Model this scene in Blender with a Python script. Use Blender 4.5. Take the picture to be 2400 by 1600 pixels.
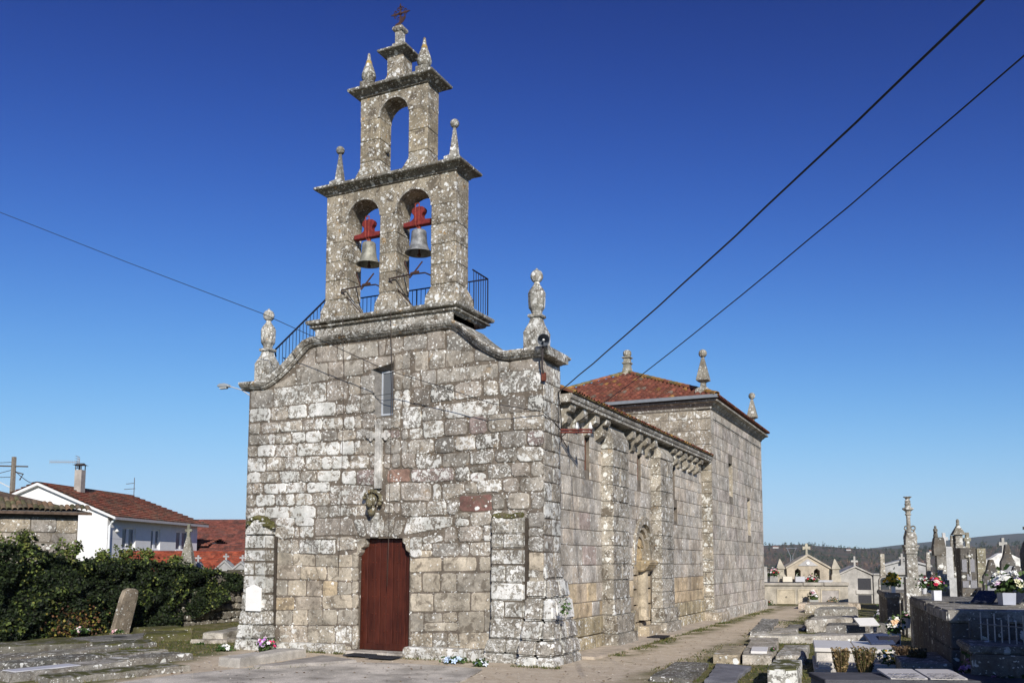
import bpy, bmesh, math, random
from math import sin, cos, pi, radians, sqrt, atan2
from mathutils import Vector, Matrix, noise
from mathutils.geometry import tessellate_polygon

for o in list(bpy.data.objects):
    bpy.data.objects.remove(o)
S = bpy.context.scene
COL = S.collection
random.seed(7)
RND = random.Random(11)

# ------------------------------------------------------------------ camera, sky, sun, exposure
cam_d = bpy.data.cameras.new('camera')
cam = bpy.data.objects.new('camera', cam_d)
COL.objects.link(cam)
S.camera = cam
cam_d.sensor_width = 36.0
cam_d.sensor_fit = 'HORIZONTAL'
cam_d.lens = 2106.63 / 2400 * 36
cam_d.shift_y = (1105.03 - 800) / 2400
cam_d.clip_start = 0.1
cam_d.clip_end = 20000
CAM = Vector((7.7789, -17.8564, 2.1))
cam.location = CAM
yaw, pitch, roll = radians(25.512), radians(5.6455), radians(0.0876)
fw = Vector((-sin(yaw) * cos(pitch), cos(yaw) * cos(pitch), sin(pitch)))
rt = Vector((cos(yaw), sin(yaw), 0))
up = rt.cross(fw)
r2 = rt * cos(roll) + up * sin(roll)
u2 = -rt * sin(roll) + up * cos(roll)
cam.matrix_world = Matrix(((r2.x, u2.x, -fw.x, CAM.x), (r2.y, u2.y, -fw.y, CAM.y), (r2.z, u2.z, -fw.z, CAM.z), (0, 0, 0, 1)))

SUN_AZ, SUN_EL = radians(36), radians(27.0)
sun_dir = Vector((sin(SUN_AZ) * cos(SUN_EL), -cos(SUN_AZ) * cos(SUN_EL), sin(SUN_EL)))   # towards the sun
W = bpy.data.worlds.new('World')
S.world = W
W.use_nodes = True
wn = W.node_tree.nodes
wl = W.node_tree.links
sky = wn.new('ShaderNodeTexSky')
sky.sky_type = 'NISHITA'
sky.sun_disc = False
sky.sun_elevation = SUN_EL
sky.sun_rotation = atan2(sun_dir.x, sun_dir.y)
sky.altitude = 300
sky.air_density = 1.0
sky.dust_density = 0.0
sky.ozone_density = 4.0
bg = wn['Background']
bg.inputs['Strength'].default_value = 0.095
# film-like response of the clear winter sky: gain, contrast and shoulder per channel
sep = wn.new('ShaderNodeSeparateColor')
com = wn.new('ShaderNodeCombineColor')
wl.new(sky.outputs[0], sep.inputs[0])
def wmath(op, a, b):
    q = wn.new('ShaderNodeMath')
    q.operation = op
    for i, v in enumerate((a, b)):
        if isinstance(v, (int, float)):
            q.inputs[i].default_value = v
        else:
            wl.new(v, q.inputs[i])
    return q.outputs[0]
for ch, (g_, k_, a_) in enumerate(((2.35, 1.7, 5.2), (2.6, 1.2, 6.1), (2.7, .9, 7.5))):
    xg = wmath('MULTIPLY', wmath('POWER', wmath('MULTIPLY', sep.outputs[ch], .1), g_), a_)
    wl.new(wmath('MULTIPLY', wmath('DIVIDE', xg, wmath('ADD', wmath('MULTIPLY', xg, k_), 1.0)), 10.0), com.inputs[ch])
wl.new(com.outputs[0], bg.inputs['Color'])

sl = bpy.data.lights.new('sun', 'SUN')
sl.energy = 5.0
sl.angle = radians(0.53)
sl.color = (1.0, 0.945, 0.865)
so = bpy.data.objects.new('sun', sl)
COL.objects.link(so)
so.location = (30, -40, 40)
so.rotation_euler = (-sun_dir).to_track_quat('-Z', 'Y').to_euler()
S.view_settings.view_transform = 'Standard'
S.view_settings.look = 'None'
S.view_settings.exposure = 0.08
S.view_settings.gamma = 1.0
S.view_settings.use_curve_mapping = False
S.render.engine = 'CYCLES'
S.cycles.max_bounces = 6
S.cycles.transparent_max_bounces = 6
S.cycles.volume_bounces = 0

# ------------------------------------------------------------------ materials
class NT:
    def __init__(s, name):
        s.m = bpy.data.materials.new(name)
        s.m.use_nodes = True
        s.t = s.m.node_tree
        s.b = s.t.nodes['Principled BSDF']
        s.b.inputs['Specular IOR Level'].default_value = 0.25
    def n(s, typ, **kw):
        x = s.t.nodes.new(typ)
        for k, v in kw.items():
            if k.startswith('i_'):
                key = k[2:]
                x.inputs[int(key) if key.isdigit() else key].default_value = v
            else:
                setattr(x, k, v)
        return x
    def l(s, a, b):
        s.t.links.new(a, b)
    def pos(s):
        return s.n('ShaderNodeNewGeometry').outputs['Position']
    def attr(s):
        return s.n('ShaderNodeAttribute', attribute_name='tint')
    def noise(s, vec, scale, detail=4, rough=0.55, dist=0.0):
        x = s.n('ShaderNodeTexNoise')
        x.inputs['Scale'].default_value = scale
        x.inputs['Detail'].default_value = detail
        x.inputs['Roughness'].default_value = rough
        x.inputs['Distortion'].default_value = dist
        s.l(vec, x.inputs['Vector'])
        return x.outputs['Fac']
    def math(s, op, a, b=None, c=None, clamp=False):
        x = s.n('ShaderNodeMath', operation=op, use_clamp=clamp)
        for i, v in enumerate((a, b, c)):
            if v is None:
                continue
            if isinstance(v, (int, float)):
                x.inputs[i].default_value = v
            else:
                s.l(v, x.inputs[i])
        return x.outputs[0]
    def mr(s, v, a, b, c=0.0, d=1.0, smooth=True):
        x = s.n('ShaderNodeMapRange')
        if smooth:
            x.interpolation_type = 'SMOOTHSTEP'
        for i, q in enumerate((v, a, b, c, d)):
            if isinstance(q, (int, float)):
                x.inputs[i].default_value = q
            else:
                s.l(q, x.inputs[i])
        return x.outputs[0]
    def mix(s, f, a, b, blend='MIX'):
        x = s.n('ShaderNodeMix', data_type='RGBA', blend_type=blend)
        if isinstance(f, (int, float)):
            x.inputs[0].default_value = f
        else:
            s.l(f, x.inputs[0])
        for i, v in ((6, a), (7, b)):
            if isinstance(v, tuple):
                x.inputs[i].default_value = (*v, 1) if len(v) == 3 else v
            else:
                s.l(v, x.inputs[i])
        return x.outputs[2]
    def scalecol(s, col, f):
        x = s.n('ShaderNodeVectorMath', operation='SCALE')
        s.l(col, x.inputs[0])
        s.l(f, x.inputs['Scale'])
        return x.outputs[0]
    def bump(s, h, strength=0.4, dist=0.02):
        x = s.n('ShaderNodeBump')
        x.inputs['Strength'].default_value = strength
        x.inputs['Distance'].default_value = dist
        s.l(h, x.inputs['Height'])
        s.l(x.outputs[0], s.b.inputs['Normal'])
    def col(s, c):
        s.l(c, s.b.inputs['Base Color'])
    def rough(s, r):
        s.b.inputs['Roughness'].default_value = r

def lichen_stone(name, spot=1.0, ochre=0.25, moss=0.0, streak=0.0, grime=1.0, crust_k=.85):
    """weathered granite: tint rgb = the stone's own colour, tint alpha = how much lichen grows on it"""
    T = NT(name)
    p = T.pos()
    a = T.attr()
    L = a.outputs['Alpha']
    warp = T.n('ShaderNodeTexNoise')
    warp.inputs['Scale'].default_value = 9
    warp.inputs['Detail'].default_value = 3
    T.l(p, warp.inputs['Vector'])
    wv = T.n('ShaderNodeVectorMath', operation='MULTIPLY_ADD')
    T.l(warp.outputs['Color'], wv.inputs[0])
    wv.inputs[1].default_value = (.13, .13, .13)
    T.l(p, wv.inputs[2])
    wp = wv.outputs[0]
    n1 = T.noise(p, 2.2, 6, .6)
    n2 = T.noise(p, 17, 5, .65)
    grain = T.noise(p, 95, 3, .7)
    f = T.math('MULTIPLY', T.mr(n1, .3, .7, .72, 1.22), T.mr(n2, .25, .75, .78, 1.2))
    f = T.math('MULTIPLY', f, T.mr(grain, .25, .75, .72, 1.28))
    c = T.scalecol(a.outputs['Color'], f)
    # brown-black grime and dead lichen
    g1 = T.noise(p, 3.1, 9, .72, .6)
    gm = T.mr(g1, .51, .60, 0, .68 * grime)
    g2 = T.noise(p, 23, 5, .75, .3)
    gm2 = T.math('MULTIPLY', T.mr(g2, .54, .61, 0, .85), T.mr(L, .1, .7, .15, 1.0))
    c = T.mix(gm, c, (.12, .098, .072))
    c = T.mix(T.math('MULTIPLY', gm2, grime), c, (.06, .055, .045))
    if streak:
        mp = T.n('ShaderNodeMapping')
        mp.inputs['Scale'].default_value = (9, 9, .55)
        T.l(p, mp.inputs['Vector'])
        st = T.noise(mp.outputs[0], 1.6, 5, .6)
        c = T.mix(T.mr(st, .5, .72, 0, streak), c, (.12, .105, .085))
        c = T.mix(T.mr(st, .2, .4, .3 * streak, 0), c, (.5, .46, .4))
    # pale crust lichen: broad crust, round colonies in two sizes
    crust_n = T.noise(p, 6.5, 9, .7, .4)
    th = T.math('MULTIPLY_ADD', L, -.33, .74)
    crust = T.mr(T.math('SUBTRACT', crust_n, th), 0, .035, 0, crust_k)
    masks = [crust]
    for sc, prob, rad in ((4.5, .75, .34), (9.5, 1.0, .37), (21, 1.2, .38)):
        v = T.n('ShaderNodeTexVoronoi', feature='F1')
        v.inputs['Scale'].default_value = sc
        v.inputs['Randomness'].default_value = 1
        T.l(wp, v.inputs['Vector'])
        sp = T.n('ShaderNodeSeparateColor')
        T.l(v.outputs['Color'], sp.inputs[0])
        on = T.math('LESS_THAN', sp.outputs[0], T.math('MULTIPLY', L, prob * spot))
        r = T.math('MULTIPLY_ADD', sp.outputs[1], rad * .75, rad * .35)
        m = T.mr(T.math('SUBTRACT', r, v.outputs['Distance']), 0.0, .045)
        masks.append(T.math('MULTIPLY', m, on))
    lm = masks[0]
    for m in masks[1:]:
        lm = T.math('MAXIMUM', lm, m)
    lmv = T.math('MULTIPLY', lm, T.mr(n2, .28, .5, .66, 1.0))
    pale = T.mix(T.mr(n1, .35, .65), (.57, .57, .52), (.76, .755, .715))
    c = T.mix(lmv, c, pale)
    if ochre:
        o1 = T.noise(wp, 4.1, 7, .7)
        om = T.mr(T.math('MULTIPLY_ADD', L, .04, o1), .635, .70, 0, ochre)
        c = T.mix(om, c, (.36, .20, .045))
    if moss:
        nz = T.n('ShaderNodeSeparateXYZ')
        T.l(T.n('ShaderNodeNewGeometry').outputs['Normal'], nz.inputs[0])
        mm = T.math('MULTIPLY', T.mr(nz.outputs[2], .4, .8), T.mr(T.noise(p, 3.3, 7, .65), .40, .55, 0, moss))
        c = T.mix(mm, c, (.075, .075, .018))
    # soft rain-dark tone differences over metres
    big = T.noise(p, .55, 5, .6)
    c = T.scalecol(c, T.mr(big, .35, .65, .84, 1.12))
    T.col(c)
    T.rough(.93)
    h = T.math('ADD', T.math('MULTIPLY', n2, .5), T.math('MULTIPLY', grain, .3))
    h = T.math('ADD', h, T.math('MULTIPLY', lm, .22))
    T.bump(h, .55, .035)
    return T.m

def tinted(name, rough=.7, var=.25, scale=8, bump=0.0, spec=.25, metal=0.0, fine=60, fvar=.15):
    T = NT(name)
    p = T.pos()
    a = T.attr()
    n = T.noise(p, scale, 6, .62)
    g = T.noise(p, fine, 3, .6)
    f = T.math('MULTIPLY', T.mr(n, .25, .75, 1 - var, 1 + var), T.mr(g, .25, .75, 1 - fvar, 1 + fvar))
    T.col(T.scalecol(a.outputs['Color'], f))
    T.rough(rough)
    T.b.inputs['Specular IOR Level'].default_value = spec
    T.b.inputs['Metallic'].default_value = metal
    if bump:
        T.bump(T.math('ADD', n, T.math('MULTIPLY', g, .5)), bump, .02)
    return T.m

M = {}
M['stone'] = lichen_stone('granite_facade', 1.0, .3)
M['dotted'] = lichen_stone('granite_belfry', 1.5, .7, moss=.35, streak=.4, grime=1.3, crust_k=.25)
M['nave'] = lichen_stone('granite_nave', 1.0, .35, streak=.4, grime=.6)
M['grave'] = lichen_stone('granite_grave', .9, .12, moss=.25)
M['mossy'] = lichen_stone('granite_mossy', .8, .1, moss=1.0)
M['mortar'] = tinted('mortar', .95, .35, 5, .5, fvar=.3)
M['plaster'] = tinted('plaster', .8, .05, 3, .05, fvar=.03)
M['tile'] = tinted('roof_tile', .85, .45, 6, .4, fvar=.3)
M['paint'] = tinted('paint', .5, .1, 6, .05, fvar=.06)
M['rust'] = tinted('rusty_iron', .8, .35, 14, .3, fvar=.3)
M['iron'] = tinted('black_iron', .5, .15, 10, .1)
M['bronze'] = tinted('bronze', .6, .55, 5, .15, metal=.3, fvar=.25)
M['polished'] = tinted('polished_granite', .18, .1, 30, spec=.5, fvar=.25)
M['marble'] = tinted('marble', .45, .06, 4, fvar=.04)
M['leaf'] = tinted('leaf', .6, .3, 20, spec=.2)
M['petal'] = tinted('petal', .7, .12, 30)
M['bark'] = tinted('bark', .9, .3, 8, .3)
M['cement'] = tinted('cement', .92, .28, 2.5, .25, fvar=.22)
M['stained'] = tinted('stained_plaster', .9, .5, 1.8, .15, fvar=.12)

def wood_mat():
    T = NT('varnished_wood')
    p = T.pos()
    mp = T.n('ShaderNodeMapping')
    mp.inputs['Scale'].default_value = (14, 14, .9)
    T.l(p, mp.inputs['Vector'])
    n = T.noise(mp.outputs[0], 2.4, 7, .65, .6)
    n2 = T.noise(p, 1.3, 4, .6)
    a = T.attr()
    c = T.mix(T.mr(n, .3, .7), (.026, .008, .006), (.085, .026, .015))
    c = T.mix(T.mr(n2, .35, .7, 0, .45), c, (.125, .040, .022))
    c = T.mix(.55, c, a.outputs['Color'], 'MULTIPLY')
    T.col(c)
    T.rough(.42)
    T.bump(n, .15, .01)
    return T.m
M['wood'] = wood_mat()

def glass_mat():
    T = NT('window_glass')
    T.b.inputs['Base Color'].default_value = (.13, .135, .135, 1)
    T.rough(.22)
    T.b.inputs['Specular IOR Level'].default_value = .6
    return T.m
M['glass'] = glass_mat()

# ------------------------------------------------------------------ mesh builder
class MB:
    def __init__(s, tint=(.3, .28, .24, .3)):
        s.v, s.f, s.c = [], [], []
        s.t = tint
    def tint(s, r, g, b, a=0.0):
        s.t = (r, g, b, a)
        return s
    def add(s, vs, fs):
        k = len(s.v)
        s.v += [tuple(q) for q in vs]
        s.c += [s.t] * len(vs)
        s.f += [tuple(i + k for i in q) for q in fs]
    def box(s, x0, x1, y0, y1, z0, z1):
        s.add([(x0, y0, z0), (x1, y0, z0), (x1, y1, z0), (x0, y1, z0), (x0, y0, z1), (x1, y0, z1), (x1, y1, z1), (x0, y1, z1)],
              [(0, 3, 2, 1), (4, 5, 6, 7), (0, 1, 5, 4), (1, 2, 6, 5), (2, 3, 7, 6), (3, 0, 4, 7)])
    def obox(s, c, sx, sy, sz, rz=0.0, taper=1.0, z_base=True, rx=0.0):
        """box of size sx,sy,sz standing on c, turned rz"""
        R = Matrix.Rotation(rz, 3, 'Z') @ Matrix.Rotation(rx, 3, 'X')
        vs = []
        for k, (z, q) in enumerate(((0, 1), (sz, taper))):
            if not z_base:
                z -= sz / 2
            for x, y in ((-1, -1), (1, -1), (1, 1), (-1, 1)):
                w = R @ Vector((x * sx / 2 * q, y * sy / 2 * q, z))
                vs.append((c[0] + w.x, c[1] + w.y, c[2] + w.z))
        s.add(vs, [(0, 3, 2, 1), (4, 5, 6, 7), (0, 1, 5, 4), (1, 2, 6, 5), (2, 3, 7, 6), (3, 0, 4, 7)])
    def frust(s, cx, cy, levels, rz=0.0, sq=True):
        """square levels [(half_x, half_y, z)] stacked upward"""
        vs = []
        for hx, hy, z in levels:
            for x, y in ((-1, -1), (1, -1), (1, 1), (-1, 1)):
                a, b = x * hx, y * hy
                vs.append((cx + a * cos(rz) - b * sin(rz), cy + a * sin(rz) + b * cos(rz), z))
        fs = [(3, 2, 1, 0)]
        n = len(levels)
        for i in range(n - 1):
            for k in range(4):
                fs.append((i * 4 + k, i * 4 + (k + 1) % 4, i * 4 + 4 + (k + 1) % 4, i * 4 + 4 + k))
        fs.append(tuple((n - 1) * 4 + k for k in range(4)))
        s.add(vs, fs)
    def rect_profile(s, x0, x1, y0, y1, prof):
        """moulding: rectangle grown by offset o at height z for (o, z) in prof"""
        vs = []
        for o, z in prof:
            vs += [(x0 - o, y0 - o, z), (x1 + o, y0 - o, z), (x1 + o, y1 + o, z), (x0 - o, y1 + o, z)]
        n = len(prof)
        fs = [(3, 2, 1, 0)]
        for i in range(n - 1):
            for k in range(4):
                fs.append((i * 4 + k, i * 4 + (k + 1) % 4, i * 4 + 4 + (k + 1) % 4, i * 4 + 4 + k))
        fs.append(tuple((n - 1) * 4 + k for k in range(4)))
        s.add(vs, fs)
    def lathe(s, cx, cy, prof, n=12, ph=0.0, ax=None):
        vs = []
        for r, z in prof:
            for k in range(n):
                a = ph + 2 * pi * k / n
                vs.append((cx + r * cos(a), cy + r * sin(a), z))
        m = len(prof)
        fs = [tuple(range(n - 1, -1, -1))]
        for i in range(m - 1):
            for k in range(n):
                fs.append((i * n + k, i * n + (k + 1) % n, (i + 1) * n + (k + 1) % n, (i + 1) * n + k))
        fs.append(tuple((m - 1) * n + k for k in range(n)))
        s.add(vs, fs)
    def tube(s, pts, r, n=6, r1=None):
        pts = [Vector(q) for q in pts]
        vs = []
        m = len(pts)
        for i, q in enumerate(pts):
            d = (pts[min(i + 1, m - 1)] - pts[max(i - 1, 0)]).normalized()
            a = d.orthogonal().normalized() if abs(d.z) > .95 else d.cross(Vector((0, 0, 1))).normalized()
            b = d.cross(a)
            rr = r if r1 is None else r + (r1 - r) * i / max(1, m - 1)
            for k in range(n):
                t = 2 * pi * k / n
                vs.append(q + a * (rr * cos(t)) + b * (rr * sin(t)))
        fs = [tuple(range(n - 1, -1, -1)), tuple((m - 1) * n + k for k in range(n))]
        for i in range(m - 1):
            for k in range(n):
                fs.append((i * n + k, i * n + (k + 1) % n, (i + 1) * n + (k + 1) % n, (i + 1) * n + k))
        s.add(vs, fs)
    def ball(s, c, r, n=8, m=6, sq=(1, 1, 1), jit=0.0, rng=RND):
        vs = [(c[0], c[1], c[2] - r * sq[2])]
        for i in range(1, m):
            a = -pi / 2 + pi * i / m
            for k in range(n):
                t = 2 * pi * k / n
                j = 1 + rng.uniform(-jit, jit)
                vs.append((c[0] + r * sq[0] * cos(a) * cos(t) * j, c[1] + r * sq[1] * cos(a) * sin(t) * j, c[2] + r * sq[2] * sin(a) * j))
        vs.append((c[0], c[1], c[2] + r * sq[2]))
        fs = []
        for k in range(n):
            fs.append((0, 1 + (k + 1) % n, 1 + k))
            for i in range(m - 2):
                fs.append((1 + i * n + k, 1 + i * n + (k + 1) % n, 1 + (i + 1) * n + (k + 1) % n, 1 + (i + 1) * n + k))
            fs.append((1 + (m - 2) * n + k, 1 + (m - 2) * n + (k + 1) % n, len(vs) - 1))
        s.add(vs, fs)
    def prism(s, outer, holes, fmap, d0, d1):
        """2-D outline with holes, extruded between depths d0 and d1; fmap(a, b, d) -> xyz"""
        loops = [[Vector((a, b, 0)) for a, b in outer]] + [[Vector((a, b, 0)) for a, b in h] for h in holes]
        tris = tessellate_polygon(loops)
        flat = [q for lp in loops for q in lp]
        n = len(flat)
        vs = [fmap(q.x, q.y, d0) for q in flat] + [fmap(q.x, q.y, d1) for q in flat]
        fs = [tuple(t) for t in tris] + [tuple(i + n for i in reversed(t)) for t in tris]
        k = 0
        for lp in loops:
            m = len(lp)
            for i in range(m):
                j = (i + 1) % m
                fs.append((k + i, k + j, k + j + n, k + i + n))
            k += m
        s.add(vs, fs)
    def build(s, name, mat, parent=None, smooth=False, bevel=0.0, fixn=True, kind=None, seg=1):
        me = bpy.data.meshes.new(name)
        me.from_pydata(s.v, [], s.f)
        at = me.attributes.new('tint', 'FLOAT_COLOR', 'POINT')
        at.data.foreach_set('color', [q for c in s.c for q in c])
        if fixn or bevel:
            bm = bmesh.new()
            bm.from_mesh(me)
            if bevel:
                bmesh.ops.recalc_face_normals(bm, faces=bm.faces)
                es = [e for e in bm.edges if len(e.link_faces) == 2 and e.calc_face_angle(0) > .45]
                bmesh.ops.bevel(bm, geom=es, offset=bevel, segments=seg, affect='EDGES', clamp_overlap=True)
            bmesh.ops.recalc_face_normals(bm, faces=bm.faces)
            bm.to_mesh(me)
            bm.free()
        if smooth:
            me.polygons.foreach_set('use_smooth', [True] * len(me.polygons))
        me.materials.append(M[mat] if isinstance(mat, str) else mat)
        o = bpy.data.objects.new(name, me)
        COL.objects.link(o)
        if parent is not None:
            attach(o, parent)
        if kind:
            o['kind'] = kind
        return o

WL = {}
def wloc(p):
    return WL.get(p.name, Vector((0, 0, 0)))
def attach(o, p):
    o.parent = p
    o.location = -wloc(p)
    WL[o.name] = Vector((0, 0, 0))
def tag(o, label, cat, group=None, kind=None):
    o['label'] = label
    o['category'] = cat
    if group:
        o['group'] = group
    if kind:
        o['kind'] = kind
    return o
def thing(name, label, cat, loc=(0, 0, 0), group=None):
    o = bpy.data.objects.new(name, None)
    COL.objects.link(o)
    o.location = loc
    o.empty_display_size = .3
    WL[o.name] = Vector(loc)
    return tag(o, label, cat, group)
def struct(o):
    o['kind'] = 'structure'
    return o

# stone shapes -----------------------------------------------------
def stone_on(mb, q, fmap, proud, rng, round_=.03, jit=.012, back=-.03):
    """one dressed block: quad q (4 points a,b, clockwise from top left) raised by proud over the wall; fmap(a, b, d)"""
    c = (sum(p[0] for p in q) / 4, sum(p[1] for p in q) / 4)
    def shrink(p, d):
        vx, vy = p[0] - c[0], p[1] - c[1]
        return (p[0] - math.copysign(min(d, abs(vx) * .6), vx), p[1] - math.copysign(min(d, abs(vy) * .6), vy))
    out = []
    for i in range(4):
        a, b, z = q[i], q[(i + 1) % 4], q[(i - 1) % 4]
        L1 = math.dist(a, b)
        L0 = math.dist(a, z)
        k1 = min(round_ * rng.uniform(.6, 1.6), L1 * .25) / max(L1, 1e-4)
        k0 = min(round_ * rng.uniform(.6, 1.6), L0 * .25) / max(L0, 1e-4)
        out.append((a[0] + (z[0] - a[0]) * k0, a[1] + (z[1] - a[1]) * k0))
        out.append((a[0] + (b[0] - a[0]) * k1, a[1] + (b[1] - a[1]) * k1))
        if L1 > .3:
            t = rng.uniform(.35, .65)
            out.append((a[0] + (b[0] - a[0]) * t + rng.uniform(-jit, jit), a[1] + (b[1] - a[1]) * t + rng.uniform(-jit, jit)))
    out = [(x + rng.uniform(-jit, jit) * .5, y + rng.uniform(-jit, jit) * .5) for x, y in out]
    n = len(out)
    tilt = (rng.uniform(-.01, .01), rng.uniform(-.012, .012))
    vs = [fmap(x, y, back) for x, y in out]
    for d, sh in ((proud * .62, .004), (proud, .022)):
        for x, y in out:
            xs, ys = shrink((x, y), sh)
            vs.append(fmap(xs, ys, d + (x - c[0]) * tilt[0] + (y - c[1]) * tilt[1]))
    vs.append(fmap(c[0], c[1], proud + rng.uniform(0, .012)))
    fs = []
    for r in range(2):
        for i in range(n):
            fs.append((r * n + i, r * n + (i + 1) % n, (r + 1) * n + (i + 1) % n, (r + 1) * n + i))
    for i in range(n):
        fs.append((2 * n + i, 2 * n + (i + 1) % n, 3 * n))
    mb.add(vs, fs)

def courses(a0, a1, b0, b1, rng, hh=(.34, .5), ww=(.4, .95), gap=.012, holes=()):
    """rectangular ashlar courses over [a0,a1]x[b0,b1], cut by rectangular holes (a0,a1,b0,b1)"""
    res = []
    b = b0
    while b < b1 - .05:
        h = rng.uniform(*hh)
        if b + h > b1 - .16:
            h = b1 - b
        t = b + h
        cuts = sorted([(p, q) for p, q, r, s_ in holes if s_ > b + .04 and r < t - .04])
        segs, x = [], a0
        for p, q in cuts:
            if p > x + .05:
                segs.append((x, p))
            x = max(x, q)
        if x < a1 - .05:
            segs.append((x, a1))
        for x0, x1 in segs:
            x = x0
            while x < x1 - .01:
                w = rng.uniform(*ww)
                if x + w > x1 - .25:
                    w = x1 - x
                g = gap / 2
                res.append([(x + g, t - g), (x + w - g, t - g), (x + w - g, b + g), (x + g, b + g)])
                x += w
        b = t
    return res

def rough_slab(mb, pts, z0, h, rng, inset=.03, jit=.02, sub=4):
    """rough-hewn slab over a 4-point footprint; broken, slightly rounded edges"""
    ring = []
    for i in range(4):
        a, b = pts[i], pts[(i + 1) % 4]
        L = math.dist(a, b)
        k = max(2, min(9, int(L / .35)))
        for j in range(k):
            t = j / k
            ring.append((a[0] + (b[0] - a[0]) * t + rng.uniform(-jit, jit), a[1] + (b[1] - a[1]) * t + rng.uniform(-jit, jit)))
    cx = sum(p[0] for p in pts) / 4
    cy = sum(p[1] for p in pts) / 4
    n = len(ring)
    vs = [(x, y, z0 - .06) for x, y in ring]
    for zz, ins in ((h * .72, 0), (h * .93, inset * .35), (h, inset)):
        for x, y in ring:
            d = math.dist((x, y), (cx, cy)) + 1e-6
            k = 1 - (ins + rng.uniform(0, jit * .6)) / d
            vs.append((cx + (x - cx) * k, cy + (y - cy) * k, z0 + zz + rng.uniform(-jit, jit) * .35))
    vs.append((cx, cy, z0 + h + rng.uniform(0, .02)))
    fs = []
    for r in range(3):
        for i in range(n):
            fs.append((r * n + i, r * n + (i + 1) % n, (r + 1) * n + (i + 1) % n, (r + 1) * n + i))
    for i in range(n):
        fs.append((3 * n + i, 3 * n + (i + 1) % n, 4 * n))
    mb.add(vs, fs)

def F_front(y=0.0):
    return lambda a, b, d: (a, y - d, b)
def F_south(x=0.0):
    return lambda a, b, d: (x + d, a, b)

# ------------------------------------------------------------------ ground
GZ = -0.08
def ground_mat():
    T = NT('ground_earth')
    p = T.pos()
    sx = T.n('ShaderNodeSeparateXYZ')
    T.l(p, sx.inputs[0])
    x, y = sx.outputs[0], sx.outputs[1]
    n = T.noise(p, .55, 8, .62)
    n2 = T.noise(p, 6, 7, .65)
    g = T.noise(p, 70, 3, .7)
    sand = T.mix(T.mr(n2, .3, .7), (.45, .365, .26), (.58, .50, .385))
    sand = T.mix(T.mr(n, .45, .65, 0, .55), sand, (.40, .33, .245))
    grass = T.mix(T.mr(n2, .3, .7), (.045, .058, .012), (.13, .125, .035))
    grass = T.mix(T.mr(T.noise(p, 2.1, 6, .6), .45, .65, 0, .7), grass, (.19, .15, .07))
    wob = T.math('MULTIPLY_ADD', n, 2.6, -1.3)
    gr = T.mr(T.math('ADD', x, wob), 2.2, 3.3)                       # cemetery side
    gl = T.mr(T.math('ADD', T.math('MULTIPLY_ADD', y, .35, x), wob), -7.6, -8.6)   # old graves side
    gl2 = T.mr(T.math('ADD', y, wob), 27, 29)
    m = T.math('MAXIMUM', T.math('MAXIMUM', gr, gl), gl2)
    gn_ = T.math('MULTIPLY', T.mr(x, 1.5, .95), T.math('MULTIPLY', T.mr(x, .3, .7), T.math('MULTIPLY', T.mr(y, .8, 2.0), T.mr(T.noise(p, .9, 6, .65), .42, .56, 0, .95))))
    m = T.math('MAXIMUM', m, gn_)
    m = T.math('MULTIPLY', m, T.mr(n2, .28, .5, .35, 1))
    patch = T.math('MULTIPLY', T.mr(T.noise(p, 1.4, 7, .7), .60, .68), .5)
    m = T.math('MAXIMUM', m, patch)
    c = T.mix(m, sand, grass)
    c = T.scalecol(c, T.mr(g, .25, .75, .75, 1.22))
    peb = T.n('ShaderNodeTexVoronoi')
    peb.inputs['Scale'].default_value = 16
    T.l(p, peb.inputs['Vector'])
    c = T.mix(T.math('MULTIPLY', T.mr(peb.outputs['Distance'], .17, .10), .5), c, (.5, .45, .38))
    T.col(c)
    T.rough(.97)
    T.bump(T.math('ADD', n2, T.math('MULTIPLY', g, .4)), .5, .04)
    return T.m
M['ground'] = ground_mat()

def valley_mat():
    T = NT('valley_scrub')
    p = T.pos()
    n = T.noise(p, .012, 8, .65)
    n2 = T.noise(p, .09, 6, .65)
    c = T.mix(T.mr(n, .4, .6), (.11, .075, .048), (.06, .06, .03))
    c = T.mix(T.mr(n2, .5, .7, 0, .5), c, (.09, .065, .042))
    T.col(c)
    T.rough(1)
    return T.m
M['valley'] = valley_mat()

def hills_mat():
    T = NT('far_hill_woods')
    p = T.pos()
    n = T.noise(p, .006, 8, .7)
    c = T.mix(T.mr(n, .4, .6), (.03, .04, .02), (.06, .055, .035))
    T.col(c)
    T.rough(1)
    return T.m
M['hills'] = hills_mat()

def terrain_z(x, y):
    d = sqrt((x + 4) ** 2 + (y - 8) ** 2)
    if d < 46:
        return GZ
    t = min(1, (d - 46) / 120)
    t = t * t * (3 - 2 * t)
    z = GZ - 24 * t
    far = max(0, min(1, (d - 350) / 1100))
    ang = atan2(x - CAM.x, y - CAM.y)
    z += far * far * (3 - 2 * far) * (50.5 + 1.5 * sin(ang * 9 + 1) + 2 * sin(ang * 23) - 6.5 * max(0, min(1, (ang + .12) / .05)) + 0 * max(0, min(1, (ang + .02) / .08))) - 60 * max(0, min(1, (d - 1400) / 500))
    z += 5 * min(1, d / 600) * (noise.noise(Vector((x * .006, y * .006, 3))) )
    return z

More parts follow.
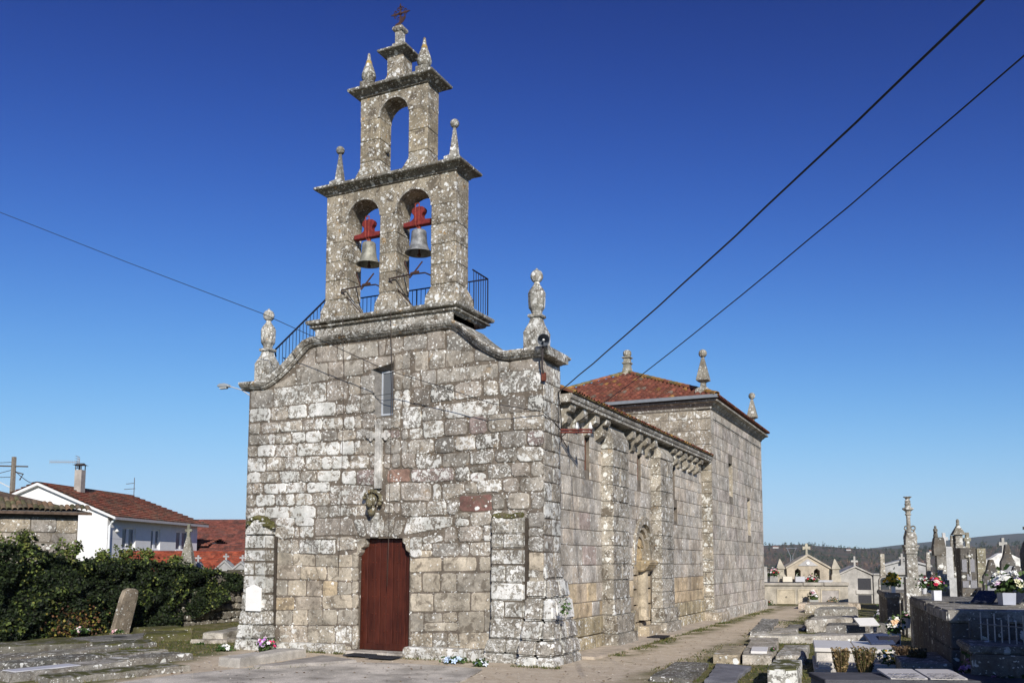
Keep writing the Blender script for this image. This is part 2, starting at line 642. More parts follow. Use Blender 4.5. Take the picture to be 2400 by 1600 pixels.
mb = MB()
mb.tint(.3, .25, .18)
rings = [0, 12, 24, 36, 46, 56, 70, 90, 115, 150, 200, 270, 360, 480, 640, 850, 1100, 1400, 1800, 2400]
NA = 96
vs = [(-4, 8, GZ)]
for r in rings[1:]:
    for k in range(NA):
        a = 2 * pi * k / NA
        x, y = -4 + r * cos(a), 8 + r * sin(a)
        vs.append((x, y, terrain_z(x, y)))
fs = [(0, 1 + k, 1 + (k + 1) % NA) for k in range(NA)]
for i in range(len(rings) - 2):
    for k in range(NA):
        fs.append((1 + i * NA + k, 1 + i * NA + (k + 1) % NA, 1 + (i + 1) * NA + (k + 1) % NA, 1 + (i + 1) * NA + k))
near = [f for f in fs if max(f) < 1 + 5 * NA]
farf = [f for f in fs if max(f) >= 1 + 5 * NA]
m1 = MB((.3, .25, .18, 0)); m1.add(vs[:1 + 5 * NA], near)
struct(m1.build('ground', 'ground', fixn=True))
m1 = MB((.3, .25, .18, 0)); m1.add(vs, farf)
struct(m1.build('valley', 'valley', smooth=True))

# far blue hill range
mb = MB((.05, .05, .03, 0))
vs, fs = [], []
NH = 160
for i in range(NH + 1):
    a = radians(-75 + 130 * i / NH)
    for j, (r, k) in enumerate(((2300, 0), (2800, .6), (3300, 1.0), (4200, .5))):
        deg = math.degrees(a)
        base = 50 + 54 * max(0, 1 - ((deg - 10) / 14) ** 2) + 30 * max(0, 1 - ((deg + 45) / 20) ** 2)
        h = base * k * (1 + .12 * noise.noise(Vector((i * .13, j * .5, 0)))) - 6
        vs.append((CAM.x + r * sin(a), CAM.y + r * cos(a), h - (18 if j == 0 else 0)))
for i in range(NH):
    for j in range(3):
        fs.append((i * 4 + j, i * 4 + 4 + j, i * 4 + 5 + j, i * 4 + 1 + j))
mb.add(vs, fs)
struct(mb.build('hills', 'hills', smooth=True))

# forecourt of concrete, earth path beside the nave, footing strip
def cement_sheet(name, pts, z, tint, mat='cement', th=.05):
    b = MB((*tint, 0))
    b.prism(pts, [], lambda a, c, d: (a, c, d), z - th, z)
    return struct(b.build(name, mat))
M['concrete'] = tinted('old_concrete', .93, .5, 1.1, .35, fvar=.35, fine=40)
cement_sheet('forecourt', [(-5.6, -7.6), (-5.5, -6.4), (-5.35, -4.9), (-5.02, -3.7), (-4.5, -2.6), (-3.6, -1.75), (-2.6, -1.5), (-1.6, -1.45), (-.62, -1.62), (-.45, -2.2), (-.2, -3.1), (-.1, -3.8), (.1, -5), (1.6, -8.5), (-2, -10)], GZ + .03, (.44, .405, .35), mat='concrete')
cement_sheet('footing_strip', [(.72, 1.2), (.78, 2.6), (.62, 5.5), (.66, 9), (.55, 12.4), (.5, 14.6), (-.3, 14.9), (-.3, 1.2)], GZ + .06, (.44, .375, .295), th=.12)

# ------------------------------------------------------------------ church
church = thing('church', 'weathered lichen-covered granite church with bell gable and red wooden door', 'church', (-4.15, 0, 0))
SIDE = (.29, .262, .222)

# facade core (bed of mortar) with door and window openings
curveL = [(-7.71, 6.49), (-7.53, 6.56), (-7.17, 6.76), (-6.81, 7.04), (-6.56, 7.25), (-6.36, 7.41), (-6.2, 7.45)]
curveR = [(-2.25, 7.45), (-2.1, 7.38), (-1.86, 7.15), (-1.54, 6.91), (-1.23, 6.70), (-.96, 6.56), (-.79, 6.52)]
outl = [(-8.30, -.3), (-4.83, -.3), (-4.83, 2.62), (-3.36, 2.62), (-3.36, -.3), (0, -.3), (0, 6.55)] + curveR[::-1] + [(-2.25, 7.9), (-6.2, 7.9)] + curveL[::-1] + [(-8.30, 6.49)]
mb = MB((.16, .133, .104, .3))
WIN = [(-4.52, 5.51), (-3.88, 5.51), (-3.88, 6.82), (-4.52, 6.82)]
mb.prism(outl, [WIN], lambda a, b, d: (a, d, b), 0.0, 1.0)
facade = mb.build('facade', 'stone', church)

STONES = [[-6.38, 7.33, -6.21, 7.42, -6.2, 6.94, -6.73, 6.95], [-6.18, 7.43, -5.56, 7.4, -5.55, 7.0, -6.18, 7.03], [-5.53, 7.39, -4.35, 7.38, -4.32, 7.0, -5.53, 7.02], [-4.33, 7.38, -4.1, 7.38, -4.15, 7.01, -4.29, 7.01], [-4.07, 7.38, -3.63, 7.38, -3.64, 7.03, -4.11, 7.01], [-6.78, 6.92, -5.83, 6.99, -5.81, 6.56, -6.77, 6.48], [-5.8, 6.99, -5.35, 6.97, -5.34, 6.58, -5.78, 6.56], [-5.32, 6.97, -4.77, 6.97, -4.76, 6.6, -5.31, 6.58], [-4.74, 6.96, -3.88, 6.97, -3.88, 6.8, -4.73, 6.66], [-7.5, 6.53, -6.82, 6.82, -6.81, 6.51, -7.47, 6.49], [-8.25, 6.47, -7.54, 6.46, -7.52, 5.99, -8.23, 6.02], [-7.5, 6.46, -5.86, 6.5, -5.84, 6.02, -7.49, 5.99], [-5.83, 6.5, -5.22, 6.51, -5.21, 6.03, -5.82, 6.02], [-5.18, 6.56, -4.83, 6.56, -4.83, 6.11, -5.17, 6.11], [-4.81, 6.56, -4.44, 6.56, -4.43, 6.1, -4.8, 6.11], [-5.17, 6.09, -4.82, 6.09, -4.82, 5.66, -5.16, 5.67], [-4.8, 6.09, -4.43, 6.08, -4.42, 5.66, -4.79, 5.66], [-8.26, 5.99, -7.58, 5.98, -7.57, 5.65, -8.25, 5.64], [-7.55, 5.98, -7.04, 5.98, -7.02, 5.65, -7.54, 5.65], [-7.0, 5.98, -6.43, 5.98, -6.42, 5.65, -6.99, 5.65], [-6.36, 5.98, -5.55, 5.98, -5.54, 5.64, -6.35, 5.65], [-5.53, 5.9, -5.26, 5.89, -5.26, 5.66, -5.52, 5.66], [-5.24, 5.89, -5.0, 5.89, -4.99, 5.65, -5.23, 5.66], [-8.26, 5.61, -7.9, 5.6, -7.89, 5.33, -8.25, 5.33], [-7.87, 5.6, -7.31, 5.59, -7.3, 5.33, -7.86, 5.33], [-7.29, 5.59, -6.57, 5.59, -6.56, 5.31, -7.28, 5.33], [-6.54, 5.59, -6.18, 5.59, -6.17, 5.32, -6.53, 5.31], [-6.16, 5.59, -5.95, 5.59, -5.94, 5.32, -6.15, 5.32], [-5.92, 5.59, -5.33, 5.59, -5.32, 5.29, -5.91, 5.32], [-5.29, 5.59, -4.98, 5.59, -4.97, 5.28, -5.28, 5.29], [-4.96, 5.59, -4.78, 5.59, -4.77, 5.27, -4.95, 5.28], [-8.27, 5.31, -7.63, 5.3, -7.62, 5.04, -8.26, 5.05], [-7.61, 5.3, -7.43, 5.3, -7.42, 5.03, -7.6, 5.04], [-7.4, 5.3, -6.91, 5.29, -6.9, 5.02, -7.39, 5.03], [-6.88, 5.29, -6.47, 5.28, -6.46, 5.02, -6.87, 5.02], [-6.45, 5.28, -5.98, 5.27, -5.97, 5.01, -6.44, 5.02], [-5.96, 5.27, -5.49, 5.26, -5.49, 5.01, -5.95, 5.01], [-5.47, 5.26, -4.94, 5.25, -4.94, 5.01, -5.46, 5.01], [-4.92, 5.25, -4.53, 5.24, -4.53, 5.01, -4.92, 5.01], [-8.29, 5.03, -7.99, 5.02, -7.98, 4.73, -8.28, 4.74], [-7.97, 5.02, -7.42, 5.01, -7.41, 4.71, -7.96, 4.73], [-7.37, 5.01, -6.73, 4.99, -6.72, 4.69, -7.36, 4.71], [-6.69, 4.99, -5.81, 4.98, -5.8, 4.67, -6.68, 4.69], [-5.8, 4.98, -5.41, 4.98, -5.4, 4.66, -5.79, 4.67], [-5.39, 4.98, -4.99, 4.98, -4.99, 4.65, -5.38, 4.66], [-4.98, 4.98, -4.78, 4.98, -4.77, 4.65, -4.97, 4.65], [-4.75, 4.98, -4.36, 4.98, -4.36, 4.63, -4.74, 4.64], [-8.29, 4.71, -7.71, 4.69, -7.69, 4.35, -8.27, 4.36], [-7.67, 4.69, -7.08, 4.67, -7.07, 4.34, -7.66, 4.35], [-7.06, 4.67, -6.49, 4.66, -6.48, 4.33, -7.05, 4.34], [-6.42, 4.66, -5.94, 4.65, -5.93, 4.33, -6.41, 4.33], [-5.92, 4.64, -5.64, 4.64, -5.63, 4.32, -5.91, 4.33], [-5.63, 4.64, -5.13, 4.62, -5.12, 4.31, -5.62, 4.32], [-5.1, 4.62, -4.55, 4.6, -4.55, 4.3, -5.09, 4.31], [-4.51, 4.6, -4.29, 4.59, -4.29, 4.29, -4.51, 4.3], [-8.29, 4.33, -7.86, 4.33, -7.85, 4.06, -8.28, 4.07], [-7.84, 4.33, -7.27, 4.32, -7.26, 4.05, -7.83, 4.06], [-7.21, 4.32, -6.61, 4.31, -6.6, 4.05, -7.2, 4.05], [-6.57, 4.31, -6.1, 4.3, -6.09, 4.04, -6.56, 4.05], [-6.05, 4.3, -5.38, 4.28, -5.38, 4.02, -6.05, 4.04], [-5.33, 4.25, -4.91, 4.25, -4.9, 3.91, -5.32, 3.94], [-4.89, 4.25, -4.35, 4.24, -4.34, 3.89, -4.88, 3.91], [-8.3, 4.05, -8.12, 4.04, -8.11, 3.78, -8.29, 3.78], [-8.1, 4.04, -7.75, 4.04, -7.74, 3.78, -8.09, 3.78], [-7.71, 4.04, -7.02, 4.04, -7.01, 3.77, -7.7, 3.78], [-6.98, 4.04, -6.4, 4.03, -6.39, 3.76, -6.97, 3.77], [-6.37, 4.03, -5.68, 4.02, -5.68, 3.76, -6.36, 3.76], [-5.65, 3.91, -4.48, 3.88, -4.47, 3.43, -5.65, 3.44], [-8.3, 3.75, -7.99, 3.75, -7.98, 3.46, -8.28, 3.46], [-7.97, 3.75, -7.37, 3.75, -7.36, 3.47, -7.96, 3.46], [-7.35, 3.75, -7.05, 3.75, -7.04, 3.46, -7.34, 3.47], [-7.03, 3.75, -6.74, 3.75, -6.73, 3.46, -7.02, 3.46], [-6.72, 3.75, -6.2, 3.74, -6.19, 3.45, -6.71, 3.46], [-6.17, 3.74, -5.69, 3.74, -5.68, 3.45, -6.16, 3.45], [-8.3, 3.43, -7.68, 3.43, -7.67, 3.15, -8.29, 3.14], [-7.66, 3.43, -6.9, 3.43, -6.89, 3.15, -7.65, 3.15], [-6.88, 3.43, -6.09, 3.43, -6.08, 3.14, -6.87, 3.15], [-6.05, 3.43, -5.7, 3.42, -5.69, 3.14, -6.04, 3.14], [-5.68, 3.42, -5.02, 3.41, -5.01, 3.17, -5.67, 3.14], [-5.0, 3.41, -4.34, 3.4, -4.34, 3.19, -4.99, 3.17], [-7.32, 3.16, -6.72, 3.16, -6.71, 2.95, -7.32, 2.96], [-6.7, 3.16, -6.14, 3.15, -6.13, 2.94, -6.69, 2.95], [-6.09, 3.13, -5.02, 3.12, -4.81, 2.7, -6.08, 2.7], [-7.32, 2.94, -6.73, 2.93, -6.72, 2.65, -7.31, 2.65], [-6.7, 2.93, -6.59, 2.93, -6.58, 2.65, -6.7, 2.65], [-6.56, 2.93, -6.13, 2.92, -6.13, 2.66, -6.55, 2.65], [-6.08, 2.68, -5.44, 2.67, -5.44, 2.6, -6.08, 2.61], [-7.32, 2.62, -6.84, 2.61, -6.83, 2.27, -7.31, 2.3], [-6.82, 2.61, -6.6, 2.61, -6.59, 2.26, -6.81, 2.27], [-6.57, 2.61, -5.94, 2.6, -5.93, 2.25, -6.56, 2.26], [-5.92, 2.6, -5.47, 2.59, -5.46, 2.25, -5.91, 2.25], [-5.44, 2.66, -4.92, 2.65, -4.85, 2.36, -5.43, 2.33], [-7.3, 2.3, -6.77, 2.27, -6.76, 1.98, -7.29, 2.0], [-6.74, 2.27, -6.08, 2.23, -6.07, 1.96, -6.73, 1.98], [-6.05, 2.23, -5.39, 2.23, -5.38, 1.95, -6.04, 1.95], [-5.37, 2.23, -4.98, 2.23, -4.97, 1.94, -5.37, 1.95], [-7.29, 1.99, -6.51, 1.97, -6.5, 1.64, -7.28, 1.65], [-6.5, 1.96, -5.73, 1.94, -5.72, 1.63, -6.49, 1.64], [-5.7, 1.94, -4.98, 1.92, -4.97, 1.62, -5.69, 1.63], [-7.27, 1.61, -6.9, 1.61, -6.89, 1.23, -7.26, 1.22], [-6.88, 1.61, -6.33, 1.61, -6.32, 1.23, -6.87, 1.23], [-6.3, 1.61, -5.85, 1.61, -5.84, 1.24, -6.29, 1.23], [-5.82, 1.61, -5.39, 1.6, -5.38, 1.27, -5.81, 1.24], [-5.36, 1.6, -4.98, 1.58, -4.97, 1.3, -5.35, 1.27], [-7.27, 1.18, -6.68, 1.2, -6.67, 0.89, -7.26, 0.88], [-6.64, 1.2, -5.85, 1.22, -5.84, 0.9, -6.63, 0.89], [-5.82, 1.26, -4.97, 1.29, -4.96, 0.97, -5.81, 0.94], [-7.25, 0.86, -6.74, 0.88, -6.72, 0.52, -7.24, 0.51], [-6.72, 0.88, -6.26, 0.9, -6.25, 0.53, -6.7, 0.52], [-6.24, 0.9, -5.82, 0.91, -5.81, 0.55, -6.23, 0.53], [-5.8, 0.91, -5.39, 0.93, -5.38, 0.56, -5.79, 0.55], [-5.36, 0.93, -4.96, 0.94, -4.95, 0.57, -5.35, 0.56], [-7.11, 0.49, -6.25, 0.51, -6.24, 0.11, -7.1, 0.08], [-6.23, 0.51, -5.44, 0.54, -5.43, 0.13, -6.22, 0.11], [-5.41, 0.54, -4.96, 0.55, -4.95, 0.15, -5.4, 0.13], [-4.98, 2.29, -4.81, 2.29, -4.82, 1.93, -4.98, 1.93], [-4.97, 1.92, -4.8, 1.92, -4.81, 1.62, -4.97, 1.62], [-4.96, 1.61, -4.79, 1.61, -4.8, 1.32, -4.97, 1.31], [-4.95, 1.3, -4.79, 1.3, -4.8, 0.98, -4.96, 0.97], [-4.95, 0.96, -4.78, 0.96, -4.79, 0.58, -4.95, 0.58], [-4.94, 0.56, -4.77, 0.57, -4.78, 0.02, -4.93, 0.01], [-4.97, 3.08, -4.7, 3.07, -4.57, 2.66, -4.78, 2.66], [-4.67, 3.08, -4.34, 3.08, -4.29, 2.66, -4.54, 2.66], [-4.32, 3.08, -4.08, 3.08, -4.1, 2.66, -4.27, 2.66], [-4.06, 3.07, -3.77, 3.06, -3.86, 2.66, -4.08, 2.66], [-3.75, 3.06, -3.47, 3.04, -3.62, 2.67, -3.84, 2.66], [-2.96, 7.46, -2.49, 7.46, -2.46, 7.0, -2.95, 7.0], [-2.44, 7.46, -2.15, 7.47, -2.14, 7.34, -2.43, 7.34], [-2.43, 7.33, -1.98, 7.33, -1.73, 6.9, -2.42, 6.88], [-1.69, 6.91, -1.48, 6.85, -1.12, 6.6, -1.69, 6.63], [-3.29, 7.01, -2.92, 6.99, -2.91, 6.54, -3.28, 6.54], [-2.89, 6.99, -2.47, 6.97, -2.47, 6.55, -2.88, 6.54], [-2.45, 6.97, -1.73, 6.87, -1.72, 6.62, -2.45, 6.55], [-1.09, 6.59, -0.81, 6.53, -0.83, 6.34, -1.08, 6.33], [-0.79, 6.54, -0.04, 6.58, -0.03, 6.31, -0.79, 6.31], [-3.09, 6.52, -2.71, 6.53, -2.71, 6.19, -3.08, 6.18], [-2.68, 6.53, -1.1, 6.53, -1.1, 6.21, -2.68, 6.19], [-1.06, 6.3, -0.02, 6.3, -0.02, 5.83, -1.04, 5.82], [-3.85, 6.98, -3.64, 6.99, -3.63, 6.63, -3.84, 6.62], [-3.62, 6.99, -3.42, 7.0, -3.42, 6.63, -3.62, 6.63], [-3.84, 6.6, -3.63, 6.61, -3.63, 6.13, -3.83, 6.13], [-3.62, 6.61, -3.42, 6.62, -3.41, 6.13, -3.61, 6.13], [-3.86, 6.1, -3.63, 6.11, -3.62, 5.68, -3.85, 5.68], [-3.61, 6.11, -3.41, 6.11, -3.4, 5.68, -3.6, 5.68], [-4.75, 5.62, -4.36, 5.61, -4.35, 5.26, -4.74, 5.27], [-4.34, 5.48, -3.89, 5.48, -3.89, 5.2, -4.33, 5.2], [-3.86, 5.64, -3.68, 5.64, -3.67, 5.22, -3.86, 5.22], [-4.5, 5.18, -4.28, 5.18, -4.27, 4.98, -4.5, 4.98], [-4.09, 5.18, -3.67, 5.17, -3.67, 4.97, -4.08, 4.97], [-4.08, 4.95, -3.67, 4.95, -3.66, 4.62, -4.08, 4.62], [-4.1, 4.6, -3.91, 4.6, -3.9, 4.27, -4.1, 4.27], [-3.88, 4.6, -3.66, 4.6, -3.66, 4.27, -3.88, 4.27], [-4.0, 4.23, -3.38, 4.23, -3.38, 3.93, -4.03, 3.94], [-4.05, 3.91, -3.65, 3.91, -3.64, 3.48, -4.05, 3.48], [-4.05, 3.45, -3.83, 3.45, -3.82, 3.2, -4.05, 3.2], [-3.8, 3.45, -3.64, 3.46, -3.64, 3.2, -3.8, 3.2], [-3.31, 6.12, -2.86, 6.11, -2.85, 5.7, -3.31, 5.71], [-2.83, 6.14, -2.23, 6.14, -2.22, 5.77, -2.82, 5.75], [-2.19, 6.14, -1.51, 6.16, -1.51, 5.79, -2.19, 5.77], [-3.61, 5.69, -3.11, 5.69, -3.11, 5.19, -3.6, 5.18], [-3.08, 5.66, -2.51, 5.69, -2.5, 5.35, -3.07, 5.32], [-2.45, 5.69, -1.07, 5.74, -1.06, 5.36, -2.45, 5.36], [-1.01, 5.74, -0.4, 5.74, -0.4, 5.39, -1.01, 5.36], [-0.35, 5.74, 0.02, 5.74, 0.02, 5.38, -0.35, 5.39], [-3.63, 5.16, -3.44, 5.17, -3.44, 4.93, -3.63, 4.93], [-3.41, 5.17, -3.06, 5.18, -3.06, 4.93, -3.41, 4.93], [-3.02, 5.31, -2.49, 5.32, -2.48, 4.94, -3.02, 4.93], [-2.47, 5.32, -1.85, 5.33, -1.85, 4.95, -2.47, 4.94], [-1.82, 5.33, -1.37, 5.35, -1.37, 4.96, -1.81, 4.95], [-1.33, 5.35, -0.77, 5.37, -0.77, 4.98, -1.33, 4.96], [-0.71, 5.37, 0.02, 5.36, 0.02, 4.98, -0.71, 4.98], [-3.63, 4.9, -3.46, 4.9, -3.45, 4.57, -3.62, 4.57], [-3.43, 4.9, -2.75, 4.9, -2.75, 4.57, -3.43, 4.57], [-2.71, 4.9, -2.2, 4.91, -2.2, 4.57, -2.71, 4.57], [-2.16, 4.91, -1.66, 4.93, -1.66, 4.59, -2.16, 4.58], [-1.64, 4.93, -1.08, 4.95, -1.08, 4.61, -1.64, 4.59], [-1.02, 4.95, -0.39, 4.94, -0.39, 4.61, -1.02, 4.61], [-0.35, 4.94, 0.02, 4.94, 0.02, 4.61, -0.35, 4.61], [-3.62, 4.61, -3.25, 4.59, -3.24, 4.24, -3.61, 4.25], [-3.22, 4.58, -2.54, 4.53, -2.53, 4.23, -3.21, 4.24], [-2.52, 4.53, -1.82, 4.53, -1.81, 4.25, -2.51, 4.23], [-1.78, 4.53, -1.2, 4.57, -1.2, 4.27, -1.77, 4.25], [-1.15, 4.57, -0.62, 4.58, -0.62, 4.27, -1.15, 4.27], [-0.6, 4.58, 0.02, 4.58, 0.02, 4.27, -0.6, 4.27], [-3.34, 4.21, -2.22, 4.21, -2.22, 3.9, -3.34, 3.92], [-2.17, 4.21, -1.81, 4.22, -1.81, 3.91, -2.17, 3.9], [-1.78, 4.22, -1.39, 4.22, -1.39, 4.09, -1.78, 4.09], [-1.78, 4.06, -1.39, 4.06, -1.39, 3.88, -1.78, 3.88], [-1.34, 4.24, -0.78, 4.24, -0.78, 3.94, -1.34, 3.93], [-0.75, 4.24, -0.31, 4.25, -0.31, 3.94, -0.75, 3.94], [-0.28, 4.25, 0.02, 4.26, 0.02, 3.95, -0.28, 3.94], [-3.61, 3.92, -2.81, 3.87, -2.81, 3.46, -3.6, 3.48], [-2.76, 3.87, -2.55, 3.86, -2.55, 3.45, -2.76, 3.46], [-2.5, 3.84, -1.94, 3.85, -1.94, 3.61, -2.48, 3.46], [-1.91, 3.85, -1.62, 3.86, -1.62, 3.61, -1.91, 3.61], [-1.59, 3.9, -0.99, 3.91, -0.99, 3.61, -1.59, 3.61], [-0.96, 3.91, -0.57, 3.91, -0.57, 3.61, -0.96, 3.61], [-0.53, 3.92, 0.02, 3.93, 0.02, 3.6, -0.53, 3.61], [-3.6, 3.45, -2.94, 3.45, -2.93, 3.13, -3.6, 3.12], [-2.9, 3.45, -2.4, 3.45, -2.39, 3.14, -2.9, 3.13], [-2.38, 3.45, -2.09, 3.44, -2.09, 3.14, -2.37, 3.14], [-2.06, 3.57, -1.24, 3.57, -1.23, 3.2, -2.06, 3.2], [-1.22, 3.57, -0.92, 3.57, -0.92, 3.23, -1.22, 3.23], [-0.85, 3.57, -0.32, 3.58, -0.32, 3.23, -0.85, 3.23], [-0.27, 3.58, 0.02, 3.58, 0.02, 3.23, -0.27, 3.23], [-3.42, 3.1, -2.23, 3.1, -2.23, 2.88, -3.54, 2.69], [-2.19, 3.17, -1.82, 3.18, -1.82, 3.05, -2.19, 3.06], [-2.17, 3.04, -1.81, 3.03, -1.81, 2.86, -2.17, 2.87], [-1.78, 3.18, -1.24, 3.19, -1.25, 2.9, -1.76, 2.88], [-3.01, 2.65, -2.48, 2.68, -2.48, 2.53, -3.01, 2.51], [-2.43, 2.84, -2.13, 2.85, -2.11, 2.53, -2.45, 2.53], [-2.08, 2.85, -1.48, 2.87, -1.47, 2.53, -2.08, 2.53], [-1.46, 2.87, -1.24, 2.88, -1.24, 2.53, -1.45, 2.53], [-3.34, 2.64, -3.03, 2.65, -3.02, 2.18, -3.36, 2.17], [-3.0, 2.49, -2.78, 2.5, -2.78, 2.35, -3.0, 2.35], [-3.09, 2.33, -2.78, 2.33, -2.78, 2.19, -3.09, 2.18], [-2.75, 2.49, -2.05, 2.5, -2.04, 2.2, -2.75, 2.19], [-2.03, 2.5, -1.81, 2.5, -1.8, 2.2, -2.03, 2.2], [-1.78, 2.5, -1.24, 2.51, -1.24, 2.21, -1.78, 2.21], [-3.35, 2.14, -2.51, 2.16, -2.51, 1.86, -3.35, 1.83], [-2.47, 2.16, -1.63, 2.18, -1.63, 1.88, -2.47, 1.86], [-1.54, 2.18, -1.24, 2.19, -1.24, 1.89, -1.54, 1.88], [-3.34, 1.8, -3.04, 1.81, -3.03, 1.38, -3.33, 1.38], [-3.01, 1.81, -2.55, 1.81, -2.54, 1.4, -3.0, 1.39], [-2.53, 1.81, -2.13, 1.82, -2.12, 1.41, -2.52, 1.4], [-2.1, 1.82, -1.24, 1.84, -1.24, 1.43, -2.1, 1.41], [-3.33, 1.34, -2.72, 1.36, -2.71, 0.95, -3.33, 0.93], [-2.69, 1.36, -1.77, 1.39, -1.77, 0.99, -2.69, 0.95], [-1.74, 1.39, -1.24, 1.41, -1.24, 1.01, -1.74, 0.99], [-3.33, 0.89, -2.97, 0.91, -2.97, 0.51, -3.32, 0.48], [-2.94, 0.9, -2.49, 0.93, -2.48, 0.73, -2.94, 0.71], [-2.46, 0.93, -2.1, 0.96, -2.1, 0.74, -2.46, 0.73], [-2.95, 0.69, -2.08, 0.72, -2.08, 0.54, -2.95, 0.5], [-2.07, 0.96, -1.42, 0.99, -1.42, 0.54, -2.07, 0.5], [-1.4, 0.99, -1.24, 0.99, -1.24, 0.55, -1.4, 0.54], [-3.31, 0.44, -2.74, 0.47, -2.74, 0.12, -3.31, 0.1], [-2.72, 0.47, -2.35, 0.48, -2.35, 0.14, -2.72, 0.12], [-2.33, 0.48, -2.07, 0.49, -2.06, 0.15, -2.33, 0.14], [-2.05, 0.49, -1.24, 0.53, -1.24, 0.18, -2.04, 0.15], [-0.36, 3.15, 0.02, 3.16, 0.02, 2.83, -0.36, 2.83], [-0.36, 2.8, 0.02, 2.8, 0.02, 2.63, -0.36, 2.63], [-0.36, 2.61, 0.02, 2.61, 0.02, 2.3, -0.36, 2.3], [-0.34, 2.27, 0.02, 2.27, 0.02, 1.88, -0.34, 1.87], [-0.31, 1.85, 0.02, 1.87, 0.02, 1.5, -0.31, 1.47], [-0.61, 0.5, -0.03, 0.5, -0.03, -0.02, -0.61, -0.02], [-0.61, 1.04, -0.03, 1.04, -0.03, 0.52, -0.61, 0.52], [-0.61, 1.46, -0.03, 1.46, -0.03, 1.06, -0.61, 1.06], [-3.61, 7.4, -2.97, 7.4, -2.97, 7.06, -3.61, 7.06], [-1.21, 3.2, -0.39, 3.2, -0.39, 2.98, -1.21, 2.98], [-2.05, 0.14, -1.29, 0.14, -1.29, -0.02, -2.05, -0.02], [-0.61, 2.0, -0.39, 2.0, -0.39, 1.48, -0.61, 1.48], [-0.61, 2.54, -0.39, 2.54, -0.39, 2.02, -0.61, 2.02], [-1.45, 6.14, -1.11, 6.14, -1.11, 5.8, -1.45, 5.8], [-6.85, 0.08, -6.03, 0.08, -6.03, -0.02, -6.85, -0.02], [-6.01, 0.08, -5.19, 0.08, -5.19, -0.02, -6.01, -0.02], [-3.25, 0.08, -2.43, 0.08, -2.43, -0.02, -3.25, -0.02], [-0.61, 2.96, -0.39, 2.96, -0.39, 2.56, -0.61, 2.56], [-8.29, 3.08, -7.47, 3.08, -7.47, 2.98, -8.29, 2.98], [-3.37, 6.5, -3.15, 6.5, -3.15, 6.16, -3.37, 6.16], [-2.41, 0.08, -2.07, 0.08, -2.07, -0.02, -2.41, -0.02], [-7.27, 0.14, -7.11, 0.14, -7.11, -0.02, -7.27, -0.02], [-5.17, 0.08, -4.95, 0.08, -4.95, -0.02, -5.17, -0.02]]
rs = random.Random(5)
BASES = [(.325, .298, .252), (.355, .32, .265), (.29, .27, .236), (.37, .33, .27), (.33, .293, .247)]
def facade_tint(cx, cz):
    b = list(rs.choice(BASES))
    L = .38
    if 2.2 < cz < 6.4:
        L = .62
    if cx < -5 and 3.0 < cz < 6.0:
        L = .84
    if cz > 6.3:
        L = .34
    if cz < 2.3:
        L = .12
        b = [q * k for q, k in zip(b, (1.13, 1.1, 1.03))]
        if rs.random() < .14:
            b = [.42, .36, .27]
    if cz < .55:
        L = .55
    if cx > -3.2 and 3.9 < cz < 6.1 and rs.random() < .3:
        b = [q * .62 for q in b]
    L *= rs.uniform(.5, 1.3)
    r = rs.random()
    if r < .05 and cz < 5.6:
        b = [.275, .22, .198]
    k = rs.uniform(.86, 1.12)
    return (b[0] * k, b[1] * k, b[2] * k, min(1, L))
fm = F_front(0)
def q_area(s):
    return (max(s[0::2]) - min(s[0::2])) * (max(s[1::2]) - min(s[1::2]))
small_cut = sorted(q_area(s) for s in STONES)[50]
small = MB()
for s in STONES:
    q = [(s[0], s[1]), (s[2], s[3]), (s[4], s[5]), (s[6], s[7])]
    cx = sum(p[0] for p in q) / 4
    cz = sum(p[1] for p in q) / 4
    t = facade_tint(cx, cz)
    lab = None
    if abs(cx + 1.65) < .3 and abs(cz - 3.36) < .16 and q[1][0] - q[0][0] > .5:
        t = (.185, .10, .083, .15); lab = 'dark red stone'
    elif abs(cx + 3.75) < .22 and abs(cz - 4.1) < .16 and q[1][0] - q[0][0] > .3:
        t = (.27, .17, .13, .3); lab = 'reddish stone'
    elif -7.25 < cx < -5.1 and .9 < cz < 1.75 and rs.random() < .4:
        t = (.42, .335, .22, .05)
    tiny = q_area(s) < small_cut and lab is None
    mb = small if tiny else MB(t)
    mb.t = t
    pr = rs.uniform(.014, .036) if 2.4 < cz < 6.0 else rs.uniform(.008, .018)
    stone_on(mb, q, fm, pr, rs, .05 if 2.3 < cz < 6 else .03, .02 if 2.3 < cz < 6 else .012)
    if tiny:
        continue
    o = mb.build('stone', 'stone', facade)
    if lab:
        o['label'] = lab

small.build('stone', 'stone', facade, kind='stuff')
# south side of the facade block: quoin courses, joined
mb = MB()
for q in courses(.02, 1.0, 1.9, 6.5, rs, (.3, .42), (.42, .6), .022):
    t = rs.choice(BASES); k = rs.uniform(.85, 1.1)
    mb.tint(t[0] * k, t[1] * k, t[2] * k, rs.uniform(.45, .85))
    stone_on(mb, q, F_south(0), rs.uniform(.012, .03), rs, .03, .012)
mb.build('stone', 'stone', church, kind='stuff')
mb = MB()
for q in courses(.02, 1.0, 0, 6.4, rs, (.3, .42), (.42, .6), .022):
    t = rs.choice(BASES); k = rs.uniform(.85, 1.1)
    mb.tint(t[0] * k, t[1] * k, t[2] * k, rs.uniform(.5, .9))
    stone_on(mb, q, lambda a, b, d: (-8.30 - d, a, b), rs.uniform(.012, .03), rs, .03, .012)
mb.build('stone', 'stone', church, kind='stuff')

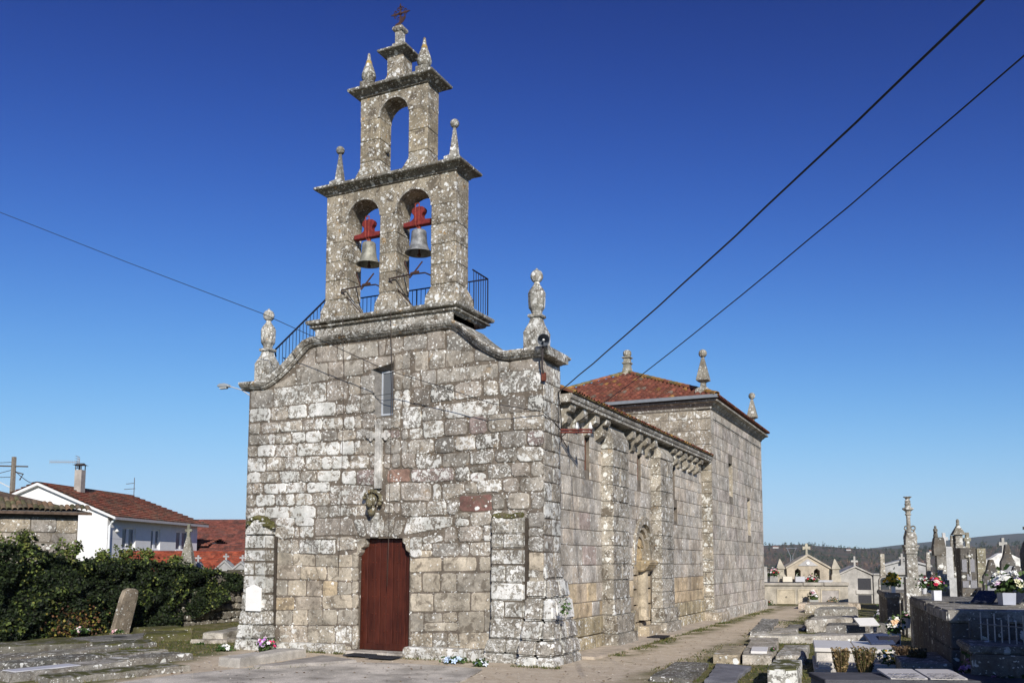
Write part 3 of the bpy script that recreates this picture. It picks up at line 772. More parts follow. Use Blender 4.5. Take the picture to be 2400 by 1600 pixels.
# curved shoulder moulding: swept along the gable outline
def sweep_mould(path, prof, y1):
    """path in (x,z); prof [(n, out)]: n = height along the path normal, out = how far it stands off the wall"""
    b = MB((.31, .29, .25, .62))
    vs, fs = [], []
    m = len(prof)
    nrm = []
    for i, pnt in enumerate(path):
        a = Vector(path[max(0, i - 1)]); c = Vector(path[min(len(path) - 1, i + 1)])
        d = (c - a).normalized()
        nrm.append((-d.y, d.x))
    for (x, z), (nx, nz) in zip(path, nrm):
        for h, o in prof:
            vs.append((x + nx * h, -o, z + nz * h))
        for h, o in ((prof[-1][0], y1), (prof[0][0], y1)):
            vs.append((x + nx * h, y1, z + nz * h))
    k = m + 2
    for i in range(len(path) - 1):
        for j in range(k):
            fs.append((i * k + j, i * k + (j + 1) % k, (i + 1) * k + (j + 1) % k, (i + 1) * k + j))
    fs.append(tuple(range(k)))
    fs.append(tuple((len(path) - 1) * k + j for j in range(k)))
    b.add(vs, fs)
    return b
PROF = [(0, .05), (.03, .10), (.055, .10), (.06, .14), (.12, .2), (.16, .22), (.19, .2), (.2, .1)]
pl = [(-8.5, 6.49), (-8.1, 6.49), (-7.80, 6.475)] + [(-7.62, 6.52), (-7.35, 6.65), (-7.05, 6.85), (-6.78, 7.07), (-6.52, 7.3), (-6.4, 7.4), (-6.24, 7.445), (-6.0, 7.45), (-5, 7.45), (-3.4, 7.45), (-2.4, 7.45)]
prr = [(-2.4, 7.451), (-2.26, 7.44), (-2.12, 7.37), (-1.86, 7.14), (-1.54, 6.89), (-1.23, 6.70), (-.98, 6.59), (-.8, 6.56), (-.5, 6.565), (.2, 6.575)]
sweep_mould(pl, PROF, 1.02).build('moulding', 'dotted', church)
sweep_mould(prr, PROF, 1.02).build('moulding', 'dotted', church)
mb = MB((.31, .29, .25, .6))
mb.rect_profile(-.78, 0.0, .24, 1.0, [(.03, 6.56), (.1, 6.62), (.12, 6.66), (.2, 6.72), (.2, 6.76), (.0, 6.775)])
mb.build('moulding', 'dotted', church)

# window: splayed reveal, frame, glass
mb = MB((.21, .2, .185, .0))
A = [(-4.52, 5.51), (-3.88, 5.51), (-3.88, 6.82), (-4.52, 6.82)]
B = [(-4.34, 5.58), (-3.89, 5.58), (-3.89, 6.66), (-4.34, 6.66)]
mb.add([(x, -.004, z) for x, z in A] + [(x, .23, z) for x, z in B], [(k, (k + 1) % 4, 4 + (k + 1) % 4, 4 + k) for k in range(4)])
win = mb.build('window', 'grave', church, fixn=False)
mb = MB((.42, .45, .49, 0))
for x0, x1, z0, z1 in ((-4.34, -4.305, 5.58, 6.66), (-3.925, -3.89, 5.58, 6.66), (-4.305, -3.925, 5.58, 5.62), (-4.305, -3.925, 6.62, 6.66)):
    mb.box(x0, x1, .19, .235, z0, z1)
mb.build('frame', 'paint', win)
mb = MB()
mb.box(-4.305, -3.925, .215, .225, 5.62, 6.62)
mb.build('pane', 'glass', win)
mb = MB((.03, .03, .03, 0))
mb.tube([(-4.46, .04, 6.05), (-3.89, .04, 6.07)], .007)
mb.build('bar', 'iron', win)

# white cross in relief
mb = MB((.58, .56, .51, .25))
mb.box(-4.335, -4.155, -.075, .0, 3.80, 5.36)
mb.box(-4.46, -4.335, -.073, .0, 5.0, 5.12)
mb.box(-4.155, -4.03, -.073, .0, 5.0, 5.12)
for cx, cz, d in ((-4.245, 5.37, (0, 1)), (-4.475, 5.06, (-1, 0)), (-4.015, 5.06, (1, 0))):
    for ox, oz in ((d[0] * .05, d[1] * .05), (d[1] * .065 - d[0] * .02, d[0] * .065 - d[1] * .02), (-d[1] * .065 - d[0] * .02, -d[0] * .065 - d[1] * .02)):
        cyl = [(cx + ox + .058 * cos(k * pi / 6), cz + oz + .058 * sin(k * pi / 6)) for k in range(12)]
        mb.prism(cyl, [], lambda a, b, d_: (a, d_, b), -.07, 0)
mb.build('relief_cross', 'nave', church)

# carved corbel head below the cross, with its mossy stem
mb = MB((.16, .14, .085, .3))
mb.ball((-4.34, -.15, 3.52), .13, 10, 7, (1.05, 1.1, 1.15), .06)
mb.ball((-4.30, -.31, 3.44), .085, 8, 6, (1, 1, 1.3), .08)
mb.ball((-4.34, -.16, 3.28), .10, 8, 6, (.9, 1, 1.5), .1)
for k in range(9):
    a = -.5 + k * .42
    mb.ball((-4.33 + .235 * cos(a), -.14, 3.53 + .20 * sin(a)), .055, 6, 5, (1, 1.2, 1), .1)
mb.build('carved_head', 'dotted', church, smooth=True)
mb = MB((.33, .31, .26, .75))
mb.box(-4.43, -4.2, -.075, 0, 2.64, 3.22)
mb.build('carved_stem', 'dotted', church, bevel=.02)

# door lintel brackets (carved shoulders under the lintel)
for sx, x0 in ((1, -4.83), (-1, -3.36)):
    mb = MB((.34, .30, .235, .35))
    prof = [(0, 2.62), (.22, 2.62), (.235, 2.5), (.2, 2.42), (.12, 2.40), (.1, 2.3), (.03, 2.22), (0, 2.2)]
    if sx < 0:
        prof = [(0, 2.62), (.2, 2.62), (.19, 2.52), (.12, 2.46), (.1, 2.34), (0, 2.28)]
    mb.prism([(x0 + sx * a - sx * .001, b) for a, b in prof], [], lambda a, b, d: (a, d, b), -.03, .3)
    mb.build('lintel_bracket', 'nave', church, bevel=.012)
# door: two leaves of planks, with rails and studs
door = MB((.30, .20, .16, 0))
door.box(-4.83, -3.36, .20, .26, 0.0, 2.62)
door = door.build('door', 'wood', church)
xs = [-4.83, -4.62, -4.42, -4.27, -4.10, -3.92, -3.76, -3.56, -3.36]
for i in range(8):
    mb = MB()
    k = [1, .82, 1.1, .9, 1.15, .85, 1.05, .8][i]
    mb.tint(.75 * k, .42 * k, .36 * k)
    mb.box(xs[i] + .004, xs[i + 1] - .004, .165 if i % 2 else .155, .20, .10, 2.60)
    mb.build('plank', 'wood', door, bevel=.008)
mb = MB((.62, .36, .3, 0))
mb.box(-4.82, -4.10, .14, .20, .01, .16)
mb.box(-4.095, -3.37, .14, .20, .01, .16)
mb.build('bottom_rail', 'wood', door, bevel=.006)
mb = MB((1.6, 1.0, .8, 0))
for z in (.45, .85, 1.25, 1.65, 2.05, 2.45):
    for i in range(8):
        mb.ball(((xs[i] + xs[i + 1]) / 2 + (.04 if i % 2 else -.04), .155, z), .017, 6, 4)
mb.build('stud', 'wood', door, kind='stuff')
mb = MB((.44, .40, .34, .1))
mb.box(-4.95, -3.2, -.32, .3, -.14, .0)
mb.build('door_sill', 'nave', church, bevel=.02)

# pilasters left and right of the facade, stone by stone
def pilaster(x0, x1, d, rows, rng, L, top):
    core = MB((.13, .11, .085, 0))
    core.box(x0 + .02, x1 - .02, -d + .02, 0.02, -.2, rows[-1][1] - .05)
    core.tint(.055, .045, .035)  # near-black bands along both edges: shadow line and mossy grime put in as colour
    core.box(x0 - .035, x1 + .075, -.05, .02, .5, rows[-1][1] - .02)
    core = core.build('pilaster', 'mortar', church)
    for (z0, z1, split, ex) in rows:
        xs = [x0 - ex] + ([x0 + (x1 - x0) * split] if split else []) + [x1 + ex * .6]
        for a, b in zip(xs, xs[1:]):
            k = rng.uniform(.85, 1.1)
            m = MB((.31 * k, .29 * k, .245 * k, min(1, L * rng.uniform(.75, 1.15))))
            j = rows.index((z0, z1, split, ex))
            exu = (ex + rows[j + 1][3] * 2) / 3 if j + 1 < len(rows) and ex > 0 else ex
            dxa, dxb = (ex - exu if a == xs[0] else 0), ((ex - exu) * .6 if b == xs[-1] else 0)
            yo = rng.uniform(0, .02)
            vs = []
            for q, z in ((0, z0 + .010), (1, z1 - .008)):
                e_ = exu if q else ex
                xa, xb, yf = a + .008 + (dxa if q else 0), b - .008 - (dxb if q else 0), -d - e_ * .8 - yo
                vs += [(xa, yf, z), (xb, yf, z), (xb, 0, z), (xa, 0, z)]
            m.add(vs, [(0, 3, 2, 1), (4, 5, 6, 7), (0, 1, 5, 4), (1, 2, 6, 5), (2, 3, 7, 6), (3, 0, 4, 7)])
            m.build('stone', 'stone', core, bevel=.025, seg=2)
    return core
rp = random.Random(9)
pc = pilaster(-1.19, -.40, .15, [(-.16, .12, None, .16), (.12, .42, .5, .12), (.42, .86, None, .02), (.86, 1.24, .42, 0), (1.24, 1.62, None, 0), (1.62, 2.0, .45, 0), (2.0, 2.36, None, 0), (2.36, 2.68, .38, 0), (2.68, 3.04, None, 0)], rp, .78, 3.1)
mb = MB((.10, .095, .035, .2))
for k in range(9):
    mb.ball((-1.10 + k * .075, -.09, 3.07 + .02 * sin(k)), .085, 7, 5, (1.2, .9, .8), .2, rp)
mb.build('moss', 'mossy', pc)
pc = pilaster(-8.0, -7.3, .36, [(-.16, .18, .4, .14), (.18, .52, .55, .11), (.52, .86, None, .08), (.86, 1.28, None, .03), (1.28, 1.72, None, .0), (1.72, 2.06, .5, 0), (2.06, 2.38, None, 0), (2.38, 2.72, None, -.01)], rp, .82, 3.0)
m = MB((.31, .29, .25, .8))
prof = [(-8.0, 2.74), (-7.3, 2.74), (-7.32, 2.9), (-7.42, 3.04), (-7.58, 3.12), (-7.72, 3.1), (-7.88, 2.98), (-7.98, 2.85)]
m.prism(prof, [], lambda a, b, d: (a, d, b), -.36, 0)
m.build('stone', 'stone', pc, bevel=.02)
mb = MB((.10, .095, .035, .2))
for k in range(16):
    t = k / 15
    mb.ball((-7.97 + .66 * t, -.2 + .12 * sin(k * 2.1), 2.92 + .24 * sin(pi * t)), .10, 7, 5, (1.1, 1.2, .7), .2, rp)
mb.build('moss', 'mossy', pc)

# base bench in front of the facade right and left of the door
for x0, x1, dd, z1 in ((-3.3, -2.55, .36, .16), (-2.54, -1.75, .38, .17), (-1.74, -1.40, .35, .15), (-6.55, -5.1, .26, .12), (-7.1, -6.58, .22, .10)):
    mb = MB((.37, .34, .28, .75))
    rough_slab(mb, [(x0, -dd), (x1, -dd + .02), (x1, .02), (x0, .02)], -.2, z1 + .2, rp, .03, .012)
    mb.build('bench_stone', 'stone', church)

# spreading corner base at the right end
bc = MB((.14, .115, .09, 0))
bc.frust(.0, .5, [(.3, .45, -.2), (.3, .45, .7), (.1, .45, 1.3), (.04, .45, 1.9)])
bc = bc.build('corner_base', 'mortar', church)
def hexa(m, lo, hi, z0, z1):
    """block between rectangle lo (x0,x1,y0,y1) at z0 and hi at z1"""
    vs = []
    for (a, b, c, d), z in ((lo, z0), (hi, z1)):
        vs += [(a, c, z), (b, c, z), (b, d, z), (a, d, z)]
    m.add(vs, [(0, 3, 2, 1), (4, 5, 6, 7), (0, 1, 5, 4), (1, 2, 6, 5), (2, 3, 7, 6), (3, 0, 4, 7)])
CB = [(-.25, .47, .56), (.10, .44, .50), (.42, .38, .34), (.82, .31, .19), (1.3, .22, .08), (1.7, .10, .03), (1.98, .02, .0)]
for (z0, ex0, ey0), (z1, ex1, ey1) in zip(CB, CB[1:]):
    ex1 = (ex0 + ex1 * 2) / 3; ey1 = (ey0 + ey1 * 2) / 3
    xm = rp.uniform(-.05, .15)
    for lo, hi in (((-.39, xm - .008, -ey0, .12), (-.39, xm - .008, -ey1, .12)), ((xm + .008, ex0, -ey0, .1), (xm + .008, ex1, -ey1, .1))):
        k = rp.uniform(.88, 1.1)
        m = MB((.31 * k, .285 * k, .24 * k, rp.uniform(.45, .9)))
        hexa(m, lo, hi, z0 + .01, z1 - .008)
        m.build('stone', 'stone', bc, bevel=.04, seg=3)
    ysp = [.115, .55 + rp.uniform(-.1, .1), 1.02]
    for a, b in zip(ysp, ysp[1:]):
        k = rp.uniform(.88, 1.1)
        m = MB((.30 * k, .275 * k, .235 * k, rp.uniform(.45, .9)))
        e_ = .3 * ex0 if b > 1 else 0
        hexa(m, (-.1, ex0, a, b - .012 + e_), (-.1, ex1, a, b - .012 + e_ * .8), z0 + .01, z1 - .008)
        m.build('stone', 'stone', bc, bevel=.04, seg=3)

# ------------------------------------------------------------------ belfry
BY0, BY1 = .0, .62
BT = (.315, .274, .205)
belfry = MB((.2, .175, .14, .4))
belfry.box(-6.15, -2.3, .03, 1.0, 7.88, 7.96)
belfry = belfry.build('belfry', 'dotted', church)
mb = MB((.31, .285, .24, .7))
mb.rect_profile(-6.2, -2.25, -.035, 1.0, [(.0, 7.60), (.0, 7.84), (.012, 7.86)])
mb.build('plain_course', 'dotted', church)
mb = MB((.24, .225, .19, .5))
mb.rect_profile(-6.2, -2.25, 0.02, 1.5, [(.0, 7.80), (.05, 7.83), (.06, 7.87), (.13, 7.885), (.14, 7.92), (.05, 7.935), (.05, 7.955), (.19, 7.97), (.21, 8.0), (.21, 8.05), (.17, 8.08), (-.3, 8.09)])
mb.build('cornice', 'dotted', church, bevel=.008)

def pier(x0, x1, z0, z1, n, rng, base, ends=(1, 1), y0=BY0, y1=BY1):
    zz = [z0 + (z1 - z0) * i / n for i in range(n + 1)]
    for i in range(n):
        a, b = zz[i], zz[i + 1]
        k = rng.uniform(.92, 1.06)
        m = MB((BT[0] * k, BT[1] * k, BT[2] * k, rng.uniform(.34, .55) + (.15 if i == 0 else 0)))
        if i == 0:
            m.frust((x0 + x1) / 2, (y0 + y1) / 2, [((x1 - x0) / 2 + base, (y1 - y0) / 2 + .07, a), ((x1 - x0) / 2 + base * .9, (y1 - y0) / 2 + .06, a + .22), ((x1 - x0) / 2, (y1 - y0) / 2, a + .45), ((x1 - x0) / 2, (y1 - y0) / 2, b - .002)])
        else:
            m.box(x0 - rng.uniform(0, .006), x1 + rng.uniform(0, .006), y0 - rng.uniform(0, .006), y1, a + .002, b - .002)
        m.build('stone', 'dotted', belfry, bevel=.014)
rb = random.Random(3)
SP = 10.52
pier(-5.95, -5.31, 8.08, SP, 5, rb, .10)
pier(-4.34, -3.865, 8.08, SP, 5, rb, .10)
pier(-2.885, -2.215, 8.08, SP, 5, rb, .13)
def arch_pts(cx, r, z, n=14, rz=1.0):
    return [(cx + r * cos(pi - pi * k / n), z + r * rz * sin(pi - pi * k / n)) for k in range(n + 1)]
o2 = [(-5.95, SP)] + arch_pts(-4.825, .485, SP) + arch_pts(-3.375, .49, SP) + [(-2.215, SP), (-2.215, 11.3), (-5.95, 11.3)]
mb = MB((*BT, .34))
mb.prism(o2, [], lambda a, b, d: (a, d, b), BY0, BY1)
mb.build('arch_wall', 'dotted', belfry)
for cx, r in ((-4.825, .485), (-3.375, .49)):
    m = MB((.31, .285, .235, .5))
    inner, outer = arch_pts(cx, r - .004, SP), arch_pts(cx, r + .045, SP)
    m.prism(inner + outer[::-1], [], lambda a, b, d: (a, d, b), -.025, .02)
    m.build('arch_moulding', 'dotted', belfry)
CP = [(.0, 0), (.03, .015), (.035, .04), (.09, .08), (.14, .105), (.145, .125), (.215, .135), (.235, .16), (.235, .205), (.2, .225), (-.1, .26)]
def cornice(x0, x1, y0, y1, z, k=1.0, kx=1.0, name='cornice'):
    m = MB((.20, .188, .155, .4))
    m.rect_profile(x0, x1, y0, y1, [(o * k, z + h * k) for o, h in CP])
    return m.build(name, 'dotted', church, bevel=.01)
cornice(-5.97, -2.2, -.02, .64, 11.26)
# raking base slopes of the upper stage
UY0, UY1 = .04, .56
for x0, x1 in ((-5.0, -4.42), (-3.58, -3.04)):
    for i in range(3):
        a, b = 11.44 + i * .545, 11.44 + (i + 1) * .545
        k = rb.uniform(.9, 1.05)
        m = MB((BT[0] * k, BT[1] * k * .98, BT[2] * k * .92, rb.uniform(.3, .5) + (.2 if i == 0 else 0)))
        if i == 0:
            ex = .22
            xa, xb = (x0 - ex * .8, x1 + .06) if x0 < -4.5 else (x0 - ex, x1 + .05)
            vs = []
            for (p, q, z, yy) in ((xa, xb, a, .05), (xa + .02, xb - .01, a + .1, .05), (x0, x1, a + .42, 0), (x0, x1, b - .002, 0)):
                vs += [(p, UY0 - yy, z), (q, UY0 - yy, z), (q, UY1 + yy, z), (p, UY1 + yy, z)]
            fs = [(3, 2, 1, 0), (12, 13, 14, 15)]
            for r in range(3):
                for c in range(4):
                    fs.append((r * 4 + c, r * 4 + (c + 1) % 4, r * 4 + 4 + (c + 1) % 4, r * 4 + 4 + c))
            m.add(vs, fs)
        else:
            m.box(x0, x1, UY0, UY1, a + .002, b - .002)
        m.build('stone', 'dotted', belfry, bevel=.014)
o3 = [(-5.0, 13.07)] + arch_pts(-4.0, .42, 13.07) + [(-3.04, 13.07), (-3.04, 13.68), (-5.0, 13.68)]
mb = MB((*BT, .4))
mb.prism(o3, [], lambda a, b, d: (a, d, b), UY0, UY1)
mb.build('arch_wall', 'dotted', belfry)
m = MB((.31, .285, .235, .5))
m.prism(arch_pts(-4.0, .416, 13.07) + arch_pts(-4.0, .46, 13.07)[::-1], [], lambda a, b, d: (a, d, b), UY0 - .025, UY0 + .02)
m.build('arch_moulding', 'dotted', belfry)
m = MB((.3, .28, .23, .4))
m.ball((-4.40, .33, 12.33), .085, 8, 6)
m.build('bracket', 'dotted', belfry, smooth=True)
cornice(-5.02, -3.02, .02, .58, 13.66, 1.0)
# crowning block
m = MB((*BT, .6))
cx, cy = -4.03, .3
m.frust(cx, cy, [(.36, .25, 13.88), (.32, .25, 13.97), (.235, .215, 14.16), (.235, .215, 14.62)])
m.build('stone', 'dotted', belfry, bevel=.012)
cornice(cx - .235, cx + .235, cy - .215, cy + .215, 14.60, .8)
m = MB((.36, .34, .295, .5))
m.frust(cx, cy, [(.11, .11, 14.78), (.11, .11, 14.88), (.14, .14, 14.9), (.15, .15, 14.95), (.14, .14, 15.0), (.095, .095, 15.03), (.095, .095, 15.32), (.12, .12, 15.33), (.15, .15, 15.37), (.15, .15, 15.43), (.10, .10, 15.48)])
m.build('pedestal', 'dotted', church, bevel=.01)
# iron cross
ic = MB((.06, .03, .027, 0))
zc = 15.47
ic.box(cx - .018, cx + .018, cy - .012, cy + .012, zc, zc + .57)
R = Matrix.Rotation(radians(-8), 3, 'Y')
ic.box(cx - .2, cx + .2, cy - .013, cy + .013, zc + .36, zc + .40)
ic.ball((cx, cy, zc + .38), .05, 8, 6)
for ax, az, dx, dz in ((0, .58, 0, 1), (-.22, .38, -1, 0), (.22, .38, 1, 0)):
    ic.prism([(cx + ax + dx * .07, zc + az + dz * .07), (cx + ax - dz * .028 - dx * .04, zc + az + dx * .028 - dz * .04), (cx + ax + dz * .028 - dx * .04, zc + az - dx * .028 - dz * .04)], [], lambda a, b, d: (a, d, b), cy - .012, cy + .012)
    for s_ in (-1, 1):
        pc_ = (cx + ax - dx * .075 + dz * s_ * .055, zc + az - dz * .075 + dx * s_ * .055)
        ring = [(pc_[0] + .034 * cos(t * pi / 5), cy, pc_[1] + .034 * sin(t * pi / 5)) for t in range(9)]
        ic.tube(ring, .014, 5)
for s_ in (-1, 1):
    pc_ = (cx + s_ * .05, zc + .25)
    ic.tube([(pc_[0] + .034 * cos(t * pi / 5), cy, pc_[1] + .034 * sin(t * pi / 5)) for t in range(9)], .009, 5)
# weathercock blade and scrolls
ic.prism([(cx - .2, zc + .0), (cx - .12, zc + .10), (cx - .03, zc + .13), (cx + .06, zc + .24), (cx + .13, zc + .25), (cx + .17, zc + .31), (cx + .17, zc + .2), (cx + .11, zc + .12), (cx + .02, zc + .06), (cx + .1, zc + .04), (cx, zc + .01), (cx - .06, zc + .06)], [], lambda a, b, d: (a, d, b), cy - .03, cy - .02)
ic.build('iron_cross', 'rust', church)

# finials of the two cornices
def ball_spire(name, cx, cy, z, h, w, parent, L=.45, pedestal=.0):
    m = MB((.29, .275, .235, L))
    m.frust(cx, cy, [(w * .55, w * .55, z), (w * .55, w * .55, z + h * .12), (w * .62, w * .62, z + h * .13), (w, w, z + h * .17), (w * 1.02, w * 1.02, z + h * .22), (w * .6, w * .6, z + h * .27), (w * .5, w * .5, z + h * .28), (w * .14, w * .14, z + h * .83)])
    m.ball((cx, cy, z + h * .90), h * .088, 12, 8)
    return m.build(name, 'dotted', parent, bevel=.006)
ball_spire('finial', -5.82, .33, 11.46, 1.28, .19, church)
ball_spire('finial', -2.45, .33, 11.46, 1.28, .19, church)
for cx_ in (-4.96, -3.31):
    m = MB((.33, .31, .25, .55))
    m.frust(cx_, .3, [(.16, .16, 13.88), (.16, .16, 14.22)])
    m.lathe(cx_, .3, [(.12, 14.22), (.15, 14.26), (.185, 14.36), (.18, 14.45), (.14, 14.58), (.085, 14.72), (.05, 14.85), (.03, 15.0), (.0, 15.03)], 12)
    m.tint(.36, .25, .08, .1)
    m.lathe(cx_, .3, [(.088, 14.715), (.09, 14.72), (.068, 14.80), (.06, 14.80)], 12)
    m.build('finial', 'dotted', church)
# shoulder finials
for cx_ in (-8.17, -.36):
    m = MB((.31, .295, .25, .8))
    cy_ = .5
    m.frust(cx_, cy_, [(.235, .235, 6.74), (.235, .235, 7.22), (.24, .24, 7.24), (.21, .21, 7.32), (.14, .14, 7.48), (.115, .115, 7.6)])
    m.frust(cx_, cy_, [(.15, .15, 7.6), (.17, .17, 7.64), (.15, .15, 7.68)])
    m.lathe(cx_, cy_, [(.12, 7.68), (.135, 7.76), (.19, 7.84), (.20, 8.0), (.205, 8.18), (.175, 8.25), (.08, 8.38), (.055, 8.46)], 8, pi / 8)
    m.ball((cx_, cy_, 8.58), .15, 12, 9, (1, 1, 1.04))
    m.lathe(cx_, cy_, [(.05, 8.71), (.025, 8.76), (.0, 8.78)], 8)
    m.build('finial', 'dotted', church, bevel=.008)

# bells (hang in the arches: things of their own)
def bell(cx, cz, r, h, label, tint):
    cy = .33
    b = thing('church_bell', label, 'bell', (cx, cy, cz), 'bells in the bell gable')
    m = MB((*tint, 0))
    prof = [(0, 1.0), (.42, .985), (.5, .95), (.53, .9), (.55, .72), (.58, .5), (.64, .3), (.74, .16), (.9, .05), (1.0, 0.0), (.97, -.01), (.86, .05), (.66, .2), (.5, .5), (.46, .85), (.0, .92)]
    m.lathe(cx, cy, [(q * r, cz + z * h) for q, z in prof], 28)
    m.build('bell_body', 'bronze', b, smooth=True)
    m = MB((.12, .05, .035, 0))
    m.tube([(cx, cy, cz + h * .5), (cx + .01, cy, cz - .03)], .022)
    m.ball((cx + .01, cy, cz - .05), .05, 8, 6)
    m.build('clapper', 'rust', b)
    y = MB((.17, .024, .022, 0))
    z0 = cz + h + .10
    prof = [(-.48, z0), (.48, z0), (.48, z0 + .13), (.24, z0 + .15), (.14, z0 + .22), (.13, z0 + .30), (.20, z0 + .38), (.21, z0 + .46), (.16, z0 + .53), (.0, z0 + .55), (-.16, z0 + .53), (-.21, z0 + .46), (-.20, z0 + .38), (-.13, z0 + .30), (-.14, z0 + .22), (-.24, z0 + .15), (-.48, z0 + .13)]
    k = .86
    y.prism([(cx + a * k, z0 + (c - z0) * k) for a, c in prof], [], lambda a, c, d: (a, d, c), cy - .08, cy + .08)
    y.build('yoke', 'rust', b, bevel=.012)
    m = MB((.26, .05, .035, 0))
    for dx in (-.06, .05):
        m.tube([(cx + dx, cy - .09, z0 + .54), (cx + dx * .9, cy - .095, z0 + .02), (cx, cy - .02, cz + h - .01)], .014)
    m.tube([(cx - .06, cy - .09, z0 + .54), (cx + .05, cy - .09, z0 + .54)], .012)
    m.tube([(cx, cy, cz + h - .03), (cx, cy, z0 + .02)], .05)
    m.build('strap', 'rust', b)
    return b
bell(-4.88, 9.46, .32, .57, 'greenish bronze bell under a red yoke in the left arch of the bell gable', (.27, .265, .22))
bell(-3.42, 9.53, .345, .58, 'smooth grey bronze bell under a red yoke in the right arch of the bell gable', (.23, .235, .235))
# striker irons in the arches
for cx_, z_, label in ((-5.0, 8.76, 'rusty bell striker iron across the left arch under the greenish bell'), (-3.6, 8.86, 'rusty bell striker iron across the right arch under the grey bell')):
    t = thing('bell_striker', label, 'bell striker', (cx_, .1, z_), 'striker irons in the belfry arches')
    m = MB((.035, .022, .02, 0))
    m.tube([(cx_ - .42, -.06, z_), (cx_ + .1, -.05, z_ + .03), (cx_ + .58, -.04, z_ + .02), (cx_ + .68, .1, z_ - .02)], .018)
    m.tube([(cx_ - .41, -.06, z_ - .02), (cx_ - .02, .35, z_ - .58)], .014)
    m.build('bracket', 'rust', t)
    m = MB((.06, .03, .022, 0))
    m.tube([(cx_ - .05, .05, z_ + .42), (cx_ + .06, .1, z_ + .05)], .018)
    m.tube([(cx_ + .06, .1, z_), (cx_ + .2, .15, z_ + .18), (cx_ + .33, .25, z_ + .42)], .02)
    m.tube([(cx_ + .1, .1, z_ + .1), (cx_ + .3, .15, z_ + .14)], .035)
    m.build('hammer', 'rust', t)

# iron railing of the belfry walk and stair
rail = MB((.018, .018, .03, 0))
TOPZ, BOTZ = 9.02, 8.1
p0, p1, p2 = (-2.09, .62, TOPZ), (-2.09, 1.42, TOPZ), (-5.95, 1.42, TOPZ)
rail.tube([p0, p1], .018); rail.tube([p1, p2], .018)
s0, s1 = (-6.72, 1.05, 9.0), (-8.42, 1.05, 7.78)
rail.tube([s0, s1, (-8.36, 1.05, 7.62)], .024)
rail.tube([(-6.72, 1.05, 9.0), (-6.72, 1.05, 7.9)], .02)
rail.tube([(-8.1, 1.05, 7.55), (-7.62, 1.05, 7.22)], .02)
rail.tube([(-7.0, 1.05, 7.9), (-6.7, 1.05, 8.25)], .02)
rail = rail.build('railing', 'iron', church)
def baluster(a, b, r=.009):
    m = MB((.018, .018, .03, 0))
    m.tube([a, b], r, 5)
    m.build('baluster', 'iron', rail)
for i in range(7):
    y = .68 + i * .123
    baluster((-2.09, y, TOPZ), (-2.09, y, BOTZ), .016 if i == 6 else .009)
n = 30
for i in range(1, n):
    x = -2.09 - i * .128
    baluster((x, 1.42, TOPZ), (x, 1.42, BOTZ), .018 if i % 8 == 0 else .009)
for i in range(15):
    t = (i + .5) / 15
    x = s0[0] + (s1[0] - s0[0]) * t
    z = s0[2] + (s1[2] - s0[2]) * t
    baluster((x, 1.05, z), (x, 1.05, z - .95 + .1 * t))

# ------------------------------------------------------------------ nave
NX = -.15
nave = MB((.17, .145, .115, 0))
holes = []
SL = [(3.1, 4.34, 5.18), (7.38, 4.44, 5.26), (11.13, 4.40, 5.25)]
for y, z0, z1 in SL:
    holes.append([(y - .17, z0), (y + .17, z0), (y + .17, z1), (y - .17, z1)])
PC, PZ, PR = 7.68, 1.98, .95
portal_pts = [(PC - PR, .05), (PC + PR, .05)] + [(PC + PR * cos(pi * k / 16), PZ + PR * 1.32 * sin(pi * k / 16)) for k in range(17)]
holes.append(portal_pts)
holes.append([(11.1, 3.86 - .45), (11.55, 3.86 - .45), (11.55, 3.86), (11.1, 3.86)])
nave.prism([(.9, -.3), (15.1, -.3), (15.1, 5.75), (.9, 5.75)], holes, lambda a, b, d: (d, a, b), NX, NX - .55)
nave.tint(.05, .045, .04)
nave.box(-8.1, NX - .56, .95, 15.05, -.3, 5.7)
nave = nave.build('nave', 'mortar', church)
rn = random.Random(21)
hl = [(y - .17, y + .17, z0, z1) for y, z0, z1 in SL]
hl += [(PC - PR, PC + PR, -.2, PZ), (PC - PR * .93, PC + PR * .93, PZ, PZ + .55), (PC - PR * .72, PC + PR * .72, PZ + .55, PZ + .95), (PC - .45, PC + .45, PZ + .95, PZ + 1.24)]
hl += [(11.1, 11.55, 3.42, 3.86)]
mb = MB()
def nave_tint(y, z):
    b = rn.choice([(.33, .30, .255), (.345, .31, .26), (.315, .29, .255), (.35, .305, .25)])
    L = .32
    if z > 2.0 and z < 3.4 and y < 4.2 and rn.random() < .4:
        b = (.30, .245, .215)
    if .55 < z < 1.75 and rn.random() < .85:
        b = rn.choice([(.37, .29, .19), (.385, .31, .205), (.35, .285, .205)]); L = .08
    if z <= .55:
        b = (.28, .235, .15); L = .4
    k = rn.uniform(.88, 1.1)
    k *= 1.38
    return (b[0] * k, b[1] * k, b[2] * k, L * rn.uniform(.6, 1.3))
for q in courses(1.0, 14.98, -.1, 5.72, rn, (.36, .48), (.45, 1.0), .012, hl):
    cy = (q[0][0] + q[1][0]) / 2; cz = (q[0][1] + q[2][1]) / 2
    mb.t = nave_tint(cy, cz)
    flare = .14 * max(0, 1 - (cz + .1) / 1.0)
    stone_on(mb, q, F_south(NX), rn.uniform(.008, .02) + flare, rn, .015, .004)
mb.build('stone', 'nave', church, kind='stuff')
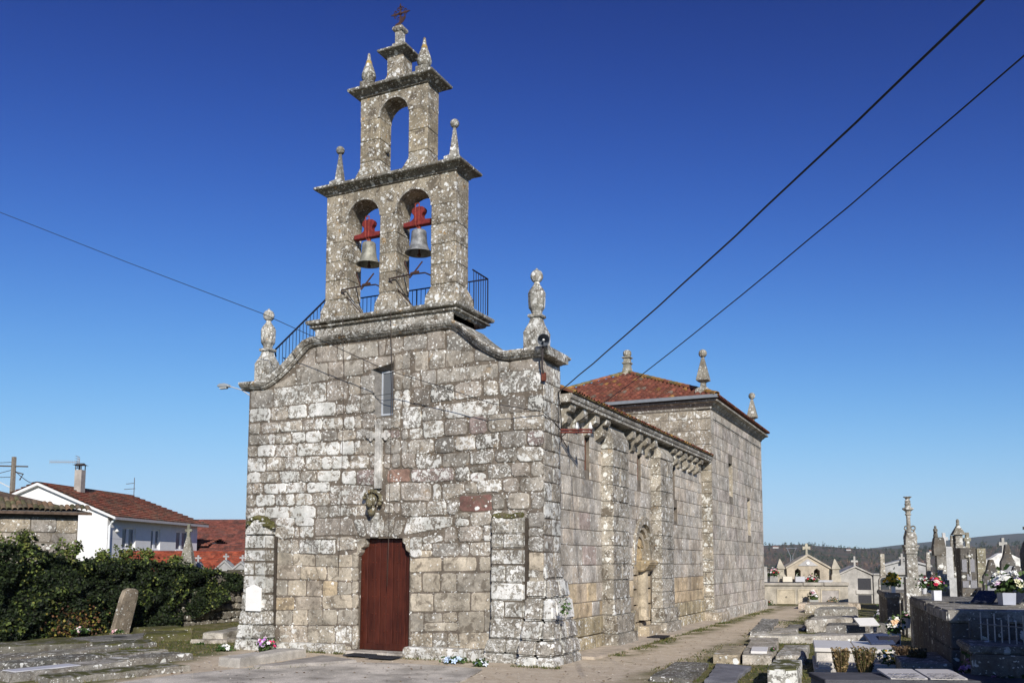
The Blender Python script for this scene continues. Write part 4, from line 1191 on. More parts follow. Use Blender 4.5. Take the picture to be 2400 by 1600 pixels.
# slit windows: rusty bars inside
for y, z0, z1 in SL:
    m = MB((.075, .035, .026, 0))
    m.box(NX - .12, NX - .09, y - .17, y + .17, z0, z1)
    m.tint(.12, .05, .03)
    m.tube([(NX - .05, y, z0), (NX - .05, y, z1)], .02)
    m.build('slit_window', 'rust', church)
m = MB((.03, .028, .025, 0))
m.box(NX - .4, NX - .37, 11.08, 11.57, 3.4, 3.88)
m.build('slit_window', 'mortar', church)

# buttress strips
for y0, y1, ztop in ((4.1, 5.42, 5.5), (8.5, 9.85, 5.5)):
    core = MB((.15, .125, .1, 0))
    core.box(NX - .05, .14, y0 + .03, y1 - .03, -.25, ztop - .1)
    core = core.build('buttress', 'mortar', church)
    m = MB()
    z = -.14
    while z < ztop - .2:
        h = rn.uniform(.36, .5)
        if z + h > ztop - .3:
            h = ztop - z
        ex = .16 * max(0, 1 - (z + .1) / .9)
        sp = rn.uniform(.4, .6) if rn.random() < .45 else None
        cuts = [y0 - ex] + ([y0 + (y1 - y0) * sp] if sp else []) + [y1 + ex]
        for a, b in zip(cuts, cuts[1:]):
            k = rn.uniform(.85, 1.08)
            m.tint(.37 * k, .335 * k, .275 * k, rn.uniform(.22, .48))
            if z + h >= ztop - .01:
                m.prism([(NX, z + .01), (.2, z + .01), (.2, z + h * .55), (.02, ztop + .12), (NX, ztop + .12)], [], lambda p, q, d: (p, d, q), a + .006, b - .006)
            else:
                m.box(NX, .18 + ex + rn.uniform(-.01, .02), a + .003, b - .003, z + .003, z + h - .003)
        z += h
    m.build('stone', 'dotted', core, bevel=.016, seg=2, kind='stuff')

# corbel table and eaves
for y in (1.35, 2.15, 3.0, 3.8, 5.95, 6.62, 7.35, 8.08, 10.25, 10.9, 11.6, 12.3, 13.05, 13.8):
    m = MB((.29, .262, .21, .3))
    kk = rn.uniform(0, 1)
    if kk < .5:
        prof = [(0, 5.72), (.32, 5.72), (.34, 5.58), (.33, 5.50), (.26, 5.44), (.17, 5.42), (.12, 5.34), (.1, 5.22), (0, 5.16)]
    else:
        prof = [(0, 5.72), (.33, 5.72), (.35, 5.62), (.31, 5.54), (.22, 5.53), (.2, 5.47), (.26, 5.38), (.22, 5.28), (.1, 5.2), (0, 5.14)]
    m.prism([(NX + a, b) for a, b in prof], [], lambda a, b, d: (a, d, b), y - .15, y + .15)
    m.build('corbel', 'nave', church, bevel=.015)
m = MB((.30, .275, .235, .55))
m.prism([(NX - .1, 5.722), (.24, 5.722), (.24, 5.79), (.27, 5.81), (.29, 5.86), (.29, 5.91), (NX - .1, 5.915)], [], lambda a, b, d: (a, d, b), 1.01, 14.985)
m.build('eaves_cornice', 'nave', church)
# nave roof
RIDGE, EZ = 7.75, 5.97
def roofplane(m, x0, x1, z0, z1, y0, y1):
    m.prism([(x0, z0 - .06), (x1, z1 - .06), (x1, z1), (x0, z0)], [], lambda a, b, d: (a, d, b), y0, y1)
m = MB((.12, .05, .03, 0))
roofplane(m, .31, -4.15, EZ, RIDGE, 1.0, 14.99)
roofplane(m, -8.66, -4.15, EZ, RIDGE, 1.0, 14.99)
nroof = m.build('nave_roof', 'tile', church)
TILES = [(.20, .066, .042), (.17, .058, .037), (.22, .075, .046), (.14, .05, .034), (.19, .078, .046)]
def barrel(m, a, b, up_, r0, r1, n=5, side=None):
    """one half-round cover tile from a (low end) to b (high end)"""
    a, b, up_ = Vector(a), Vector(b), Vector(up_)
    d = (b - a).normalized()
    s = d.cross(up_).normalized()
    u = s.cross(d)
    vs = []
    for p, r in ((a, r0), (b, r1)):
        for k in range(n + 1):
            t = pi * k / n
            vs.append(p + s * (r * cos(t)) + u * (r * .85 * sin(t)))
    for k in range(n + 1):
        t = pi * k / n
        vs.append(a + s * (r0 * .8 * cos(t)) + u * (r0 * .85 * .78 * sin(t)))
    N = n + 1
    fs = [(k, k + 1, N + k + 1, N + k) for k in range(n)] + [(k, k + 1, 2 * N + k + 1, 2 * N + k) for k in range(n)]
    m.add(vs, fs)
m = MB()
sl_ = Vector((-4.51, 0, RIDGE - EZ)).normalized()
upn = Vector((-sl_.z, 0, -sl_.x)) * -1
for i in range(80):
    y = 1.1 + i * .173
    for r in range(3):
        k = rn.uniform(.6, 1.1)
        t = rn.choice(TILES)
        if rn.random() < .25:
            t = (.30, .17, .05)
        m.tint(t[0] * k, t[1] * k, t[2] * k)
        b0 = Vector((.36 + rn.uniform(-.02, .02), y, EZ - .03)) + sl_ * (.36 * r)
        barrel(m, b0, b0 + sl_ * .42, (0, 0, 1), .06, .055)
m.build('roof_tile', 'tile', church, kind='stuff', fixn=False)
# mossy mortar line under the tiles
m = MB((.16, .12, .05, .2))
m.box(.2, .33, 1.02, 14.97, 5.92, 5.975)
m.build('mortar_bed', 'mossy', church)

# blocked side portal
por = MB((.42, .345, .24, .1))
por.box(NX - .52, NX - .40, PC - 1.0, PC + 1.0, -.2, 3.3)
por = por.build('portal', 'nave', church)
def arch_ring(r0, r1, x0, x1, tint, name='archivolt', n=18):
    i_ = [(PC + r0 * cos(pi * k / n), PZ + r0 * 1.32 * sin(pi * k / n)) for k in range(n + 1)]
    o_ = [(PC + r1 * cos(pi * k / n), PZ + r1 * 1.32 * sin(pi * k / n)) for k in range(n + 1)]
    m = MB(tint)
    m.prism(i_ + o_[::-1], [], lambda a, b, d: (d, a, b), x0, x1)
    return m.build(name, 'nave', por, bevel=.015)
arch_ring(.90, 1.08, NX - .1, NX + .09, (.31, .27, .21, .5))
arch_ring(.78, .90, NX - .3, NX - .02, (.34, .295, .225, .35))
arch_ring(.64, .78, NX - .4, NX - .12, (.36, .31, .235, .25))
arch_ring(.50, .64, NX - .45, NX - .2, (.38, .33, .245, .2))
# infill stones below the springing
for q in courses(PC - .95, PC + .95, -.1, PZ - .02, rn, (.38, .5), (.38, .62), .012, [(PC - .32, PC + .32, .38, 2.5)]):
    k = rn.uniform(.9, 1.08)
    m = MB((.46 * k, .375 * k, .255 * k, .06))
    stone_on(m, q, F_south(NX - .4), .36, rn, .012, .004, back=0)
    m.build('stone', 'nave', por)
m = MB((.50, .425, .31, .03))
m.lathe(NX - .06, PC - .02, [(.25, .40), (.25, .47), (.2, .5), (.2, 1.76), (.22, 1.80)], 14)
m.build('half_column', 'nave', por, smooth=False)
m = MB((.42, .33, .20, .2))
m.prism([(NX - .4, 2.12), (.16, 2.12), (.18, 2.02), (.1, 1.95), (.08, 1.88), (-.02, 1.80), (NX - .4, 1.78)], [], lambda a, b, d: (a, d, b), PC - .42, PC + .52)
m.build('corbel', 'nave', por, bevel=.03, seg=2)
m = MB((.40, .30, .17, .05))
sx_, sy_ = NX - .17, PC - .1
m.lathe(sx_, sy_, [(.17, 2.12), (.18, 2.2), (.15, 2.45), (.17, 2.62), (.16, 2.70), (.07, 2.76), (.06, 2.79)], 10)
m.ball((sx_ + .01, sy_, 2.86), .085, 9, 7, (1, .9, 1.2))
m.tube([(sx_ + .02, sy_ - .15, 2.66), (sx_ + .14, sy_ - .12, 2.5), (sx_ + .17, sy_ - .02, 2.56)], .045, 6, .03)
m.tube([(sx_ + .02, sy_ + .15, 2.66), (sx_ + .14, sy_ + .12, 2.48), (sx_ + .17, sy_ + .02, 2.52)], .045, 6, .03)
m.build('carved_figure', 'nave', por, smooth=True)
# step stones under the portal
m = MB((.38, .32, .23, .2))
rough_slab(m, [(NX, PC - .6), (.22, PC - .6), (.22, PC + .5), (NX, PC + .5)], -.1, .34, rn)
m.build('step_stone', 'nave', por)

# ------------------------------------------------------------------ apse block
AX0, AX1, AY0, AY1, AZ = -8.6, .24, 15.0, 25.25, 7.72
m = MB((.17, .15, .12, 0))
AW = [(17.92, 18.62, 4.66, 5.98), (21.55, 22.2, 3.2, 4.76)]
wh = [[(a, c), (b, c), (b, d), (a, d)] for a, b, c, d in AW]
m.prism([(AY0, -.3), (AY1, -.3), (AY1, AZ), (AY0, AZ)], wh, lambda a, b, d: (d, a, b), AX1, AX1 - .5)
m.box(AX0, AX1 - .51, AY0, AY1, -.3, AZ)
m.box(AX1 - .52, AX1 - .02, AY0 - .0, AY0 + .3, -.3, AZ)
apse = m.build('chancel', 'mortar', church)
for a, b, c, d in AW:
    m = MB((.37, .325, .25, .15))
    m.add([(AX1, a, c), (AX1, b, c), (AX1, b, d), (AX1, a, d), (AX1 - .34, a + .04, c + .25), (AX1 - .34, b - .1, c + .25), (AX1 - .34, b - .1, d), (AX1 - .34, a + .04, d)],
          [(0, 1, 5, 4), (1, 2, 6, 5), (2, 3, 7, 6), (3, 0, 4, 7), (4, 5, 6, 7)])
    m.build('slit_window', 'nave', church)
mb = MB()
hl = [(a, b, c, d) for a, b, c, d in AW]
for q in courses(AY0, AY1, -.15, AZ - .05, rn, (.42, .56), (.5, 1.15), .012, hl):
    cz = (q[0][1] + q[2][1]) / 2
    k = rn.uniform(.9, 1.09)
    t = rn.choice([(.335, .305, .26), (.325, .30, .26), (.355, .315, .26), (.34, .303, .265)])
    k *= 1.34
    mb.tint(t[0] * k, t[1] * k, t[2] * k, rn.uniform(.12, .34) if cz > .5 else rn.uniform(.3, .5))
    flare = .12 if cz < .25 else 0
    stone_on(mb, q, F_south(AX1), rn.uniform(.006, .014) + flare, rn, .012, .003)
for q in courses(-6.0, AX1, -.15, AZ - .05, rn, (.42, .56), (.5, 1.1), .012, []):
    k = rn.uniform(.9, 1.09)
    mb.tint(.34 * k, .30 * k, .235 * k, rn.uniform(.3, .6))
    stone_on(mb, q, F_front(AY0), rn.uniform(.006, .014), rn, .012, .003)
mb.build('stone', 'nave', church, kind='stuff')
# corner buttress base at the chancel corner
m = MB((.36, .31, .24, .35))
rough_slab(m, [(-.1, 14.6), (.62, 14.6), (.6, 15.9), (-.1, 15.9)], -.16, .42, rn, .06, .03)
m.build('corner_base', 'nave', church)
m = MB((.30, .28, .24, .35))
m.rect_profile(AX0, AX1, AY0, AY1, [(.0, 7.70), (.03, 7.72), (.05, 7.78), (.14, 7.86), (.16, 7.9), (.3, 7.95), (.3, 8.02), (.1, 8.04)])
m.build('eaves_cornice', 'nave', church)
m = MB((.26, .245, .215, .3))
m.box(AX1 + .002, AX1 + .035, 15.3, 25.0, 7.36, 7.40)
m.build('string_course', 'nave', church)
# gutter on the west eave
m = MB((.20, .22, .24, 0))
m.prism([(AY0 - .47, 8.05), (AY0 - .33, 8.05), (AY0 - .33, 8.17), (AY0 - .35, 8.17), (AY0 - .35, 8.07), (AY0 - .45, 8.07), (AY0 - .45, 8.17), (AY0 - .47, 8.17)], [], lambda a, b, d: (d, a, b), AX0 - .4, AX1 + .36)
m.build('gutter', 'paint', church)
# hipped roof: solid plus single tiles on the west slope, nearest the viewer
AP = Vector((-4.62, 20.1, 10.42))
c4 = [Vector((AX0 - .42, AY0 - .42, 8.1)), Vector((AX1 + .34, AY0 - .42, 8.1)), Vector((AX1 + .34, AY1 + .3, 8.1)), Vector((AX0 - .42, AY1 + .42, 8.1))]
m = MB((.13, .05, .03, 0))
m.add([tuple(c) for c in c4] + [tuple(AP)], [(0, 1, 4), (1, 2, 4), (2, 3, 4), (3, 0, 4), (3, 2, 1, 0)])
aroof = m.build('chancel_roof', 'tile', church)
def slope_tiles(p0, p1, ap, col_w, row_h):
    """positions of cover tiles on the triangle p0-p1-ap; yields (low point, up direction along the slope)"""
    e = (p1 - p0); L = e.length; e.normalize()
    foot = p0 + e * (ap - p0).dot(e)
    d = (ap - foot); H = d.length; d.normalize()
    xa = (ap - p0).dot(e)
    nrm = e.cross(d).normalized()
    if nrm.z < 0:
        nrm = -nrm
    out = []
    n = int(L / col_w)
    for i in range(n + 1):
        x = (i + .5) * L / (n + 1)
        hmax = H * (x / xa if x < xa else (L - x) / (L - xa))
        r = 0
        while r * row_h < hmax - .1:
            out.append((p0 + e * x + d * (r * row_h - .02) + nrm * .01, d, nrm, min(row_h * 1.18, hmax - r * row_h + .05)))
            r += 1
    return out
west = slope_tiles(c4[0], c4[1], AP, .235, .40)
west.sort(key=lambda t: (t[0] - CAM).length)
rt_ = random.Random(4)
def tile_tint(p):
    t = rt_.choice(TILES); k = rt_.uniform(.65, 1.15)
    if rt_.random() < .05 + .2 * max(0, (p.z - 9.4)):
        t = (.27, .14, .045)
    if rt_.random() < .06:
        t = (.16, .12, .09)
    return (t[0] * k, t[1] * k, t[2] * k, 0)
proto = []
for q in range(12):
    for ln in (.47,):
        m = MB((1, 1, 1, 0))
rest = MB()
for i, (p, d, nn, ln) in enumerate(west):
    tt = tile_tint(p)
    if i < 295:
        m = MB(tt)
        barrel(m, p + nn * rt_.uniform(0, .012), p + d * ln, nn, .105, .085)
        m.build('roof_tile', 'tile', aroof, fixn=False)
    else:
        rest.t = tt
        barrel(rest, p + nn * rt_.uniform(0, .012), p + d * ln, nn, .105, .085)
for p, d, nn, ln in slope_tiles(c4[1], c4[2], AP, .235, .40):
    rest.t = tile_tint(p)
    barrel(rest, p, p + d * ln, nn, .105, .085)
rest.build('roof_tile', 'tile', aroof, fixn=False, kind='stuff')
# hip ridges
for a in (c4[1], c4[0]):
    m = MB()
    n = 15
    for k in range(n):
        t = rt_.choice(((.30, .17, .05), (.26, .10, .05), (.17, .14, .06)))
        m.tint(*t)
        p = a + (AP - a) * (k / n); q = a + (AP - a) * ((k + 1.2) / n)
        barrel(m, p + Vector((0, 0, .06)), q + Vector((0, 0, .06)), (0, 0, 1), .13, .11)
    m.build('hip_ridge', 'tile', aroof, fixn=False)
m = MB((.34, .32, .25, .3))
m.frust(AP.x, AP.y, [(.5, .5, AP.z - .22), (.28, .28, AP.z + .03), (.19, .19, AP.z + .05), (.17, .17, AP.z + .25), (.15, .15, AP.z + .28), (.15, .15, AP.z + .42), (.19, .19, AP.z + .44), (.2, .2, AP.z + .5), (.14, .14, AP.z + .53), (.14, .14, AP.z + .68), (.2, .2, AP.z + .7), (.2, .2, AP.z + .75), (.12, .12, AP.z + .78)])
m.lathe(AP.x, AP.y, [(.14, AP.z + .77), (.19, AP.z + .86), (.19, AP.z + .98), (.12, AP.z + 1.06), (0, AP.z + 1.09)], 12)
m.build('finial', 'nave', church, bevel=.01)
for x_, y_, z_ in ((-.08, 15.3, 8.12), (-.08, 25.0, 8.12)):
    m = MB((.31, .29, .235, .4))
    m.frust(x_, y_, [(.26, .26, z_), (.26, .26, z_ + .36), (.2, .2, z_ + .42), (.1, .1, z_ + .48), (.09, .09, z_ + .64), (.14, .14, z_ + .68), (.23, .23, z_ + .72), (.22, .22, z_ + .80), (.05, .05, z_ + 1.6)])
    m.ball((x_, y_, z_ + 1.76), .16, 12, 8)
    m.build('finial', 'nave', church, bevel=.01)

# ------------------------------------------------------------------ fittings on the church
def wire(name, pts, r, label, cat, tint=(.02, .02, .022), group=None, twist=False):
    m = MB((*tint, 0))
    m.tube(pts, r, 6)
    return tag(m.build(name, 'iron', smooth=True), label, cat, group)
def sagline(a, b, sag, n=40):
    a, b = Vector(a), Vector(b)
    return [a + (b - a) * (i / n) - Vector((0, 0, sag * 4 * (i / n) * (1 - i / n))) for i in range(n + 1)]
WIRES = [('power_cable', [(-21.18, -2.0, 14.12), (-16.36, -1.6, 12.07), (-11.44, -1.3, 9.96), (-7.07, -1.0, 8.13), (-3.6, -0.75, 6.46), (-2.25, -0.62, 5.99), (-1.02, -0.5, 5.53), (0.06, -0.12, 5.32), (0.05, 0.5, 5.2), (0.03, 1.0, 5.06)], 0.009, 'thin black cable crossing the facade from the left picture edge to the corner bracket'), ('power_cable', [(0.06, 0.75, 5.9), (0.61, 0.03, 5.92), (1.15, -0.69, 5.95), (1.7, -1.41, 5.97), (2.25, -2.14, 6.01), (2.79, -2.86, 6.04), (3.34, -3.58, 6.08), (3.89, -4.3, 6.12), (4.43, -5.02, 6.17), (4.98, -5.74, 6.22), (5.53, -6.46, 6.27), (6.07, -7.19, 6.33), (6.62, -7.91, 6.39), (7.17, -8.63, 6.45), (7.71, -9.35, 6.52), (8.26, -10.07, 6.59), (8.78, -11.64, 6.18)], 0.0125, 'thick twisted black cable rising from the facade corner to the top right'), ('power_cable', [(0.35, 1.17, 5.25), (0.9, 0.49, 5.31), (1.45, -0.18, 5.38), (2.0, -0.86, 5.45), (2.56, -1.53, 5.52), (3.11, -2.21, 5.6), (3.66, -2.89, 5.68), (4.21, -3.56, 5.77), (4.76, -4.24, 5.86), (5.31, -4.92, 5.95), (5.86, -5.59, 6.05), (6.42, -6.27, 6.16), (6.97, -6.94, 6.26), (7.52, -7.62, 6.38), (8.07, -8.3, 6.49), (8.62, -8.97, 6.61), (9.23, -10.17, 6.55)], 0.0085, 'thinner black cable running from the white insulators to the right picture edge'), ('power_cable', [(0.06, 0.75, 5.9), (0.04, 0.9, 5.6), (0.03, 1.0, 5.3), (0.02, 1.02, 4.8)], 0.012, 'short black cable hanging down the facade corner to the bracket')]
for nm, pts, r, lab in WIRES:
    wire('power_cable', pts, r, lab, 'cable', group='cables tied to the church')
for x_, z0, lab in ((-5.25, 1.75, 'thin bell wire hanging down the facade left of the cross'), (-3.86, 1.5, 'thin bell wire hanging down the facade right of the cross')):
    wire('bell_wire', [(x_ + .03, -.24, 8.0), (x_ + .02, -.2, 7.5), (x_, -.09, 6.5), (x_ - .02, -.08, 4.5), (x_ - .04, -.08, z0 + 1.0), (x_ - .07, -.07, z0)], .007, lab, 'wire', (.09, .07, .055), 'bell wires on the facade')

# floodlight on the right shoulder
fl = thing('floodlight', 'round grey floodlight on an arm below the right shoulder finial', 'floodlight', (.06, -.08, 6.2))
m = MB((.07, .06, .06, 0))
m.tube([(.05, -.06, 6.15), (.06, -.16, 6.3), (.12, -.28, 6.6), (.16, -.32, 6.75)], .022)
m.tint(.16, .05, .03)
m.box(.01, .09, -.09, .0, 6.02, 6.2)
m.build('arm', 'rust', fl)
def lamp_head(parent, c, dirv, r, h, tint):
    d = Vector(dirv).normalized()
    q = d.to_track_quat('Z', 'Y').to_matrix()
    m = MB((*tint, 0))
    t = MB()
    t.lathe(0, 0, [(.25 * r, -h), (.6 * r, -h * .85), (.9 * r, -h * .45), (r, 0), (.95 * r, 0), (.85 * r, -h * .4), (.5 * r, -h * .75), (.0, -h * .8)], 20)
    m.add([tuple(q @ Vector(v) + Vector(c)) for v in t.v], t.f)
    m.build('lamp_shade', 'paint', parent, smooth=True)
    t = MB(); t.lathe(0, 0, [(.12 * r, -h * .7), (.2 * r, -h * .5), (.2 * r, -h * .1), (.1 * r, 0)], 10)
    m = MB((.75, .75, .72, 0))
    m.add([tuple(q @ Vector(v) + Vector(c)) for v in t.v], t.f)
    m.build('bulb', 'paint', parent)
lamp_head(fl, (.20, -.40, 6.84), (.45, -.85, -.12), .135, .26, (.10, .115, .14))
# street lamp on the left flank
sp_ = thing('street_lamp', 'small white street lamp on a curved arm left of the facade', 'street lamp', (-8.4, .8, 6.3))
m = MB((.45, .46, .47, 0))
m.tube([(-8.33, .8, 5.95), (-8.42, .8, 6.05), (-8.8, .8, 6.42), (-9.3, .8, 6.72), (-9.75, .8, 6.86)], .017)
m.build('arm', 'paint', sp_)
m = MB((.30, .33, .35, 0))
m.prism([(-9.72, 6.83), (-9.74, 6.90), (-9.9, 6.955), (-10.08, 6.95), (-10.16, 6.90), (-10.12, 6.86)], [], lambda a, b, d: (a, d, b), .73, .87)
m.build('lamp_head', 'paint', sp_, bevel=.02)
m = MB((.6, .62, .6, 0))
m.box(-10.08, -9.82, .745, .855, 6.80, 6.85)
m.build('lamp_glass', 'marble', sp_, bevel=.02)

# iron cable bracket on the corner
br = thing('cable_bracket', 'red-brown iron cable bracket with white insulators at the facade corner', 'bracket', (0, .95, 5.03))
m = MB((.16, .045, .035, 0))
B0, B1 = Vector((-.02, .93, 5.04)), Vector((.64, 1.36, 5.06))
dd = (B1 - B0)
for k in (-1, 1):
    m.tube([B0 + Vector((0, 0, .03 * k)), B1 + Vector((0, 0, .03 * k))], .022, 4)
m.build('beam', 'rust', br)
m = MB((.05, .03, .025, 0))
m.tube([B0 + Vector((.05, .03, 0)), (0.0, 1.0, 4.75), (-.06, 1.06, 4.6)], .018)
m.tube([B0 + dd * .3, (-.1, 1.3, 4.95), (-.12, 1.7, 4.78)], .012)
m.build('stay', 'rust', br)
for t_ in (.56, .95):
    p = B0 + dd * t_
    m = MB((.74, .73, .70, 0))
    m.lathe(p.x, p.y, [(.03, p.z + .04), (.055, p.z + .07), (.04, p.z + .11), (.03, p.z + .15), (.02, p.z + .2)], 10)
    m.build('insulator', 'marble', br, smooth=True)
# white plaque on the left pilaster
pq = MB((.80, .79, .75, 0))
pq.prism([(-7.83, .86), (-7.36, .86), (-7.36, 1.42), (-7.45, 1.45), (-7.595, 1.51), (-7.74, 1.45), (-7.83, 1.42)], [], lambda a, b, d: (a, d, b), -.445, -.39)
tag(pq.build('plaque', 'marble', bevel=.006), 'blank white marble plaque with arched top on the left pilaster', 'plaque')
# door mats
for x0, x1, y0, y1, lab in ((-4.62, -3.98, -.80, -.36, 'dark doormat in front of the left half of the red door'), (-3.88, -3.2, -.98, -.5, 'dark doormat in front of the right half of the red door')):
    m = MB((.022, .024, .03, 0))
    m.box(x0, x1, y0, y1, GZ + .03, GZ + .055)
    tag(m.build('doormat', 'cement', bevel=.004), lab, 'doormat', 'doormats before the door')
m = MB((.022, .02, .024, 0))
m.prism([(.28, 6.55), (.75, 6.6), (.72, 7.35), (.3, 7.3)], [], lambda a, b, d: (a, b, d), GZ + .06, GZ + .09)
tag(m.build('doormat', 'cement'), 'dark flat mat on the footing below the blocked side portal', 'mat')

# ------------------------------------------------------------------ left side: ivy wall, old graves, houses
rg = random.Random(31)
FG = [(.30, .28, .245), (.15, .145, .13), (.23, .215, .19), (.18, .165, .14), (.27, .25, .21)]
def slab(pts, h, label, mat='grave', tint=None, L=.5, group=None, plaque=None, inset=.05, jit=.034, z0=GZ, cat='grave slab', name='grave_slab'):
    t = tint or FG[len(COL.objects) % 5]
    m = MB((*t, L))
    rough_slab(m, pts, z0, h, rg, inset, jit)
    if plaque is None:
        o = m.build(name, mat)
        return tag(o, label, cat, group)
    cx = sum(p[0] for p in pts) / 4; cy = sum(p[1] for p in pts) / 4
    o = thing(name, label, cat, (cx, cy, z0), group)
    m.build('slab', mat, o)
    pp, pt, pm, ph = plaque
    m = MB((*pt, 0))
    m.prism(pp, [], lambda a, b, d: (a, b, d), z0 + h - .03, z0 + h + ph)
    m.build('plaque', pm, o, bevel=.006)
    return o
OG = 'old granite graves left of the church'
def along(p, q, w):
    """footprint from the line p-q (near long side) going w to its left"""
    d = Vector((q[0] - p[0], q[1] - p[1])).normalized()
    n = Vector((-d.y, d.x))
    return [p, q, (q[0] + n.x * w, q[1] + n.y * w), (p[0] + n.x * w, p[1] + n.y * w)]
slab(along((-6.35, -6.9), (-5.72, -4.3), .78), .12, 'long cracked grey grave slab nearest the forecourt edge', L=0.39, group=OG, mat='mossy')
slab(along((-7.35, -6.95), (-6.95, -4.65), .85), .16, 'thick grave slab with a pale rectangular plaque on top', L=0.30, group=OG, plaque=([(-7.45, -6.8), (-7.28, -5.55), (-7.72, -5.5), (-7.88, -6.75)], (.52, .52, .54), 'marble', .015))
slab(along((-7.55, -4.55), (-7.25, -2.65), .8), .13, 'weathered grave slab with a faint pale inset plate', L=0.39, group=OG, plaque=([(-7.85, -4.2), (-7.65, -3.3), (-8.0, -3.22), (-8.2, -4.12)], (.44, .43, .41), 'cement', .008))
slab(along((-8.75, -5.9), (-8.6, -3.9), .8), .15, 'rough dark grave slab tilted among the old graves, behind the plaque slab', L=0.50, group=OG)
slab(along((-8.65, -4.0), (-8.55, -2.2), .8), .12, 'mossy grave slab with a crusted white edge near the grass', L=0.44, group=OG, mat='mossy')
slab(along((-9.95, -5.7), (-9.7, -4.4), .9), .16, 'broken grave slab at the left picture edge, lowest of the old graves', L=0.44, group=OG)
slab(along((-9.75, -4.2), (-9.9, -2.4), .9), .13, 'narrow dark grave slab with a broken corner beside the mossy slabs', L=0.39, group=OG)
slab([(-11.2, -4.6), (-10.5, -2.6), (-11.9, -2.2), (-12.7, -4.3)], .26, 'moss-topped grave block below the ivy wall at the far left', L=0.22, group=OG, mat='mossy', tint=(.17, .16, .13))
slab([(-10.9, -2.2), (-10.3, -.9), (-11.2, -.3), (-12.0, -1.8)], .12, 'pale-rimmed flat slab with moss in front of the wide dark slab', L=0.39, group=OG, mat='mossy')
slab([(-12.2, -1.9), (-11.6, .9), (-13.0, 1.3), (-13.7, -1.4)], .1, 'wide smooth dark grey slab between the ivy wall and the mossy mound', L=0.07, group=OG, tint=(.2, .195, .19))
slab([(-11.5, -.2), (-10.9, .9), (-11.9, 1.7), (-12.6, .8)], .2, 'oval grave covered in olive moss', L=0.22, group=OG, mat='mossy', tint=(.1, .095, .04), inset=.15)
slab([(-12.9, 1.3), (-12.4, 2.4), (-13.5, 2.9), (-14.1, 1.7)], .2, 'small moss-covered grave block near the leaning stele', L=0.22, group=OG, mat='mossy', tint=(.1, .095, .04), inset=.1)
slab([(-10.2, .55), (-9.6, .7), (-10.1, 2.7), (-10.8, 2.5)], .26, 'clean pale grave slab at the edge of the grass beside the church path', L=0.08, group=OG, tint=(.42, .39, .33))
slab([(-10.2, .2), (-9.3, .5), (-9.6, 2.0), (-10.0, 2.0)], .1, 'low pale kerb slab in front of the clean pale slab', L=0.11, group=OG, tint=(.40, .36, .30))
slab([(-5.85, -3.4), (-5.25, -3.45), (-5.35, -1.2), (-5.95, -1.2)], .19, 'pale cement grave slab with a dark plate, next to the left pilaster', L=0.04, group=OG, tint=(.40, .375, .33), mat='cement', plaque=([(-5.8, -3.2), (-5.45, -3.22), (-5.5, -2.3), (-5.85, -2.3)], (.24, .25, .27), 'polished', .004))
slab([(-4.75, -3.6), (-4.35, -3.45), (-3.55, -1.8), (-4.75, -1.3)], .09, 'low flat paving slab before the facade left of the door', L=0.08, group=OG, tint=(.30, .275, .245), mat='cement')
# leaning stele against the ivy
st = MB((.27, .225, .17, .2))
R = Matrix.Rotation(radians(-10), 3, 'X') @ Matrix.Rotation(radians(6), 3, 'Y')
pts = [(-.0, -.42, 0), (0, .42, 0)]
prof = [(-.30, 0), (.30, 0), (.28, 1.2), (.24, 1.40), (.12, 1.44), (-.08, 1.42), (-.24, 1.33), (-.28, 1.1)]
st.prism(prof, [], lambda a, b, d: tuple(Vector((-14.4, 1.45, GZ - .05)) + R @ Vector((d, a, b))), 0, .16)
tag(st.build('stele', 'grave', bevel=.02), 'tall plain brown stone stele leaning against the ivy wall', 'grave stele')

# rubble wall behind the ivy, and the bare end of it
WX = -15.1
wall = thing('stone_wall', 'dark rubble churchyard wall, ivy-grown and bare only at its right end', 'wall', (WX, 5, GZ))
m = MB((.10, .09, .07, .2))
m.box(WX - .6, WX - .12, -9, 3.4, GZ - .3, 2.0)
m.box(WX - .6, WX - .121, 3.4, 8.2, GZ - .3, 1.5)
m.build('wall_core', 'mortar', wall)
rw = random.Random(8)
for q in courses(3.9, 8.15, GZ - .05, 1.62, rw, (.16, .30), (.2, .5), .03):
    k = rw.uniform(.6, 1.1)
    m = MB((.21 * k, .19 * k, .155 * k, rw.uniform(.05, .45)))
    q = [(a + rw.uniform(-.03, .03), b + rw.uniform(-.025, .025)) for a, b in q]
    stone_on(m, q, F_south(WX - .1), rw.uniform(.06, .16), rw, .06, .03, back=-.05)
    m.build('stone', 'grave', wall)
m = MB((.16, .15, .12, .3))
m.box(WX - .62, WX + .02, 4.0, 8.25, 1.58, 1.72)
m.build('wall_cap', 'mossy', wall, bevel=.03)
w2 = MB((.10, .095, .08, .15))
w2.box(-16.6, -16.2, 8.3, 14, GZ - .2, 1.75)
tag(w2.build('stone_wall', 'grave', bevel=.02), 'dark recessed wall seen in the gap beside the left pilaster', 'wall')

